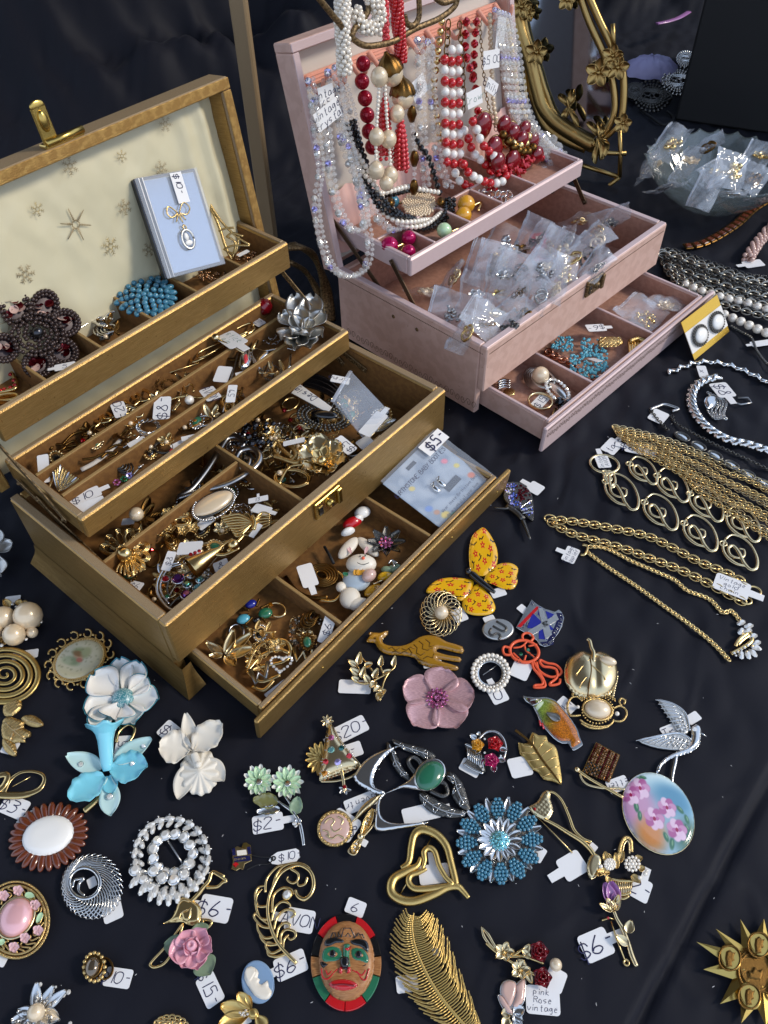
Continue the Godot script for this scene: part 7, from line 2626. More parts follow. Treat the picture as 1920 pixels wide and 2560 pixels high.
	for k in 5: leafp("inner_petal",488,1305,488 + cos(k * 1.257) * 74,1305 + sin(k * 1.257) * 66,70,M.gold,34,0.35,0.15,1.3,0.25)
	ballsp("ball",[[486,1308,30]],M.gold,36)
	begin("hoop_brooch","gold double hoop brooch with a pearl","brooch",310,1410,0.055)
	for r in [[104,74],[92,64]]: ringp("hoop",310,1412,310 + r[0],1425,r[1],7,M.gold,20)
	ballsp("pearl",[[235,1380,17]],M.pearl_warm,24)
	wire("swirl",[230,1450,290,1350,380,1330],9,M.gold,26)
	begin("knot_brooch","heavy gold rope knot brooch beside the gold flower","brooch",265,1260,0.055)
	for q in [[190,1230,230,1190,290,1210,330,1270,300,1310,240,1290,200,1250],[200,1280,260,1300,330,1320,370,1300],[220,1200,260,1250,310,1290]]: wire("strand",q,15,M.gold_fil,26)
	begin("filigree_oval","oval dark filigree brooch with a black stone","brooch",500,1050,0.056)
	domep("stone",500,1035,580,1045,36,24,M.black,28)
	for k in 3:
		b = []
		for e in oval(500,1045,110 + k * 24,52 + k * 14,34,0.12): b.append([e[0],e[1],9])
		ballset("filigree_beads",b,M.silver_dark,22 - k * 5)
	begin("black_cluster","cluster of black and grey crystal flowers in the main compartment","brooch",90,1150,0.056)
	for k in 46: gemset("stones",[[90 + rng.randf_range(-130,110),1150 + rng.randf_range(-70,75),rng.randf_range(11,22)]],M.gem_black if k % 3 else M.gunmetal,20 + rng.randf() * 24)
	begin("tulip_brooch","gold and silver tulip petals brooch in the right corner of the main compartment","brooch",860,1110,0.052)
	for k in 6: leafp("petal",800,1140,830 + k * 20,1040 + k * 12,44,M.silver if k % 2 else M.gold_pale,26,0.5,0.15,0.8,0.2)
	wire("loop",[800,1140,770,1170,790,1190,830,1160],8,M.gold_pale,24)
	begin("pouch","clear plastic pouch with a square hole standing in the main compartment","pouch",715,990,0.055)
	var p := [Q(655,775,0.045),Q(880,1010,0.02),Q(720,1165,0.004),Q(550,960,0.028)]
	m = MB.new()
	m.quad(p[0],p[1],p[2],p[3])
	var q := [Q(665,785,0.046),Q(885,1020,0.022),Q(725,1172,0.006),Q(570,950,0.030)]
	m.quad(q[0],q[1],q[2],q[3])
	part("film",m,M.film)
	wire("seal",[655,778,548,958],12,M.film_seal,280,1,false,0.4)
	ptag(790,1090,850,1030,190,80,[""],1,0.1,30)
	begin("earring_card","white printed card beside the black cord in the main compartment","card",440,930,0.060)
	slab("card",[350,850,545,990,520,1022,305,905],20,24,M.card,0.5)
	m = MB.new()
	scrawl(m,"Designs",-56 * un,10 * un,40 * un,2 * un,0,fr(410,915,26 * un,350,885))
	part("lettering",m,M.ink)
	begin("black_pouch","glossy black bangle under the tray with its tag","bangle",500,850,0.056)
	for k in 3: wire("band",[380,800 + k * 26,450,810 + k * 30,520,840 + k * 30,590,900 + k * 20],24,M.black,20,5,false,0.6)
	ptag(595,828,540,822,110,60,["norma"],0,0.1,25)
	for t in [["tag reading $5 beside the gold flower in the main compartment","r5",620,1215,560,1175,140,80,["$5-"],0,0.066],["blank tag by the front wall of the main compartment","r5",740,1200,780,1180,90,80,[""],0,0.058],["blank tag left of the gold flower","r5",320,1195,370,1190,130,40,[""],0,0.064],["square blank tag beside the bell pin","s1",1125,308,1190,310,150,95,[""],0,0.062],["tag reading $8 beside the bell pin","s1",1000,385,1025,330,130,56,["$8"],0,0.06],["tag reading $6 under the gold loop brooch","s1",800,530,845,545,100,60,["$6"],0,0.05],["tag by the nacre oval brooch","s1",1220,155,1260,130,110,60,[""],0,0.055],["folded tag with writing above the wire bow","s1",1530,20,1580,15,120,40,["13"],3,0.064],["blank tag above the wire bow","s1",1550,80,1600,100,120,70,[""],1,0.062],["tag tilted against the front wall by the wire bow","s1",1515,205,1550,165,100,36,[""],0,0.064],["tag half under the bell pin by the front wall","s1",1310,410,1340,400,90,70,["8"],0,0.055],["tag beside the pearl and leaves","s1",760,150,800,150,80,50,[""],0,0.05]]:
		zone(t[1])
		ptag_thing(t[0],t[2],t[3],t[4],t[5],t[6],t[7],t[8],t[9],t[10],0.15)

func gold_drawer():
	zone("s2")
	begin("rabbit_pin","white rabbit figure pin in a blue jacket holding a decorated egg","pin",700,560,0.010)
	var bp := [[718,404,92,66,52],[642,308,56,84,24],[758,302,50,84,24],[690,500,84,76,44],[652,605,62,72,42],[706,642,70,42,36],[600,540,32,34,28]]
	for i in bp.size():
		var e = bp[i]
		var m := MB.new()
		var f := fr(e[0],e[1],(44 + (30 if i == 0 else 0)) * un,e[0] + 60,e[1] + (30 if i == 1 else (-40 if i == 2 else 0)))
		m.xf = f
		m.ell(Vector3.ZERO,e[2] * un * (0.72 if i in [1,2] else 1.0),e[4] * un,e[3] * un * (1.15 if i in [1,2] else 1.0),20,12)
		part(["head","ear","ear","body","foot","foot","tail"][i],m,M.ivory if i != 3 else M.pale_blue)
	for q in [[640,300,660,345,24],[755,300,740,345,22]]: leafp("ear_lining",q[0],q[1],q[2],q[3],q[4],M.pink,66,0.2)
	ballsp("nose",[[730,368,10]],M.orange,120)
	ballsp("eye",[[712,356,5],[742,353,5]],M.black,124)
	wires("smile",[[695,395,715,404,740,404,765,395]],2,M.cord,134)
	var m := MB.new()
	m.xf = fr(765,470,90 * un,800,440)
	m.ell(Vector3.ZERO,48 * un,36 * un,38 * un,18,12)
	part("egg",m,M.blush)
	for q in [[700,470,720,430,40,"amber"],[690,470,680,440,30,"amber"],[640,470,610,460,30,"green"],[720,450,750,435,30,"amber"]]: leafp("trim",q[0],q[1],q[2],q[3],q[4],M[q[5]],92,0.3)
	begin("santa_pin","red and white plastic figure pin at the back of the drawer","pin",690,140,0.012)
	for e in [[725,100,45,40,"white"],[665,160,55,36,"red"],[640,215,40,24,"white"],[700,140,30,24,"white"]]: domep("piece",e[0],e[1],e[0] + e[2],e[1] - e[2] * 0.4,e[3],36,M[e[4]],20)
	begin("crystal_flower","silver flower brooch set with pale pink crystals in the drawer","brooch",868,285,0.014)
	for k in 8: leafp("petal",868,285,868 + cos(k * 0.785) * 115,285 + sin(k * 0.785) * 88,56,M.silver_dark,20,0.5,0.1,0.8,0.1,0,0.05)
	for r in [0,18,34]: 
		for e in oval(862,275,r,r * 0.8,maxi(1,r / 4)): gemset("stones",[[e[0],e[1],11]],M.gem_pink,40)
	begin("turtle_pin","small silver and green stone pin by the drawer front","pin",895,430,0.010)
	for q in [[870,440,34,24],[910,435,34,26],[935,425,24,20]]: domep("stone",q[0],q[1],q[0] + q[2],q[1] + 6,q[3],26,M.sage,24)
	wires("wire",[[880,400,900,380,930,400],[900,385,912,410,905,420]],6,M.silver,50)
	begin("duck_pin","yellow enamel pin in the corner of the drawer","pin",825,540,0.010)
	domep("body",860,480,905,470,34,30,M.yellow,16)
	domep("body",790,560,840,530,36,26,M.amber,14)
	wires("clasp",[[790,520,850,500],[800,540,830,560]],7,M.gold_pale,40,1)
	begin("swirl_brooch","gold ridged swirl circle brooch in the middle of the drawer","brooch",480,480,0.010)
	for r in [30,46,62,78,94]: ringp("coil",480 + r * 0.1,470,480 + r,490,r * 0.85,9,M.gold_dark if r % 4 else M.gold,40 - r * 0.25)
	wire("bar",[270,480,330,560,420,605,520,600],14,M.gold_dark,16)
	wire("tube",[500,300,530,350,555,400],9,M.cord,40,1)
	wire("arc",[560,440,610,480,605,560,560,620,470,620],10,M.gold,14)
	ptag_thing("blank white tag on the gold swirl brooch in the drawer",400,470,425,540,170,95,[""],1,0.024)
	begin("stone_cluster","round cluster brooch of turquoise, blue and green cabochons","brooch",90,680,0.010)
	for e in [[20,730,40,32,"turq"],[150,695,42,36,"green"],[65,640,34,28,"blue"],[100,740,22,18,"black"]]: domep("cabochon",e[0],e[1],e[0] + e[2],e[1] - 10,e[3],24,M[e[4]],26)
	var b := []
	for k in 60: b.append([90 + cos(k * 0.7) * (40 + k * 0.9),690 + sin(k * 0.7) * (36 + k * 0.8),9])
	ballset("beads",b,M.gold_dark,16)
	begin("crystal_ring","ring brooch of dark smoky crystals in the drawer","brooch",405,810,0.010)
	for k in 26:
		var e = oval(405,810,92,90,26)[k]
		var d = oval(405,810,112,108,26,0,0.1)[k]
		gemsp("stone",[[e[0],e[1],15],[d[0],d[1],12]],M.gem_smoke if k % 3 else M.gem_topaz,24)
	begin("letter_pin","two tone metal letter W pin","pin",385,940,0.012)
	wire("letter",[320,900,340,980,375,925,395,975,425,965,418,868],12,M.gold_pale,30,1)
	begin("letter_pin","dark metal letter M pin lying by the drawer front","pin",120,1050,0.012)
	wire("letter",[60,1030,95,1110,110,1050,150,1080,165,985],14,M.steel,30,1)
	begin("leaf_brooch","silver gold five leaf brooch at the left of the drawer","brooch",20,900,0.010)
	zone("s1")
	for q in [[1340,940,1390,810,70],[1340,940,1500,835,70],[1350,950,1510,920,80],[1340,950,1400,1025,70],[1320,940,1225,880,60],[1320,940,1240,960,50]]: leafp("leaf",q[0],q[1],q[2],q[3],q[4],M.gold_pale,24,0.4,0.1,0.8,0.1,0,0.03)
	zone("s2")
	begin("loop_bow","gold wide loop bow brooch in the front of the drawer","brooch",160,960,0.010)
	for q in [[40,1020,90,910,180,855,270,860,300,920,260,980,120,1010],[40,1040,120,950,220,910,290,930],[40,1035,120,1100,240,1060],[70,1130,140,1150,200,1090]]: wire("loop",q,13,M.gold,28,5,false,0.6)
	begin("rhinestone_heart","small open heart of clear rhinestones in the drawer","brooch",245,1000,0.016)
	b = []
	for k in 24:
		var t := TAU * k / 24
		b.append([245 + 66 * pow(sin(t),3) * 0.95 + 10 * cos(t),990 - (13 * cos(t) - 5 * cos(2 * t) - 2 * cos(3 * t)) * 3.4,10])
	gemset("stones",b,M.crystal,40)
	ptag_thing("tag reading $6 propped behind the smoky crystal ring",515,790,535,740,170,70,["$6"],0,0.02,0.3)
	ptag_thing("blank tag under the front of the drawer bows",220,1150,260,1120,150,60,[""],0,0.012)
	zone("r5")
	begin("earring_card","printed birthstone baby booties card in a clear sleeve leaning in the drawer","card",1130,1420,0.012)
	var A := Q(845,1445,0.026)
	var B := Q(1130,1165,0.026)
	var C := Q(1440,1500,0.006)
	var x := (B - A)
	var y := (C - B)
	y -= x.normalized() * y.dot(x.normalized())
	var lx := x.length()
	var ly := y.length() * 1.02
	x = x.normalized()
	y = y.normalized()
	var z := y.cross(x)
	if z.y < 0: z = -z
	var im := Image.create(256,256,false,Image.FORMAT_RGB8)
	im.fill(cc(128,144,164))
	for k in 60: pell(im,rng.randf(),rng.randf(),rng.randf_range(0.05,0.14),rng.randf_range(0.03,0.1),rng.randf() * 3,Color(cc(176,186,198),0.5),0.5)
	for e in [[0.82,0.35,0.045,226,120,140],[0.88,0.5,0.04,220,200,90],[0.2,0.3,0.04,214,190,90],[0.12,0.62,0.05,90,130,200],[0.2,0.82,0.06,230,200,60],[0.28,0.9,0.05,90,180,90],[0.14,0.92,0.05,226,130,60],[0.9,0.72,0.05,214,110,70],[0.15,0.72,0.04,190,130,90]]: pell(im,e[0],e[1],e[2],e[2] * 0.8,0.4,cc(e[3],e[4],e[5]),0.4)
	pmat("card_print",im,0.5,0.0)
	m = MB.new()
	m.triuv(A,B,B + y * ly,Vector2(0,0),Vector2(1,0),Vector2(1,1))
	m.triuv(A,B + y * ly,A + y * ly,Vector2(0,0),Vector2(1,1),Vector2(0,1))
	part("card",m,M.card_print)
	m = MB.new()
	var tb := Basis(x,z,y)
	scrawl(m,"BIRTHSTONE BABY BOOTIES",-0.54 * lx,0,lx * 0.052,lx * 0.0042,0.0004,Transform3D(tb,A + x * lx * 0.5 + y * ly * 0.26))
	var ln := ["Wear these Birthstone Booties","As a symbol of your love","for your precious little one"]
	for i in 3: scrawl(m,ln[i],-0.36 * lx,0,lx * 0.034,lx * 0.002,0.0004,Transform3D(tb,A + x * lx * 0.56 + y * ly * (0.78 + i * 0.08)))
	part("lettering",m,M.ink)
	m = MB.new()
	m.bx(A + x * lx * 0.62 + y * ly * 0.62 + z * 0.0008,Vector3(lx * 0.26,0.0006,ly * 0.09),0,tb)
	m.bx(A + x * lx * 0.46 + y * ly * 0.09 + z * 0.0004,Vector3(lx * 0.16,0.0006,ly * 0.05),0,tb)
	part("dark_panel",m,M.gunmetal)
	for s in [-1,1]:
		m = MB.new()
		m.xf = Transform3D(tb,A + x * lx * (0.45 + s * 0.055) + y * ly * 0.52 + z * 0.002)
		m.ell(Vector3.ZERO,lx * 0.04,lx * 0.025,lx * 0.07,12,8)
		m.tube([Vector3(0,0.001,-lx * 0.05),Vector3(lx * 0.03,0.003,-lx * 0.07),Vector3(-lx * 0.03,0.003,-lx * 0.07),Vector3(0,0.001,-lx * 0.05)],lx * 0.01,5)
		part("silver_bootie",m,M.silver)
	m = MB.new()
	var rs := []
	for j in 9:
		var ring := []
		for i in 9: ring.append(A + x * lx * lerpf(-0.02,1.08,i / 8.0) + y * ly * lerpf(-0.03,1.03,j / 8.0) + z * (0.003 + rng.randf() * 0.0012))
		rs.append(ring)
	m.rings(rs,false)
	part("clear_sleeve",m,M.film)
	m = MB.new()
	m.bx(A + x * lx * 0.9 + y * ly * 0.1 + z * 0.0055,Vector3(lx * 0.42,0.0004,ly * 0.19),0,tb)
	var tg := part("price_tag",m,M.paper)
	m = MB.new()
	scrawl(m,"$5-",-lx * 0.14,lx * 0.06,lx * 0.13,lx * 0.009,0.0004,Transform3D(tb,A + x * lx * 0.9 + y * ly * 0.1 + z * 0.0058))
	part("handwriting",m,M.ink,tg)

func gold_contents():
	mk("gem_brown",cc(60,46,42),0.3,0.25)
	mk("plum_dark",cc(44,24,30),0.2,0.4)
	dark_bead_flower(); turquoise_dome(); silver_case(); eiffel(); upper_tray_bits(); lower_tray_bits(); main_compartment(); gold_drawer()

# ---------- the pink box's necklaces, bags, and the things around ----------
var lid_inv: Transform3D
func lp(a: Array) -> Array:      # [x, y, mm in front of the lid, ...]
	var r := []
	for i in range(0,a.size(),3):
		var d := lid_inv.basis * ray(a[i],a[i + 1])
		var p := lid_inv * Vector3(0,HC,0)
		r.append(Vector3(0,HC,0) + ray(a[i],a[i + 1]) * ((a[i + 2] * 0.001 - p.z) / d.z) - co)
	return r

func hang(nm: String,label: String,a: Array,grp := "necklaces hung in the pink box") -> Array:
	cur = Node3D.new()
	cur.name = numbered(nm)
	add_child(cur)
	co = Vector3.ZERO
	co = lp(a)[0]
	cur.position = co
	un = 0.00019
	tag(cur,label,"necklace",grp)
	return cr(lp(a),8)

func off(p: Array,v: Vector3) -> Array:
	var r := []
	for q in p: r.append(q + v)
	return r

func twist(p: Array,n: int,rad: float,turns: float,k: int) -> Array:   # strand k of n twisted round a path
	var r := []
	for i in p.size():
		var d: Vector3 = p[mini(i + 1,p.size() - 1)] - p[maxi(i - 1,0)]
		var b := along(d)
		var a := TAU * (float(k) / n + turns * i / p.size())
		r.append(p[i] + (b.x * cos(a) + b.z * sin(a)) * rad)
	return r

func spaced(p: Array,step: float,r: float) -> Array:
	var xs := []
	for q in even(p,step): xs.append(at(q,r * 1.04,Basis.from_euler(Vector3(rng.randf() * 3,rng.randf() * 3,0))))
	return xs

func necklaces():
	zone("r2")
	var g: Node3D = get_node("jewelry_box_001")
	lid_inv = (g.transform * (g.get_node("lid") as Node3D).transform).affine_inverse()
	var p: Array
	p = hang("pearl_rope","thick white twisted pearl rope hanging from the bronze stand",[608,-20,75,605,120,72,612,260,68,620,430,62])
	for k in 6: beads("strand",twist(p,6,0.0052,2.2,k),0.0024,M.pearl)
	p = hang("pearl_rope","white pearl rope looping back over the stand's scroll",[680,60,70,720,150,70,790,160,70,830,90,72,790,20,74,770,-30,75])
	for k in 5: beads("strand",twist(p,5,0.0046,2.0,k),0.0023,M.pearl)
	p = hang("red_rope","red and white bead rope necklace with gold caps, pearls and red tassels",[855,-20,72,860,120,70,865,250,66])
	for k in 3: beads("strand",twist(p,3,0.0024,3.0,k),0.0021,M.coral,null,1.0,null,false,[])
	p = cr(lp([925,-20,74,935,120,70,948,250,66,955,370,62]),8)
	for k in 6: beads("strand",twist(p,6,0.0042,2.6,k),0.0024,M.red)
	p = cr(lp([840,-20,75,850,60,74,830,150,70,830,210,68]),8)
	beads("white_strand",p,0.0024,M.pearl)
	for c in [[865,370,900,415],[955,480,965,555]]:
		var q := lp([c[0],c[1] - 55,60,c[2],c[3] + 30,60])
		var ax: Vector3 = (q[0] - q[1]).normalized()
		var m := MB.new()
		var cs := []
		var cb := along(ax)
		for e in [[0.0118,0.0],[0.0118,0.003],[0.0098,0.009],[0.0062,0.0135],[0.003,0.016],[0.0015,0.0185]]:
			var ring := []
			for j in 48:
				var u := TAU * j / 48
				var fl: float = 1.0 + 0.10 * absf(sin(u * 4)) * (1.0 if e[1] < 0.015 else 0.0)
				ring.append(q[1] + ax * (e[1] + 0.002 + (0.002 * absf(sin(u * 4)) if e[1] < 0.001 else 0.0)) + (cb.x * cos(u) + cb.z * sin(u)) * e[0] * fl)
			cs.append(ring)
		m.rings(cs,true)
		part("gold_cap",m,M.gold_dark)
		var o := part("large_pearl",ball(),M.pearl_warm)
		o.transform = at(q[1] + ax * 0.001,0.0108)
	for t in [[860,560,872,950,7],[955,690,962,1020,8]]:
		for k in t[4]:
			var s: float = (k - t[4] / 2.0) * 11
			p = cr(lp([t[0],t[1],58,t[0] + s * 0.7,t[1] + 130,56 + 3 * (k % 3),t[2] + s,t[3] - 10 * (k % 3),52 + 3 * (k % 3)]),6)
			beads("tassel_strand",p,0.0022,M.coral if k % 2 else M.red)
	for e in [[825,458,43],[930,675,40],[810,812,40],[880,825,42],[808,1010,42],[890,1040,42],[868,1085,38]]:
		var o := part("drop_pearl",ball(),M.pearl_warm)
		o.transform = Transform3D(Basis.from_scale(Vector3(1,1.1,1) * e[2] * 0.000185),lp([e[0],e[1],66])[0])
	for q in [[825,500,66,815,650,66,808,780,66],[860,510,66,868,680,66,878,790,66],[806,850,66,806,920,66,808,975,66],[885,860,66,890,940,66,890,1000,66]]: beads("silver_strand",cr(lp(q),5),0.0017,M.pearl)
	p = hang("bead_necklace","single strand of large translucent red beads on the pink box's hooks",[730,378,16,722,452,16,728,528,16,743,597,16,752,668,16,757,740,16,770,808,16,785,880,16,805,950,18])
	beads("red_bead",p,0.0072,M.gem_cherry,null,1.05,null,true)
	# crystal strands, left and right
	var cry := [["outer left crystal bead strand hanging down past the pink tray's corner",[405,480,30,435,740,34,465,1000,40,440,1200,46,470,1420,56,540,1590,62,650,1640,62,740,1570,60,755,1420,58,720,1250,50,650,900,40,600,700,30,570,500,26],0.0036],["inner left crystal bead strand ending over the tray corner",[440,600,26,500,760,30,525,1000,36,560,1200,44,620,1330,50,690,1370,52,735,1290,50,700,1130,44,660,950,38,590,760,30,570,640,26],0.0042],["clear crystal strand reaching the front of the pink tray",[520,430,18,560,620,22,610,880,28,690,1080,40,780,1260,48,880,1360,52,960,1350,52],0.0042],["fine crystal strand behind the white pearl rope",[560,400,14,640,620,18,680,820,22,700,1000,30,760,1180,42],0.0034],["clear bead strand left of the middle of the lid",[1050,240,14,1055,450,14,1065,700,16,1080,950,22,1095,1130,30],0.0044],["clear bead strand at the middle of the lid",[1110,250,14,1120,450,14,1140,720,16,1165,950,22,1230,1120,34],0.0044]]
	for c in cry:
		p = hang("crystal_necklace",c[0],c[1])
		for k in 2: beads("crystal_strand",off(p,Vector3(0.005,0.003,0.004) * k),c[2] * (0.8 - 0.2 * k),M.bead_glass,cutm(),1.08)
		many("sparkling_beads",cutm(),M.gem_ab,spaced(p,0.055,c[2] * 0.85))
		many("bright_beads",cutm(),M.crystal,spaced(p,0.02,c[2] * 0.85))
	zone("r3")
	for k in 5:
		p = hang("crystal_necklace",["outermost sparkling crystal strand at the lid's right edge","second sparkling crystal strand from the lid's right edge","middle sparkling crystal strand at the lid's right side","cream crystal strand right of the $5 tag","short sparkling strand ending in the pile by the tray's right end"][k],[40 + k * 20,60 + k * 8,20,70 + k * 24,300,22,110 + k * 24,560,28 + k * 2,170 + k * 26,740,40 + k * 3,260 + k * 30,830 + k * 10,48 + k * 2,350 + k * 22,950 - k * 14,54])
		beads("crystal_bead",p,0.003,M.bead_glass if k != 3 else M.pearl_warm,cutm(),1.05)
		beads("crystal_bead",off(p,Vector3(0.004,-0.002,0.003)),0.003,M.bead_glass,cutm(),1.1)
		many("sparkling_beads",cutm(),M.gem_ab,spaced(p,0.045,0.003))
		many("bright_beads",cutm(),M.crystal,spaced(p,0.017,0.003))
	zone("r2")
	p = hang("gold_necklace","strand of ribbed gold oval beads and crystals over the pearls",[1000,560,40,1018,680,40,1025,800,44,1035,940,46,1030,1110,52])
	for e in [[1018,675],[1033,940],[1030,1110],[890,1200],[1190,1195]]:
		var m := MB.new()
		m.lathe([Vector2(0,-0.009),Vector2(0.003,-0.0075),Vector2(0.0052,0),Vector2(0.003,0.0075),Vector2(0,0.009)],10,lp([e[0],e[1],52])[0],Basis(Vector3(1,0,0),0.2 if e[0] in [1018,1033,1030] else 1.3))
		part("gold_bead",m,M.gold_dark)
	beads("crystal_bead",p,0.0026,M.bead_glass,cutm(),1.1)
	p = hang("gold_necklace","gold ball bead chain hanging left of the red and white beads",[1195,130,16,1165,370,16,1150,520,16,1165,680,16,1195,880,20])
	beads("gold_bead",p,0.0035,M.gold,null,1.25)
	for c in [["thin dark gold chain right of the red and white beads",[1300,130,14,1320,400,14,1325,700,16],0.0024],["long thin chain right of the dark red beads",[1420,130,14,1440,400,14,1470,620,18,1520,780,30],0.0016],["gold link chain at the top of the red and white beads",[1235,120,18,1225,300,20,1215,440,20],0.003]]:
		p = hang("chain_necklace",c[0],c[1])
		chain("chain_links",p,c[2],M.gold_dark)
	p = hang("pearl_necklace","cream seed pearl strand by the $5 tag",[1480,90,14,1490,400,14,1500,600,18,1525,750,30])
	beads("pearl",p,0.0027,M.pearl_warm)
	p = hang("red_necklace","two dark red faceted bead strands in the pink lid",[1340,130,14,1335,300,14,1370,430,14,1395,520,16,1410,640,18,1400,720,26])
	beads("red_bead",p,0.0045,M.gem_red,cutm(),1.25,null,true)
	p = cr(lp([1400,130,14,1390,250,14,1385,400,14,1380,500,16]),6)
	beads("red_bead",p,0.0042,M.gem_red,cutm(),1.2,null,true)
	# red and white triple strand
	p = hang("bead_necklace","triple strand of red and white round beads falling into the tray",[1250,260,22,1240,640,22,1250,980,40])
	var rows := [[290,0],[358,1],[420,0],[485,1],[548,0],[610,1],[672,0],[735,1],[792,0],[850,1],[908,0],[965,1]]
	for e in rows:
		for k in 3:
			if e[0] < 330 and k == 0: continue
			var o := part("red_bead" if e[1] else "white_bead",ball(),M.red if e[1] else M.white)
			o.transform = at(lp([1205 + k * 41 + (e[0] % 7) + e[0] * 0.014,e[0] + (k % 2) * 8 - 4 + k * 3,20 + e[0] * 0.012])[0],0.0048)
	var arc := cr(lp([1300,1000,44,1330,1050,48,1400,1090,50,1470,1110,52,1545,1090,54,1540,1030,52,1480,950,48,1410,880,44,1380,800,40,1350,740,36]),6)
	for s in 2:
		var q := even(off(arc,Vector3(0.004,0.006,0.003) * (s * 2 - 1)),0.0095)
		for i in q.size():
			var o := part("red_bead" if (i / 2 + s) % 2 else "white_bead",ball(),M.red if (i / 2 + s) % 2 else M.white)
			o.transform = at(q[i],0.0048)
	# big red cabochons
	p = hang("cabochon_necklace","heavy gold necklace of big red cabochons piled in the tray's right end",[1440,740,36,1500,880,46,1610,960,52])
	var cb := [[1440,745,62,34],[1505,885,66,46],[1612,962,64,54],[1600,800,50,40]]
	for e in cb:
		var m := MB.new()
		m.ell(lp([e[0],e[1],e[3]])[0],0.0125,0.0145,0.008,18,10,Basis(UPV,0.75))
		part("red_cabochon",m,M.dark_red)
		m = MB.new()
		m.ell(lp([e[0],e[1],e[3] - 4])[0],0.0142,0.0162,0.0065,18,10,Basis(UPV,0.75))
		part("gold_mount",m,M.gold)
	zone("r3")
	for e in [[150,790,44,46],[265,835,40,50],[290,920,46,56],[200,830,40,52],[95,740,40,42],[215,770,36,46],[60,960,44,56]]:
		var m := MB.new()
		m.ell(lp([e[0],e[1],e[3]])[0],0.010,0.0105,0.007,16,10,Basis(UPV,0.75))
		part("red_cabochon",m,M.dark_red)
	beads("gold_bead",cr(lp([60,860,46,120,850,50,210,860,54,240,800,50]),6),0.0052,M.gold,null,1.0)
	beads("gold_bead",cr(lp([90,800,50,160,880,56,230,900,56,270,870,56]),6),0.0048,M.gold_dark,null,1.0)
	for k in 5: beads("small_red_bead",cr(lp([20 + k * 40,1020 + k * 8,54,80 + k * 50,1000 - k * 20,58,140 + k * 46,1040 - k * 24,58]),6),0.0042,M.gem_red,cutm(),1.1)
	beads("crystal_bead",cr(lp([330,1010,56,380,960,58,420,900,58,380,830,54,300,800,50]),6),0.0062,M.bead_glass,cutm(),1.0)
	zone("r2")
	# black and white twist
	p = hang("twist_necklace","twisted black and white bead rope lying into the pink tray",[650,730,24,700,900,30,770,1090,44,860,1230,54,980,1310,60,1110,1330,62,1220,1270,60,1250,1180,54])
	for k in 3: beads("black_strand",twist(p,5,0.0048,2.2,k),0.0029,M.black,cutm(),0.95)
	for k in [3,4]: beads("white_strand",twist(p,5,0.0048,2.2,k),0.0027,M.pearl)
	beads("black_strand",cr(lp([1180,1140,44,1120,940,30,1060,860,24,1020,760,20]),6),0.0036,M.black,cutm(),1.0)
	beads("white_strand",cr(lp([820,1150,50,900,1130,50,1000,1105,48,1060,1120,48,1180,1140,50]),6),0.0028,M.pearl)
	beads("black_strand",cr(lp([800,1160,44,900,1150,44,1000,1125,42,1100,1130,42]),6),0.0034,M.black,cutm(),1.0)
	# tray contents
	ch = 0.116
	for e in [["amber_beads","pair of round amber beads in the pink tray",[[1340,1210,52],[1325,1275,46]],"amber"],["magenta_beads","magenta glass hearts with gold clips in the tray's front corner",[[885,1455,52],[1000,1410,44],[1000,1490,40]],"gem_magenta"],["aqua_bead","pale aqua bead in the pink tray",[[1210,1365,44]],"mint"],["blue_bead","blue round bead under the twisted rope",[[905,1195,40]],"turq_blue"]]:
		begin(e[0],e[1],"beads",e[2][0][0],e[2][0][1],0.116)
		ballsp("bead",e[2],M[e[3]],4)
		wires("clip",[[e[2][0][0] + 40,e[2][0][1] + 10,e[2][0][0] + 90,e[2][0][1] - 10,e[2][0][0] + 70,e[2][0][1] + 40]],8,M.gold,30)
	begin("pearl_patch","coiled heap of small pearls in the pink tray","beads",1060,1210,0.120)
	var bl := []
	for k in 150: bl.append([1060 + cos(k * 2.4) * sqrt(k) * 8,1210 + sin(k * 2.4) * sqrt(k) * 6,9.5])
	ballset("pearls",bl,M.pearl_warm,34)
	begin("silver_brooch","silver openwork brooch at the right of the pink tray","brooch",1530,1165,0.116)
	for k in 9: wire("scroll",flat2(oval(1460 + (k % 5) * 34,1150 + (k / 5) * 34 ,22,14,9,k)),6,M.silver,20,3,true)
	for t in [["tag reading $5.00 hanging in the pink lid",1490,352,1560,340,130,85,["$5 00"],30],["upper tag reading vintage 65 at the left of the pink lid",515,578,560,560,90,95,["vintage","65-"],34],["lower tag reading vintage crystal at the left of the pink lid",520,680,570,640,150,80,["vintage","crystal"],40],["faint green written tag in the pink lid",1390,580,1450,550,120,80,["Crown"],30],["tag with blue writing in the pink lid",1492,515,1530,545,95,65,["Emily"],30],["tag half behind the gold capped pearls",1060,520,1090,490,110,90,["mar"],14],["clear plastic tag at the lid's top right",1545,200,1552,130,150,70,[""],22]]:
		var o = lp([t[1],t[2],t[8]])[0] + co
		cur = Node3D.new()
		cur.name = numbered("price_tag")
		add_child(cur)
		cur.position = o
		tag(cur,t[0],"price tag")
		co = o
		var dx: Vector3 = (lp([t[3],t[4],t[8]])[0]).normalized()
		var nz := lid_inv.basis.inverse().z.normalized()
		var tb := Basis(dx,nz,dx.cross(nz))
		var m := MB.new()
		m.bx(Vector3.ZERO,Vector3(t[5],1.5,t[6]) * 0.00021,0.0001,tb)
		part("tag_card",m,M.paper)
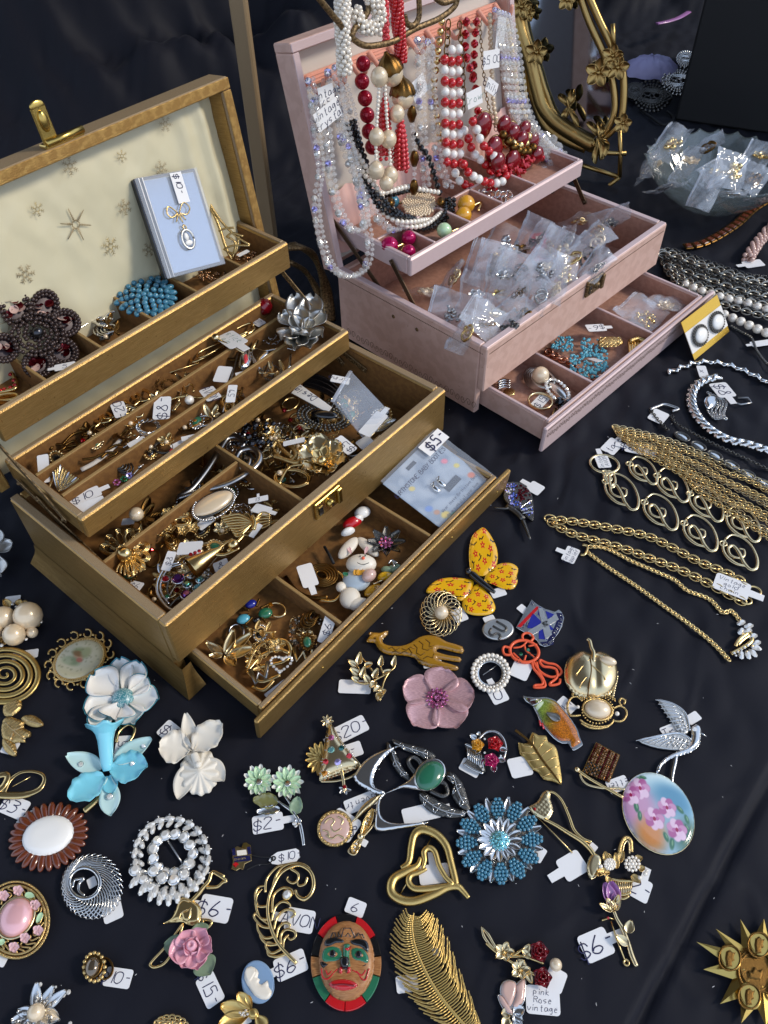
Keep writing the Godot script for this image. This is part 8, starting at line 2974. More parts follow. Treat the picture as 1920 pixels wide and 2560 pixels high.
		if t[7][0] != "":
			m = MB.new()
			var sz: float = 0.0075 if t[7].size() == 1 else 0.0062
			for i in t[7].size(): scrawl(m,t[7][i],-sz * 0.42 * t[7][i].length(),(i - (t[7].size() - 1) * 0.5) * sz * 1.3 + sz * 0.5,sz,0.00032,0.0003,Transform3D(tb,Vector3.ZERO))
			part("handwriting",m,M.ink_faint if t[0].begins_with("faint") else M.ink)

func bag(label: String,x: float,y: float,ax: float,ay: float,w: float,h: float,hh: float,tilt: float,roll: float,group: String,fill := 0,sc := 1.22):
	# a crumpled clear zip bag with a trinket inside
	begin("zip_bag",label,"bag",x,y,hh,group)
	w *= sc
	h *= sc
	var f := fr(x,y,0,ax,ay,tilt,roll)
	var sd := rng.randf() * 50
	var fn := FastNoiseLite.new()
	fn.seed = int(sd * 100)
	fn.frequency = 0.75
	fn.fractal_octaves = 1
	for side in [1.0,-1.0]:
		var rs := []
		for j in 15:
			var ring := []
			for i in 15:
				var u := i / 14.0 * 2 - 1
				var v := j / 14.0 * 2 - 1
				var bulge := (1 - u * u) * (1 - v * v)
				var c := 16.0 * sin((u * cos(sd) + v * sin(sd)) * 2.2 + sd * 3) + 7.0 * sin((u * sin(sd) - v * cos(sd)) * 4.5 + sd) + absf(fn.get_noise_2d(u * 1.6,v * 1.6)) * 18
				if u * v > 0.25: c += (u * v - 0.25) * 60 * sin(sd * 7)
				ring.append(f * (Vector3(u * w * 0.5,0,v * h * 0.5) * un + Vector3(0,(side * (3 + bulge * 13) + c) * un,0)))
			rs.append(ring)
		var m := MB.new()
		m.rings(rs,false)
		part("film",m,M.film)
		m = MB.new()
		for k in 2:
			var r0: Array = rs[0]
			var r1: Array = rs[1 + k * 0]
			var p := []
			for i in 15: p.append(r0[i].lerp(r1[i],0.25 + k * 0.6) + UPV * 2 * un)
			m.tube(p,2.0 * un,5,false,0.4)
		part("zip_seal",m,M.film_seal)
	var mt: Material = [M.gold,M.gold_dark,M.silver,M.pearl_warm,M.gold_pale,M.silver_dark,M.steel][fill % 7]
	var inr := func(u: float,v: float,o := 0.0) -> Vector3: return f * (Vector3(u * w * 0.5,o,v * h * 0.5) * un)
	if fill % 4 == 0:
		var xs := []
		for k in 16: xs.append(at(inr.call(rng.randf_range(-0.4,0.4),rng.randf_range(-0.2,0.7),rng.randf_range(-8,8)),rng.randf_range(10,18) * un))
		many("beads",ball(),mt,xs)
	elif fill % 4 == 1:
		var m := MB.new()
		for k in 2: m.tube(cr([inr.call(-0.3 + k * 0.3,0.3,0),inr.call(0.0 + k * 0.3,0.0,14),inr.call(0.3 + k * 0.2,0.4,0),inr.call(0.0 + k * 0.2,0.7,-8)],5,true),9 * un,6,true)
		part("hoop_earrings",m,mt)
	elif fill % 4 == 2:
		var pp := []
		for k in 9: pp.append(inr.call(rng.randf_range(-0.5,0.5),rng.randf_range(-0.1,0.7),rng.randf_range(-10,10)))
		chain("chain",cr(pp,5),10 * un,mt)
	else:
		var m := MB.new()
		for k in 6:
			var a := TAU * k / 6
			m.petal(Basis(UPV,a),inr.call(0.05,0.3,4),52 * un,38 * un,0.5,0.2,1.0)
		m.ell(inr.call(0.05,0.3,10),15 * un,15 * un,15 * un,8,6)
		part("flower_earring",m,mt)

func bag_label(i: int,where: String) -> String:
	return "crumpled clear zip bag of %s %s %s" % [["bright gold","dark gold","silver","pearl white","pale gold","tarnished","grey metal"][i % 7],["beads","hoop earrings","fine chain","flower earrings"][i % 4],where]

func bags():
	zone("r6")
	var l := [[40,130,90,60,190,190,0.072,0.3],[150,190,230,150,200,190,0.080,0.5],[240,250,300,320,180,170,0.078,-0.3],[330,160,400,120,190,160,0.078,0.2],[440,200,500,120,180,150,0.08,0.4],[560,100,650,60,220,150,0.078,0.2],[640,150,730,90,190,120,0.08,-0.2],[60,330,140,300,200,180,0.070,0.4],[180,420,250,380,190,170,0.072,-0.4],[290,340,350,260,170,150,0.078,0.5],[380,290,430,200,180,150,0.078,0.3],[20,440,60,380,190,180,0.066,0.5],[120,500,200,470,170,130,0.072,0.0],[450,20,520,-40,200,170,0.072,0.3],[330,30,400,0,200,180,0.068,0.2],[210,60,290,90,200,170,0.066,0.1],[90,20,150,-30,190,170,0.06,0.2],[620,10,700,-20,200,130,0.066,0.1],[560,-90,640,-60,200,150,0.05,0.1],[720,-110,820,-60,260,110,0.066,0.1],[300,190,370,170,200,170,0.088,0.3],[480,110,560,90,210,160,0.088,0.2],[180,300,260,280,200,170,0.086,0.4],[70,220,120,150,200,180,0.084,0.5],[400,60,470,20,210,170,0.086,0.4],[640,-60,720,-20,220,120,0.07,0.2],[260,-20,330,-60,200,160,0.076,0.4]]
	for i in l.size(): bag(bag_label(i,"in the pink box"),l[i][0],l[i][1],l[i][2],l[i][3],l[i][4],l[i][5],l[i][6] + 0.013,l[i][7] + rng.randf_range(0.2,0.8),rng.randf_range(-0.95,0.95),"zip bags heaped in the pink box",i)
	zone("r5")
	l = [[1250,440,1330,330,230,230,0.074,0.4],[1330,560,1400,500,200,160,0.074,0.1],[1430,470,1480,400,220,200,0.078,-0.3],[1380,330,1440,260,220,200,0.07,0.5],[1110,300,1190,340,200,150,0.056,0.1],[1260,230,1340,200,200,170,0.062,0.3],[1460,150,1520,90,220,200,0.07,0.3],[1570,210,1640,150,220,200,0.076,0.2]]
	for i in l.size(): bag(bag_label(i + 20,"in the pink box"),l[i][0],l[i][1],l[i][2],l[i][3],l[i][4],l[i][5],l[i][6] + 0.013,l[i][7] + rng.randf_range(0.2,0.8),rng.randf_range(-0.95,0.95),"zip bags heaped in the pink box",i + 20)
	zone("r3")
	begin("red_card","little red card with a pale square inside a bag in the pink box","card",310,1440,0.07)
	slab("card",[250,1385,340,1375,365,1530,275,1545],10,14,M.red,0.5)
	slab("pale_square",[282,1400,320,1396,326,1440,288,1446],13,16,M.ivory,0.5)
	# glass bowl
	begin("glass_bowl","cut glass bowl with a scalloped rim heaped with bagged jewelry","bowl",1300,1215,0.0)
	var rr := 410 * un
	var m := MB.new()
	var rs := []
	for e in [[0.0,0.004],[0.42,0.004],[0.55,0.012],[0.75,0.026],[0.92,0.044],[1.0,0.058],[1.01,0.061],[0.98,0.060],[0.88,0.044],[0.7,0.028],[0.5,0.014],[0.0,0.009]]:
		var ring := []
		for j in 96:
			var u := TAU * j / 96
			var k: float = 1.0 + 0.03 * cos(u * 24) * e[0] + 0.02 * cos(u * 48 + e[1] * 300) * e[0]
			ring.append(Vector3(cos(u) * rr * e[0] * k,e[1] + 0.002 * cos(u * 24) * e[0],-sin(u) * rr * e[0] * k))
		rs.append(ring)
	m.rings(rs,true)
	part("bowl",m,M.glass)
	l = [[1080,850,1170,800,280,190,0.075,0.3],[1290,870,1390,880,260,130,0.08,0.2],[940,1000,1000,1060,240,220,0.06,0.3],[1180,970,1260,930,260,220,0.082,0.2],[1430,1010,1440,900,280,240,0.078,0.3],[1060,1120,1150,1150,260,210,0.066,0.2],[1290,1130,1370,1060,260,180,0.076,0.4],[1590,930,1650,880,220,180,0.07,0.3],[1560,1060,1640,1000,240,200,0.07,0.3],[1440,1150,1520,1170,240,150,0.056,0.1],[1010,960,1100,990,240,180,0.06,0.1],[1340,1020,1420,990,240,160,0.07,0.0]]
	for i in l.size(): bag(bag_label(i,"in the glass bowl"),l[i][0],l[i][1],l[i][2],l[i][3],l[i][4],l[i][5],l[i][6] - 0.012,l[i][7] + rng.randf_range(0.1,0.7),rng.randf_range(-0.9,0.9),"zip bags in the glass bowl",i,0.85)
	# pink drawer
	zone("r6")
	bag("small clear zip bag of pale beads in the far end of the pink drawer",900,440,960,400,190,210,0.016,0.2,0.2,"",0)
	bag("larger clear zip bag of pearls in the far end of the pink drawer",1080,400,1120,450,170,210,0.018,0.1,-0.2,"",3)
	begin("pearl_clip","silver rope clip earring with a big cream pearl in the pink drawer","earring",310,820,0.010)
	for k in 4: wire("rope",flat2(oval(300 + k * 8,825,86 - k * 5,60 - k * 4,14,0.4)),11,M.silver_satin,10 + k * 9,3,true)
	ballsp("pearl",[[312,800,50]],M.pearl_warm,26)
	begin("crystal_clip","silver clip earring rimmed with clear crystals in the pink drawer","earring",420,880,0.012)
	var b := []
	for e in oval(412,890,82,46,22,0.75): b.append([e[0],e[1],13])
	gemset("stones",b,M.crystal,40)
	domep("centre",412,890,465,940,30,14,M.silver,26)
	begin("gold_ring_tag","gold hoop ring with a $15 tag in the pink drawer","ring",310,955,0.012)
	ringp("hoop",310,955,372,940,72,6,M.gold_pale,40,1.6)
	ptag(312,955,345,925,120,70,["$15"],0,0.1,8)
	begin("black_clip","black faceted bead clip earring in the pink drawer","earring",450,985,0.010)
	for e in [[420,960,34],[470,975,36],[440,1005,30],[495,960,26]]: ballsp("bead",[e],M.gem_black,10,null,cutm())
	wire("clip",[400,1000,385,1040,410,1045,430,1020],9,M.gold,10)
	begin("gold_coin_earring","gold and silver earrings at the near end of the pink drawer","earring",110,890,0.010)
	discp("disc",125,905,160,900,34,10,M.gold,20)
	for k in 4: wire("rope",[60,840 + k * 14,95,828 + k * 14,130,835 + k * 14],8,M.silver,20)
	begin("braid_bracelet","rose gold braided bracelet running under the turquoise in the pink drawer","bracelet",430,720,0.010)
	chain("braid",cr(qs([350,660,420,700,490,720,520,770,600,820,680,820,710,790],14 * un),6),20 * un,M.gold_rose,1.2,0.4,1.9)
	begin("turquoise_strand","heap of turquoise chip beads in the pink drawer","beads",560,720,0.012)
	b = []
	for e in [[440,610,60,46,60],[540,730,55,50,60],[600,640,50,56,50],[670,700,40,60,50],[600,790,60,24,30],[640,760,60,30,30]]:
		for k in e[4]: b.append([e[0] + rng.randf_range(-e[2],e[2]),e[1] + rng.randf_range(-e[3],e[3]),rng.randf_range(6,11)])
	ballset("chips",b,M.turq,10,null,cutm())
	begin("oval_earring","large gold oval earring in clear wrap with a $6 tag in the pink drawer","earring",725,605,0.014)
	domep("oval",725,605,800,600,48,22,M.gold_fil,14)
	for k in 14: wire("scroll",flat2(oval(672 + (k % 5) * 26,585 + (k / 5) * 20,11,8,7)),3.5,M.gold,30,2,true)
	ptag(640,520,570,530,120,70,["$6-"],2,0.1,14)
	begin("ribbed_earring","shiny ribbed gold shell earring by the pink drawer's front","earring",890,640,0.010)
	for k in 7: wire("rib",[835 + k * 18,600 - 10 * sin(k * 0.5),840 + k * 15,640,845 + k * 10,690],10,M.gold,30)
	wire("top",[840,600,890,585,945,605],14,M.gold_fil,46)
	ptag_thing("blank tag standing among the turquoise beads",635,710,670,760,130,40,[""],0,0.03,0.5)
	# earring card leaning on the drawer
	begin("earring_card","gold card with two white oval cabochon earrings leaning on the pink drawer","card",1220,705,0.0)
	var A := Q(1222,712,0.0)
	var B := Q(1425,545,0.0)
	var x := (B - A).normalized()
	var C := Q(1148,485,0.036)
	var y := C - A
	y -= x * y.dot(x)
	var hy := y.length()
	var wx := (B - A).length() * 1.02
	y = y.normalized()
	var nz := y.cross(x)
	if nz.y < 0: nz = -nz
	var tb := Basis(x,nz,x.cross(nz))
	for e in [[0.0,1.0,"brass_card",0.0],[0.16,0.72,"card",0.0004]]:
		m = MB.new()
		m.bx(A + x * wx / 2 + y * hy * (e[0] + e[1]) / 2 + nz * e[3],Vector3(wx,0.0008,hy * (e[1] - e[0])),0,tb)
		part("card" if e[0] == 0.0 else "cream_band",m,M[e[2]])
	for u in [0.27,0.74]:
		m = MB.new()
		m.xf = Transform3D(tb,A + x * wx * u + y * hy * 0.44 + nz * 0.004)
		m.ell(Vector3.ZERO,wx * 0.145,0.004,hy * 0.19,18,8)
		part("cabochon",m,M.white)
		var xs := []
		for r in [1.22,1.42]:
			for k in 26: xs.append(at(m.xf * Vector3(cos(TAU * k / 26) * wx * 0.13 * r,-0.001,sin(TAU * k / 26) * hy * 0.17 * r),0.0012))
		many("rim_beads",ball(),M.silver_dark,xs)

func path2(a: Array,h := 8.0,k := 6) -> Array: return cr(qs(a,h * un),k)

func right_side():
	zone("r6")
	begin("chain_necklace","thick gold multi strand chain necklace with vintage and $6.00 tags","necklace",900,1180)
	for k in 8: chain("chain_links",path2([745 + k * 4,1105 + k * 6,850 + k * 5,1125 + k * 17,980,1160 + k * 20 - (k % 3) * 8,1100 + k * 8,1195 + k * 27 + (k % 3) * 12,1250,1260 + k * 34 - (k % 2) * 10,1400 + k * 6,1325 + k * 40 + (k % 3) * 10,1540,1395 + k * 43 - (k % 2) * 16,1720,1480 + k * 46],8 + (k % 3) * 12),15 * un,M.gold if k % 3 else M.gold_pale,1.5,0.2,2.0,0.0,0.9)
	ptag(735,1222,775,1180,130,90,["ntage"],1,0,2)
	ptag(905,1240,975,1255,180,90,["$6 00"],2,0,4)
	begin("link_necklace","gold necklace of wide swirling figure eight links with a vintage tag","necklace",690,1330)
	ringp("ring_link",690,1328,775,1340,74,9,M.gold_pale,10)
	for e in [[800,1490,0.52,1.0],[1030,1610,0.5,1.0],[1265,1735,0.5,1.0],[1500,1850,0.45,1.0],[925,1365,0.42,0.8],[1100,1450,0.5,0.95],[1300,1560,0.5,1.0],[1520,1680,0.5,1.0],[725,1415,0.9,0.4]]:
		var s: float = e[3]
		for q in [[-118,-30,-95,-72,-30,-84,40,-62,100,-10,122,45,95,72,40,52,-10,10,-60,-14,-78,14,-50,44,0,40,25,12,10,-20,-20,-16],[-118,-30,-112,20,-70,62,0,78,60,66,95,72]]:
			var w := []
			for i in range(0,q.size(),2):
				var v := Vector2(q[i],q[i + 1] * 0.95).rotated(e[2]) * s
				w.append(e[0] + v.x); w.append(e[1] + v.y)
			wire("swirl_link",w,8,M.gold_pale,10,4,false,0.7,[0.8,1.0,1.5,1.0,0.7])
		ringp("joining_ring",e[0] - 118 * s * cos(e[2]) ,e[1] - 118 * s * sin(e[2]),e[0] - 118 * s * cos(e[2]) + 20,e[1] - 118 * s * sin(e[2]),17,5,M.gold_pale,12)
	ptag(680,1310,660,1260,110,80,["Vintage","AVON"],1,0,5)
	begin("silver_necklace","antique silver chain with oval framed links and a small tag","necklace",960,1000)
	chain("chain_links",path2([1090,1040,1120,1090,1300,1190,1450,1260,1560,1310,1700,1380]),8 * un,M.silver_dark,1.4,0.35,1.5)
	chain("chain_links",path2([965,1010,1000,1060,1070,1130]),9 * un,M.silver_dark,1.4,0.35,1.5)
	for k in 7:
		var c := Vector2(1150 + k * 97,1165 + k * 56)
		ringp("oval_link",c.x,c.y,c.x + 40,c.y + 22,26,8,M.silver_dark,8)
		domep("oval_plate",c.x,c.y,c.x + 34,c.y + 18,20,8,M.silver,4)
	wire("clasp",[960,1005,1010,985,1050,975,1115,995,1125,1005,1090,1015],10,M.steel,10)
	ptag(1010,1045,1040,1010,110,95,[""],0,0,2)
	begin("silver_bracelet","polished silver crossed link bracelet curving toward the edge","bracelet",1230,900)
	var p := even(path2([1360,815,1270,840,1215,890,1205,970,1240,1050,1320,1130,1430,1190,1530,1210,1680,1260],12),46 * un)
	for i in p.size() - 1:
		var d: Vector3 = (p[i + 1] - p[i])
		var s := d.cross(UPV) * 0.55
		for e in [[s,-s],[-s,s]]:
			var m := MB.new()
			m.tube([p[i] + e[0] * 0.9 - d * 0.35,(p[i] + p[i + 1]) / 2 + UPV * 12 * un * (1 if e[0] == s else 0.4),p[i + 1] + e[1] * 0.9 + d * 0.35],[14 * un,19 * un,14 * un],8)
			part("link",m,M.silver)
	begin("silver_bracelet","silver leaf link bracelet above the crossed link one","bracelet",1200,750)
	p = even(path2([1065,790,1110,770,1250,725,1400,735,1550,790,1700,870],10),40 * un)
	for i in p.size() - 1:
		var d: Vector3 = p[i + 1] - p[i]
		var m := MB.new()
		var s := d.cross(UPV).normalized() * 12 * un * (1 if i % 2 else -1)
		m.tube([p[i] - s,(p[i] + p[i + 1]) / 2 + s,p[i + 1] + d * 0.3 - s],[8 * un,16 * un,8 * un],8)
		part("link",m,M.silver)
	ptag(1272,780,1285,820,110,55,["x"],0,0,6)
	begin("mesh_pendant","crumpled silver mesh chain with a $8 tag inside the bracelet's curve","necklace",1350,970)
	for k in 5: chain("chain_links",path2([1300 + k * 16,900 + k * 8,1340 + k * 18,960,1300 + k * 24,1000 + k * 8,1350 + k * 16,1060,1400,1010 + k * 12],10 + k * 5),6 * un,M.silver,1.3,0.4,1.5)
	puffp("silver_plate",[1280,960,1300,930,1350,935,1340,985,1300,1000],20,20,M.silver,20)
	ptag(1390,888,1415,925,150,110,["$8"],1,0.1,12)
	wire("clasp",[1450,960,1500,975,1560,965,1540,935,1480,935],6,M.steel,8,1)
	for e in [["nearer string of cream pearls behind the gold earring card",[1170,265,1250,300,1400,345,1530,375,1700,430]],["string of cream pearls beside the gold earring card",[1400,440,1480,475,1580,520,1700,570]]]:
		begin("pearl_necklace",e[0],"necklace",e[1][0],e[1][1])
		beads("pearl",path2(e[1],26),26 * un,M.pearl,null,1.02,null,true)
	begin("marcasite_bracelet","thin dark marcasite bracelet with a small tag at the right","bracelet",1500,550)
	beads("stone",path2([1440,510,1500,545,1560,580,1590,650,1640,720,1700,770]),9 * un,M.silver_dark,cutm(),0.9)
	ptag(1630,610,1700,600,150,50,[""],2,0,2)
	begin("chain_heap","heap of dark silver chain necklaces behind the pearls","necklace",1150,150)
	for k in 11: chain("chain_links",path2([1010 + k * 6,60 + k * 13,1100 + k * 5,60 + k * 22,1250,110 + k * 23,1420,170 + k * 22,1550,210 + k * 22,1720,230 + k * 24],8 + (k % 4) * 10),(12 + (k % 3) * 5) * un,M.chain_silver if k % 3 else M.silver_dark,1.5,0.3,1.7)
	zone("r3")
	begin("link_bracelet","gold bracelet set with brown rectangular stones in front of the bowl","bracelet",1300,1420)
	p = even(path2([1160,1462,1250,1450,1360,1400,1480,1320,1580,1230,1720,1150],10),56 * un)
	for i in p.size() - 1:
		var d: Vector3 = (p[i + 1] - p[i])
		var bs := Basis(d.normalized(),UPV,d.normalized().cross(UPV))
		var m := MB.new()
		m.bx((p[i] + p[i + 1]) / 2,Vector3(50,14,62) * un,4 * un,bs)
		var o := part("gold_link",m,M.gold_dark)
		m = MB.new()
		m.bx((p[i] + p[i + 1]) / 2 + UPV * 5 * un,Vector3(36,12,40) * un,4 * un,bs)
		part("brown_stone",m,M.brown,o)
	begin("pink_beads","twisted rope of small pink beads with a blank tag at the right edge","necklace",1580,1470)
	p = path2([1540,1530,1590,1450,1640,1390,1720,1300],20)
	for k in 5: beads("strand",twist(p,5,26 * un,1.5,k),13 * un,M.blush)
	ptag(1572,1562,1620,1555,120,70,[""],2,0,1)
	# chains in front
	zone("s3")
	begin("rope_chain","long gold rope chain doubled on the cloth with a vintage gold chain tag","necklace",600,200)
	for q in [[350,130,420,140,600,165,780,200,950,240,1100,310,1250,390,1420,460,1560,540],[365,150,480,215,640,265,800,310,960,370,1120,430,1280,505,1420,580,1530,640]]: chain("chain_links",path2(q,10),22 * un,M.gold,1.5,0.24,2.0)
	for e in [[1575,565,40],[1530,620,30]]: ringp("clasp",e[0],e[1],e[0] + e[2],e[1],e[2] * 0.8,7,M.gold,8)
	ptag(1445,535,1510,560,190,120,["Vintage","gold","chain"],1,0,8)
	begin("curb_chain","gold flat curb chain necklace with a crystal swirl pendant","necklace",1000,640)
	for q in [[585,330,700,415,880,535,1060,665,1200,765,1330,870,1440,985],[600,300,700,310,850,385,1000,450,1110,500,1180,560,1310,610,1390,690,1440,680,1490,735]]: chain("chain_links",path2(q,7),11 * un,M.gold,1.25,0.42,1.75,0.0,0.5)
	wire("clasp",[560,290,590,300,575,345,550,350],9,M.gold,10)
	ptag(490,348,520,290,125,85,["Vintage","Napier"],3,0,1)
	for e in [[1500,750,1530,735],[1500,800,1520,770],[1540,800,1590,770],[1570,830,1620,810],[1590,870,1640,850],[1590,900,1635,910],[1570,930,1600,960],[1540,940,1555,985],[1500,940,1505,985],[1545,770,1580,760]]:
		var m := MB.new()
		m.marq(Q(e[0],e[1],16 * un),Q(e[2],e[3],0) - Q(e[0],e[1],0),62 * un,34 * un,16 * un)
		part("crystal",m,M.crystal)
	for q in [[1440,935,1480,915,1540,880,1565,850,1555,810],[1465,890,1490,850,1540,810],[1480,880,1510,850,1550,825]]: wire("gold_band",q,12,M.gold,18,5,false,0.7)
	gemset("pave_stones",[[1460,930,8],[1480,922,8],[1500,910,8],[1520,898,8],[1540,885,8],[1470,945,7]],M.crystal,30)

func far_things():
	# bronze necklace stand
	zone("r1")
	var base := W(1600,1400,0.0)
	cur = Node3D.new()
	cur.name = numbered("necklace_stand")
	add_child(cur)
	cur.position = base
	tag(cur,"tall bronze metal necklace stand with scrolled arms between the boxes","display stand")
	var m := MB.new()
	m.bx(Vector3(0,0.42,0),Vector3(0.019,0.9,0.012),0.002,Basis(UPV,-0.25))
	part("pole",m,M.gold_worn)
	m = MB.new()
	zone("r5")
	co = base
	ch = 0.0
	m.tube(cr([Q(290,40,0.10),Q(350,40,0.10),Q(430,90,0.075),Q(490,220,0.045),Q(520,370,0.015),Q(530,480,0.0)],8),0.0075,8,false,0.45)
	m.tube(cr([Q(290,130,0.08),Q(390,190,0.05),Q(470,330,0.02),Q(500,470,0.0)],8),0.005,8,false,0.6)
	part("scroll_foot",m,M.brass_old)
	zone("r2")
	var sc := [[460,-20,85,540,80,80,600,150,76,670,230,72,740,270,70,830,265,70,920,240,70,1040,170,72,1180,110,75,1270,40,78,1290,-20,80],[975,90,74,990,140,73,1030,150,73,1060,100,74,1060,0,76,1050,-40,77],[1150,-20,77,1200,15,77,1260,0,78,1280,-20,78],[660,220,72,680,170,72,720,130,73,760,60,74,770,-20,76]]
	for q in sc:
		m = MB.new()
		m.tube(cr(lp(q),8),0.0026,8,false,0.6,true,Vector3(0.3,0.3,1))
		part("scroll_arm",m,M.brass_old)
	# gilt vanity mirror
	zone("r3")
	var foot := W(700,1060,0.0)
	cur = Node3D.new()
	cur.name = numbered("vanity_mirror")
	add_child(cur)
	cur.position = foot
	co = foot
	tag(cur,"gilt framed standing mirror with metal butterflies and blossoms","mirror")
	var nrm := Vector3(-0.45,0.25,1.0).normalized()
	var vp := func(x: float,y: float,o := 0.0) -> Vector3:
		var r := ray(x,y)
		return Vector3(0,HC,0) + r * (((foot + nrm * o) - Vector3(0,HC,0)).dot(nrm) / r.dot(nrm)) - foot
	var poly := func(a: Array,o: float) -> Array:
		var r := []
		for i in range(0,a.size(),2): r.append(vp.call(a[i],a[i + 1],o))
		return r
	var uv := 0.00026
	m = MB.new()
	var gl: Array = poly.call([175,0,210,200,275,420,350,640,420,700,620,850,720,740,740,560,690,350,600,150,545,0,545,-60,175,-60],0.0)
	m.fan(gl,poly.call([450,350],0.0)[0])
	part("glass",m,M.mirror_dark)
	for q in [[[165,-40,185,160,250,360,290,520,330,640,420,740,600,850,640,850],0.011],[[250,400,270,560,340,740,460,830,580,880],0.007],[[540,-40,600,130,690,330,745,520,740,700,640,850],0.005],[[590,-40,660,120,740,290,800,440,800,640,770,760],0.005],[[200,0,235,200,300,400,350,560,420,700,620,850,780,740],0.0035]]:
		m = MB.new()
		m.tube(cr(poly.call(q[0],0.006),6),q[1],8,false,1.0,true,nrm)
		part("frame_bar",m,M.gilt)
	for q in [[780,740,785,900,780,1050],[780,1050,650,1150],[780,1050,560,980],[215,380,225,560,245,700],[620,860,640,905,820,910],[740,140,745,290]]:
		m = MB.new()
		m.tube(poly.call(q,0.01),0.0032,8,false,1.0,true,Vector3(0.3,0.4,1))
		part("wire_foot",m,M.gilt)
	for e in [[200,40,60],[240,80,40],[290,310,62],[740,330,56],[770,400,62],[800,730,50],[655,430,70],[470,0,50]]:
		m = MB.new()
		var c: Vector3 = vp.call(e[0],e[1],0.016)
		for k in 5:
			var d := Basis(nrm,k * 1.257) * (UPV - nrm * UPV.dot(nrm)).normalized()
			m.petal(Basis(d,nrm,d.cross(nrm)),c,e[2] * uv,e[2] * uv * 0.8,0.4,0.2,1.0)
		m.ell(c + nrm * 0.002,e[2] * uv * 0.18,e[2] * uv * 0.18,e[2] * uv * 0.18,8,6)
		part("blossom",m,M.gilt)
	for e in [[480,630,[[480,625,440,610,412,575,430,552,470,575],[482,625,470,580,485,535,512,528,520,580,500,620],[470,640,440,660,435,690,465,700,482,665],[488,640,515,665,540,715,530,755,500,715,482,670]]],[660,810,[[650,800,605,770,582,725,620,722,655,765],[660,800,640,740,665,720,695,770,675,805],[650,825,625,870,615,940,640,972,655,900],[668,820,715,840,718,880,690,935,660,945,655,880]]]]:
		m = MB.new()
		var c: Vector3 = vp.call(e[0],e[1],0.02)
		for w in e[2]:
			var top := cr(poly.call(w,0.026),4,true)
			var mid := Vector3.ZERO
			for q in top: mid += q / top.size()
			m.fan(top,mid + nrm * 0.002)
			m.fan(off(top,-nrm * 0.001),mid - nrm * 0.001)
			m.rings([top,off(top,-nrm * 0.001)],true)
			for q in range(0,top.size(),3): m.tube([c + nrm * 0.007,top[q] + nrm * 0.0006],0.0005,4)
		m.ell(c + nrm * 0.006,0.002,0.01,0.002,8,6,Basis(Vector3(0,0,1),0.3))
		part("metal_butterfly",m,M.gilt)
	# second round mirror behind
	cur = Node3D.new()
	cur.name = numbered("round_mirror")
	add_child(cur)
	foot = W(820,340,0.0)
	cur.position = foot
	tag(cur,"round mirror in a thin gilt wire rim behind the butterfly mirror","mirror")
	m = MB.new()
	var arc: Array = poly.call([1045,-60,1020,60,980,170,900,280,800,340,700,300,640,150,600,-60],0.0)
	m.fan(arc,poly.call([830,60],0.0)[0])
	part("glass",m,M.mirror_dark)
	m = MB.new()
	m.tube(cr(arc,5),0.004,8)
	m.tube(cr(poly.call([1075,-60,1040,70,990,190,900,300,810,350],0.01),5),0.003,8)
	part("wire_rim",m,M.gilt)
	# black display box
	var bl := W(1105,712,0.0)
	cur = grp("display_box","large matte black display box with a raised flap at the right","box",bl,-0.42)
	m = MB.new()
	m.bx(Vector3(0.26,0.095,-0.15),Vector3(0.52,0.19,0.30),0.003)
	part("box",m,M.black_box)
	m = MB.new()
	m.bx(Vector3(0.27,0.30,-0.05),Vector3(0.56,0.22,0.006),0.002,Basis(Vector3(1,0,0),-0.25))
	part("flap",m,M.black_box)
	# purple net bag, silver belts
	begin("net_bag","lilac tulle pouch of trinkets beside the black box","bag",960,430)
	m = MB.new()
	var rs := []
	for i in 9:
		var ring := []
		for j in 40:
			var u := TAU * j / 40
			var v := i / 8.0 * PI / 2
			var k := 1.0 + 0.06 * sin(u * 9 + i) + 0.04 * sin(u * 17)
			ring.append(Vector3(cos(u) * cos(v) * 160 * k,sin(v) * 90 * k,-sin(u) * cos(v) * 110 * k) * un)
		rs.append(ring)
	m.rings(rs,true)
	part("tulle",m,M.tulle)
	begin("filigree_belt","dark silver belt of round filigree medallions with black cord","belt",970,570)
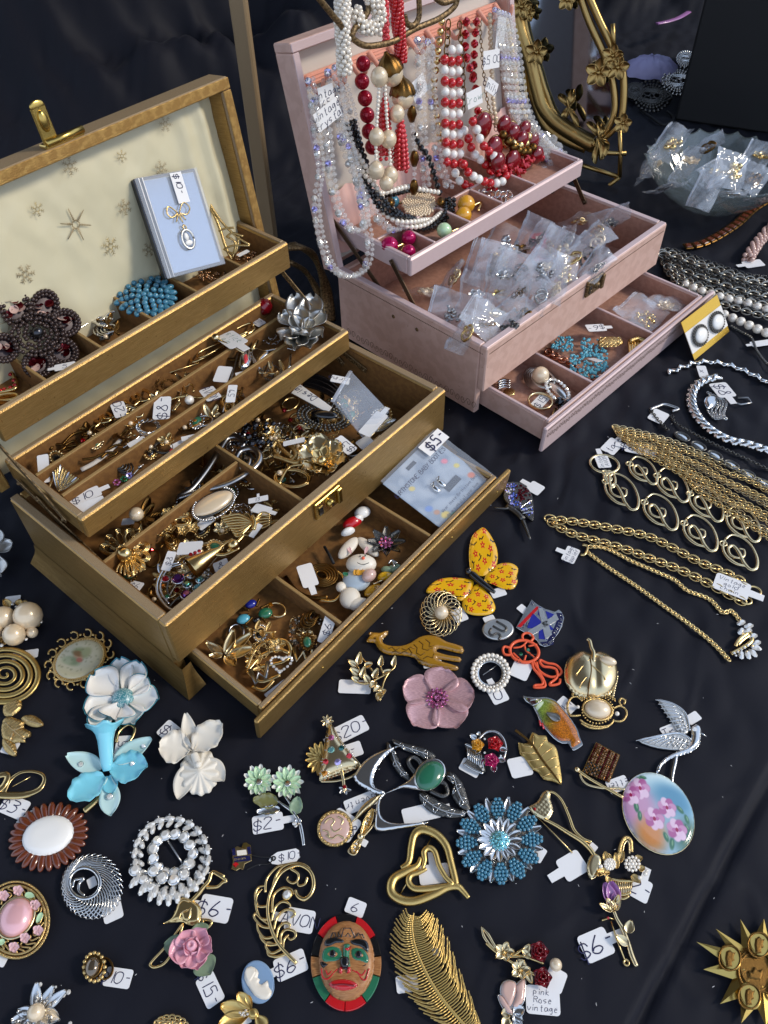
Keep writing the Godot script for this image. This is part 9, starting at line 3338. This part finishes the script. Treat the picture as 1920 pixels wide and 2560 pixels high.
	for e in [[970,570,120,M.silver_dark],[1130,480,110,M.silver],[870,540,60,M.silver_dark],[1170,350,60,M.silver]]:
		for r in [0.95,0.75,0.6]:
			ringp("rim",e[0],e[1],e[0] + e[2] * r,e[1],e[2] * r * 0.85,7,e[3],20)
			var b := []
			for q in oval(e[0],e[1],e[2] * (r - 0.08),e[2] * (r - 0.08) * 0.85,26): b.append([q[0],q[1],9])
			ballset("beads",b,e[3],14)
		for k in 5: wire("scroll",flat2(oval(e[0] + cos(k * 1.257) * e[2] * 0.26,e[1] + sin(k * 1.257) * e[2] * 0.22,e[2] * 0.16,e[2] * 0.13,9)),6,e[3],18,3,true)
	wire("cord",[900,650,960,690,1040,740,1100,700,1060,660],7,M.cord,8)
	begin("pink_strap","narrow dusty pink strap at the back of the table","strap",1090,120,0.03)
	wire("strap",[1000,140,1060,128,1130,105,1190,70],18,M.lilac,20,5,false,0.3)

func lint():
	cur = Node3D.new()
	cur.name = "lint"
	add_child(cur)
	tag(cur,"specks of pale lint and dust on the dark cloth","lint")
	cur.set_meta("kind","stuff")
	zone("s1")
	var xs := []
	for k in 130:
		var p := W(rng.randf_range(-200,4400),rng.randf_range(-600,3100),0.0008)
		xs.append(Transform3D(Basis(UPV,rng.randf() * 6) * Basis.from_scale(Vector3(rng.randf_range(0.0002,0.0010),0.00012,0.00014)),p))
	many("specks",ball(),M.paper,xs)

func extra_materials():
	mk("chain_silver",cc(168,162,150),1.0,0.3)
	mk("gem_cherry",cc(150,16,40),0.3,0.06)
	mk("gem_magenta",cc(170,10,80),0.3,0.06)
	mk("gold_rose",cc(206,150,124),1.0,0.25)
	mk("brass_card",cc(214,172,70),0.9,0.25)
	mk("mirror_dark",cc(120,128,140),1.0,0.06)
	mk("bead_glass",Color(0.95,0.94,0.92,0.24),0.0,0.03)
	M.bead_glass.transparency = BaseMaterial3D.TRANSPARENCY_ALPHA; M.bead_glass.metallic_specular = 0.9

func objects():
	extra_materials()
	all_brooches()
	gold_contents()
	necklaces()
	bags()
	right_side()
	far_things()
	lint()
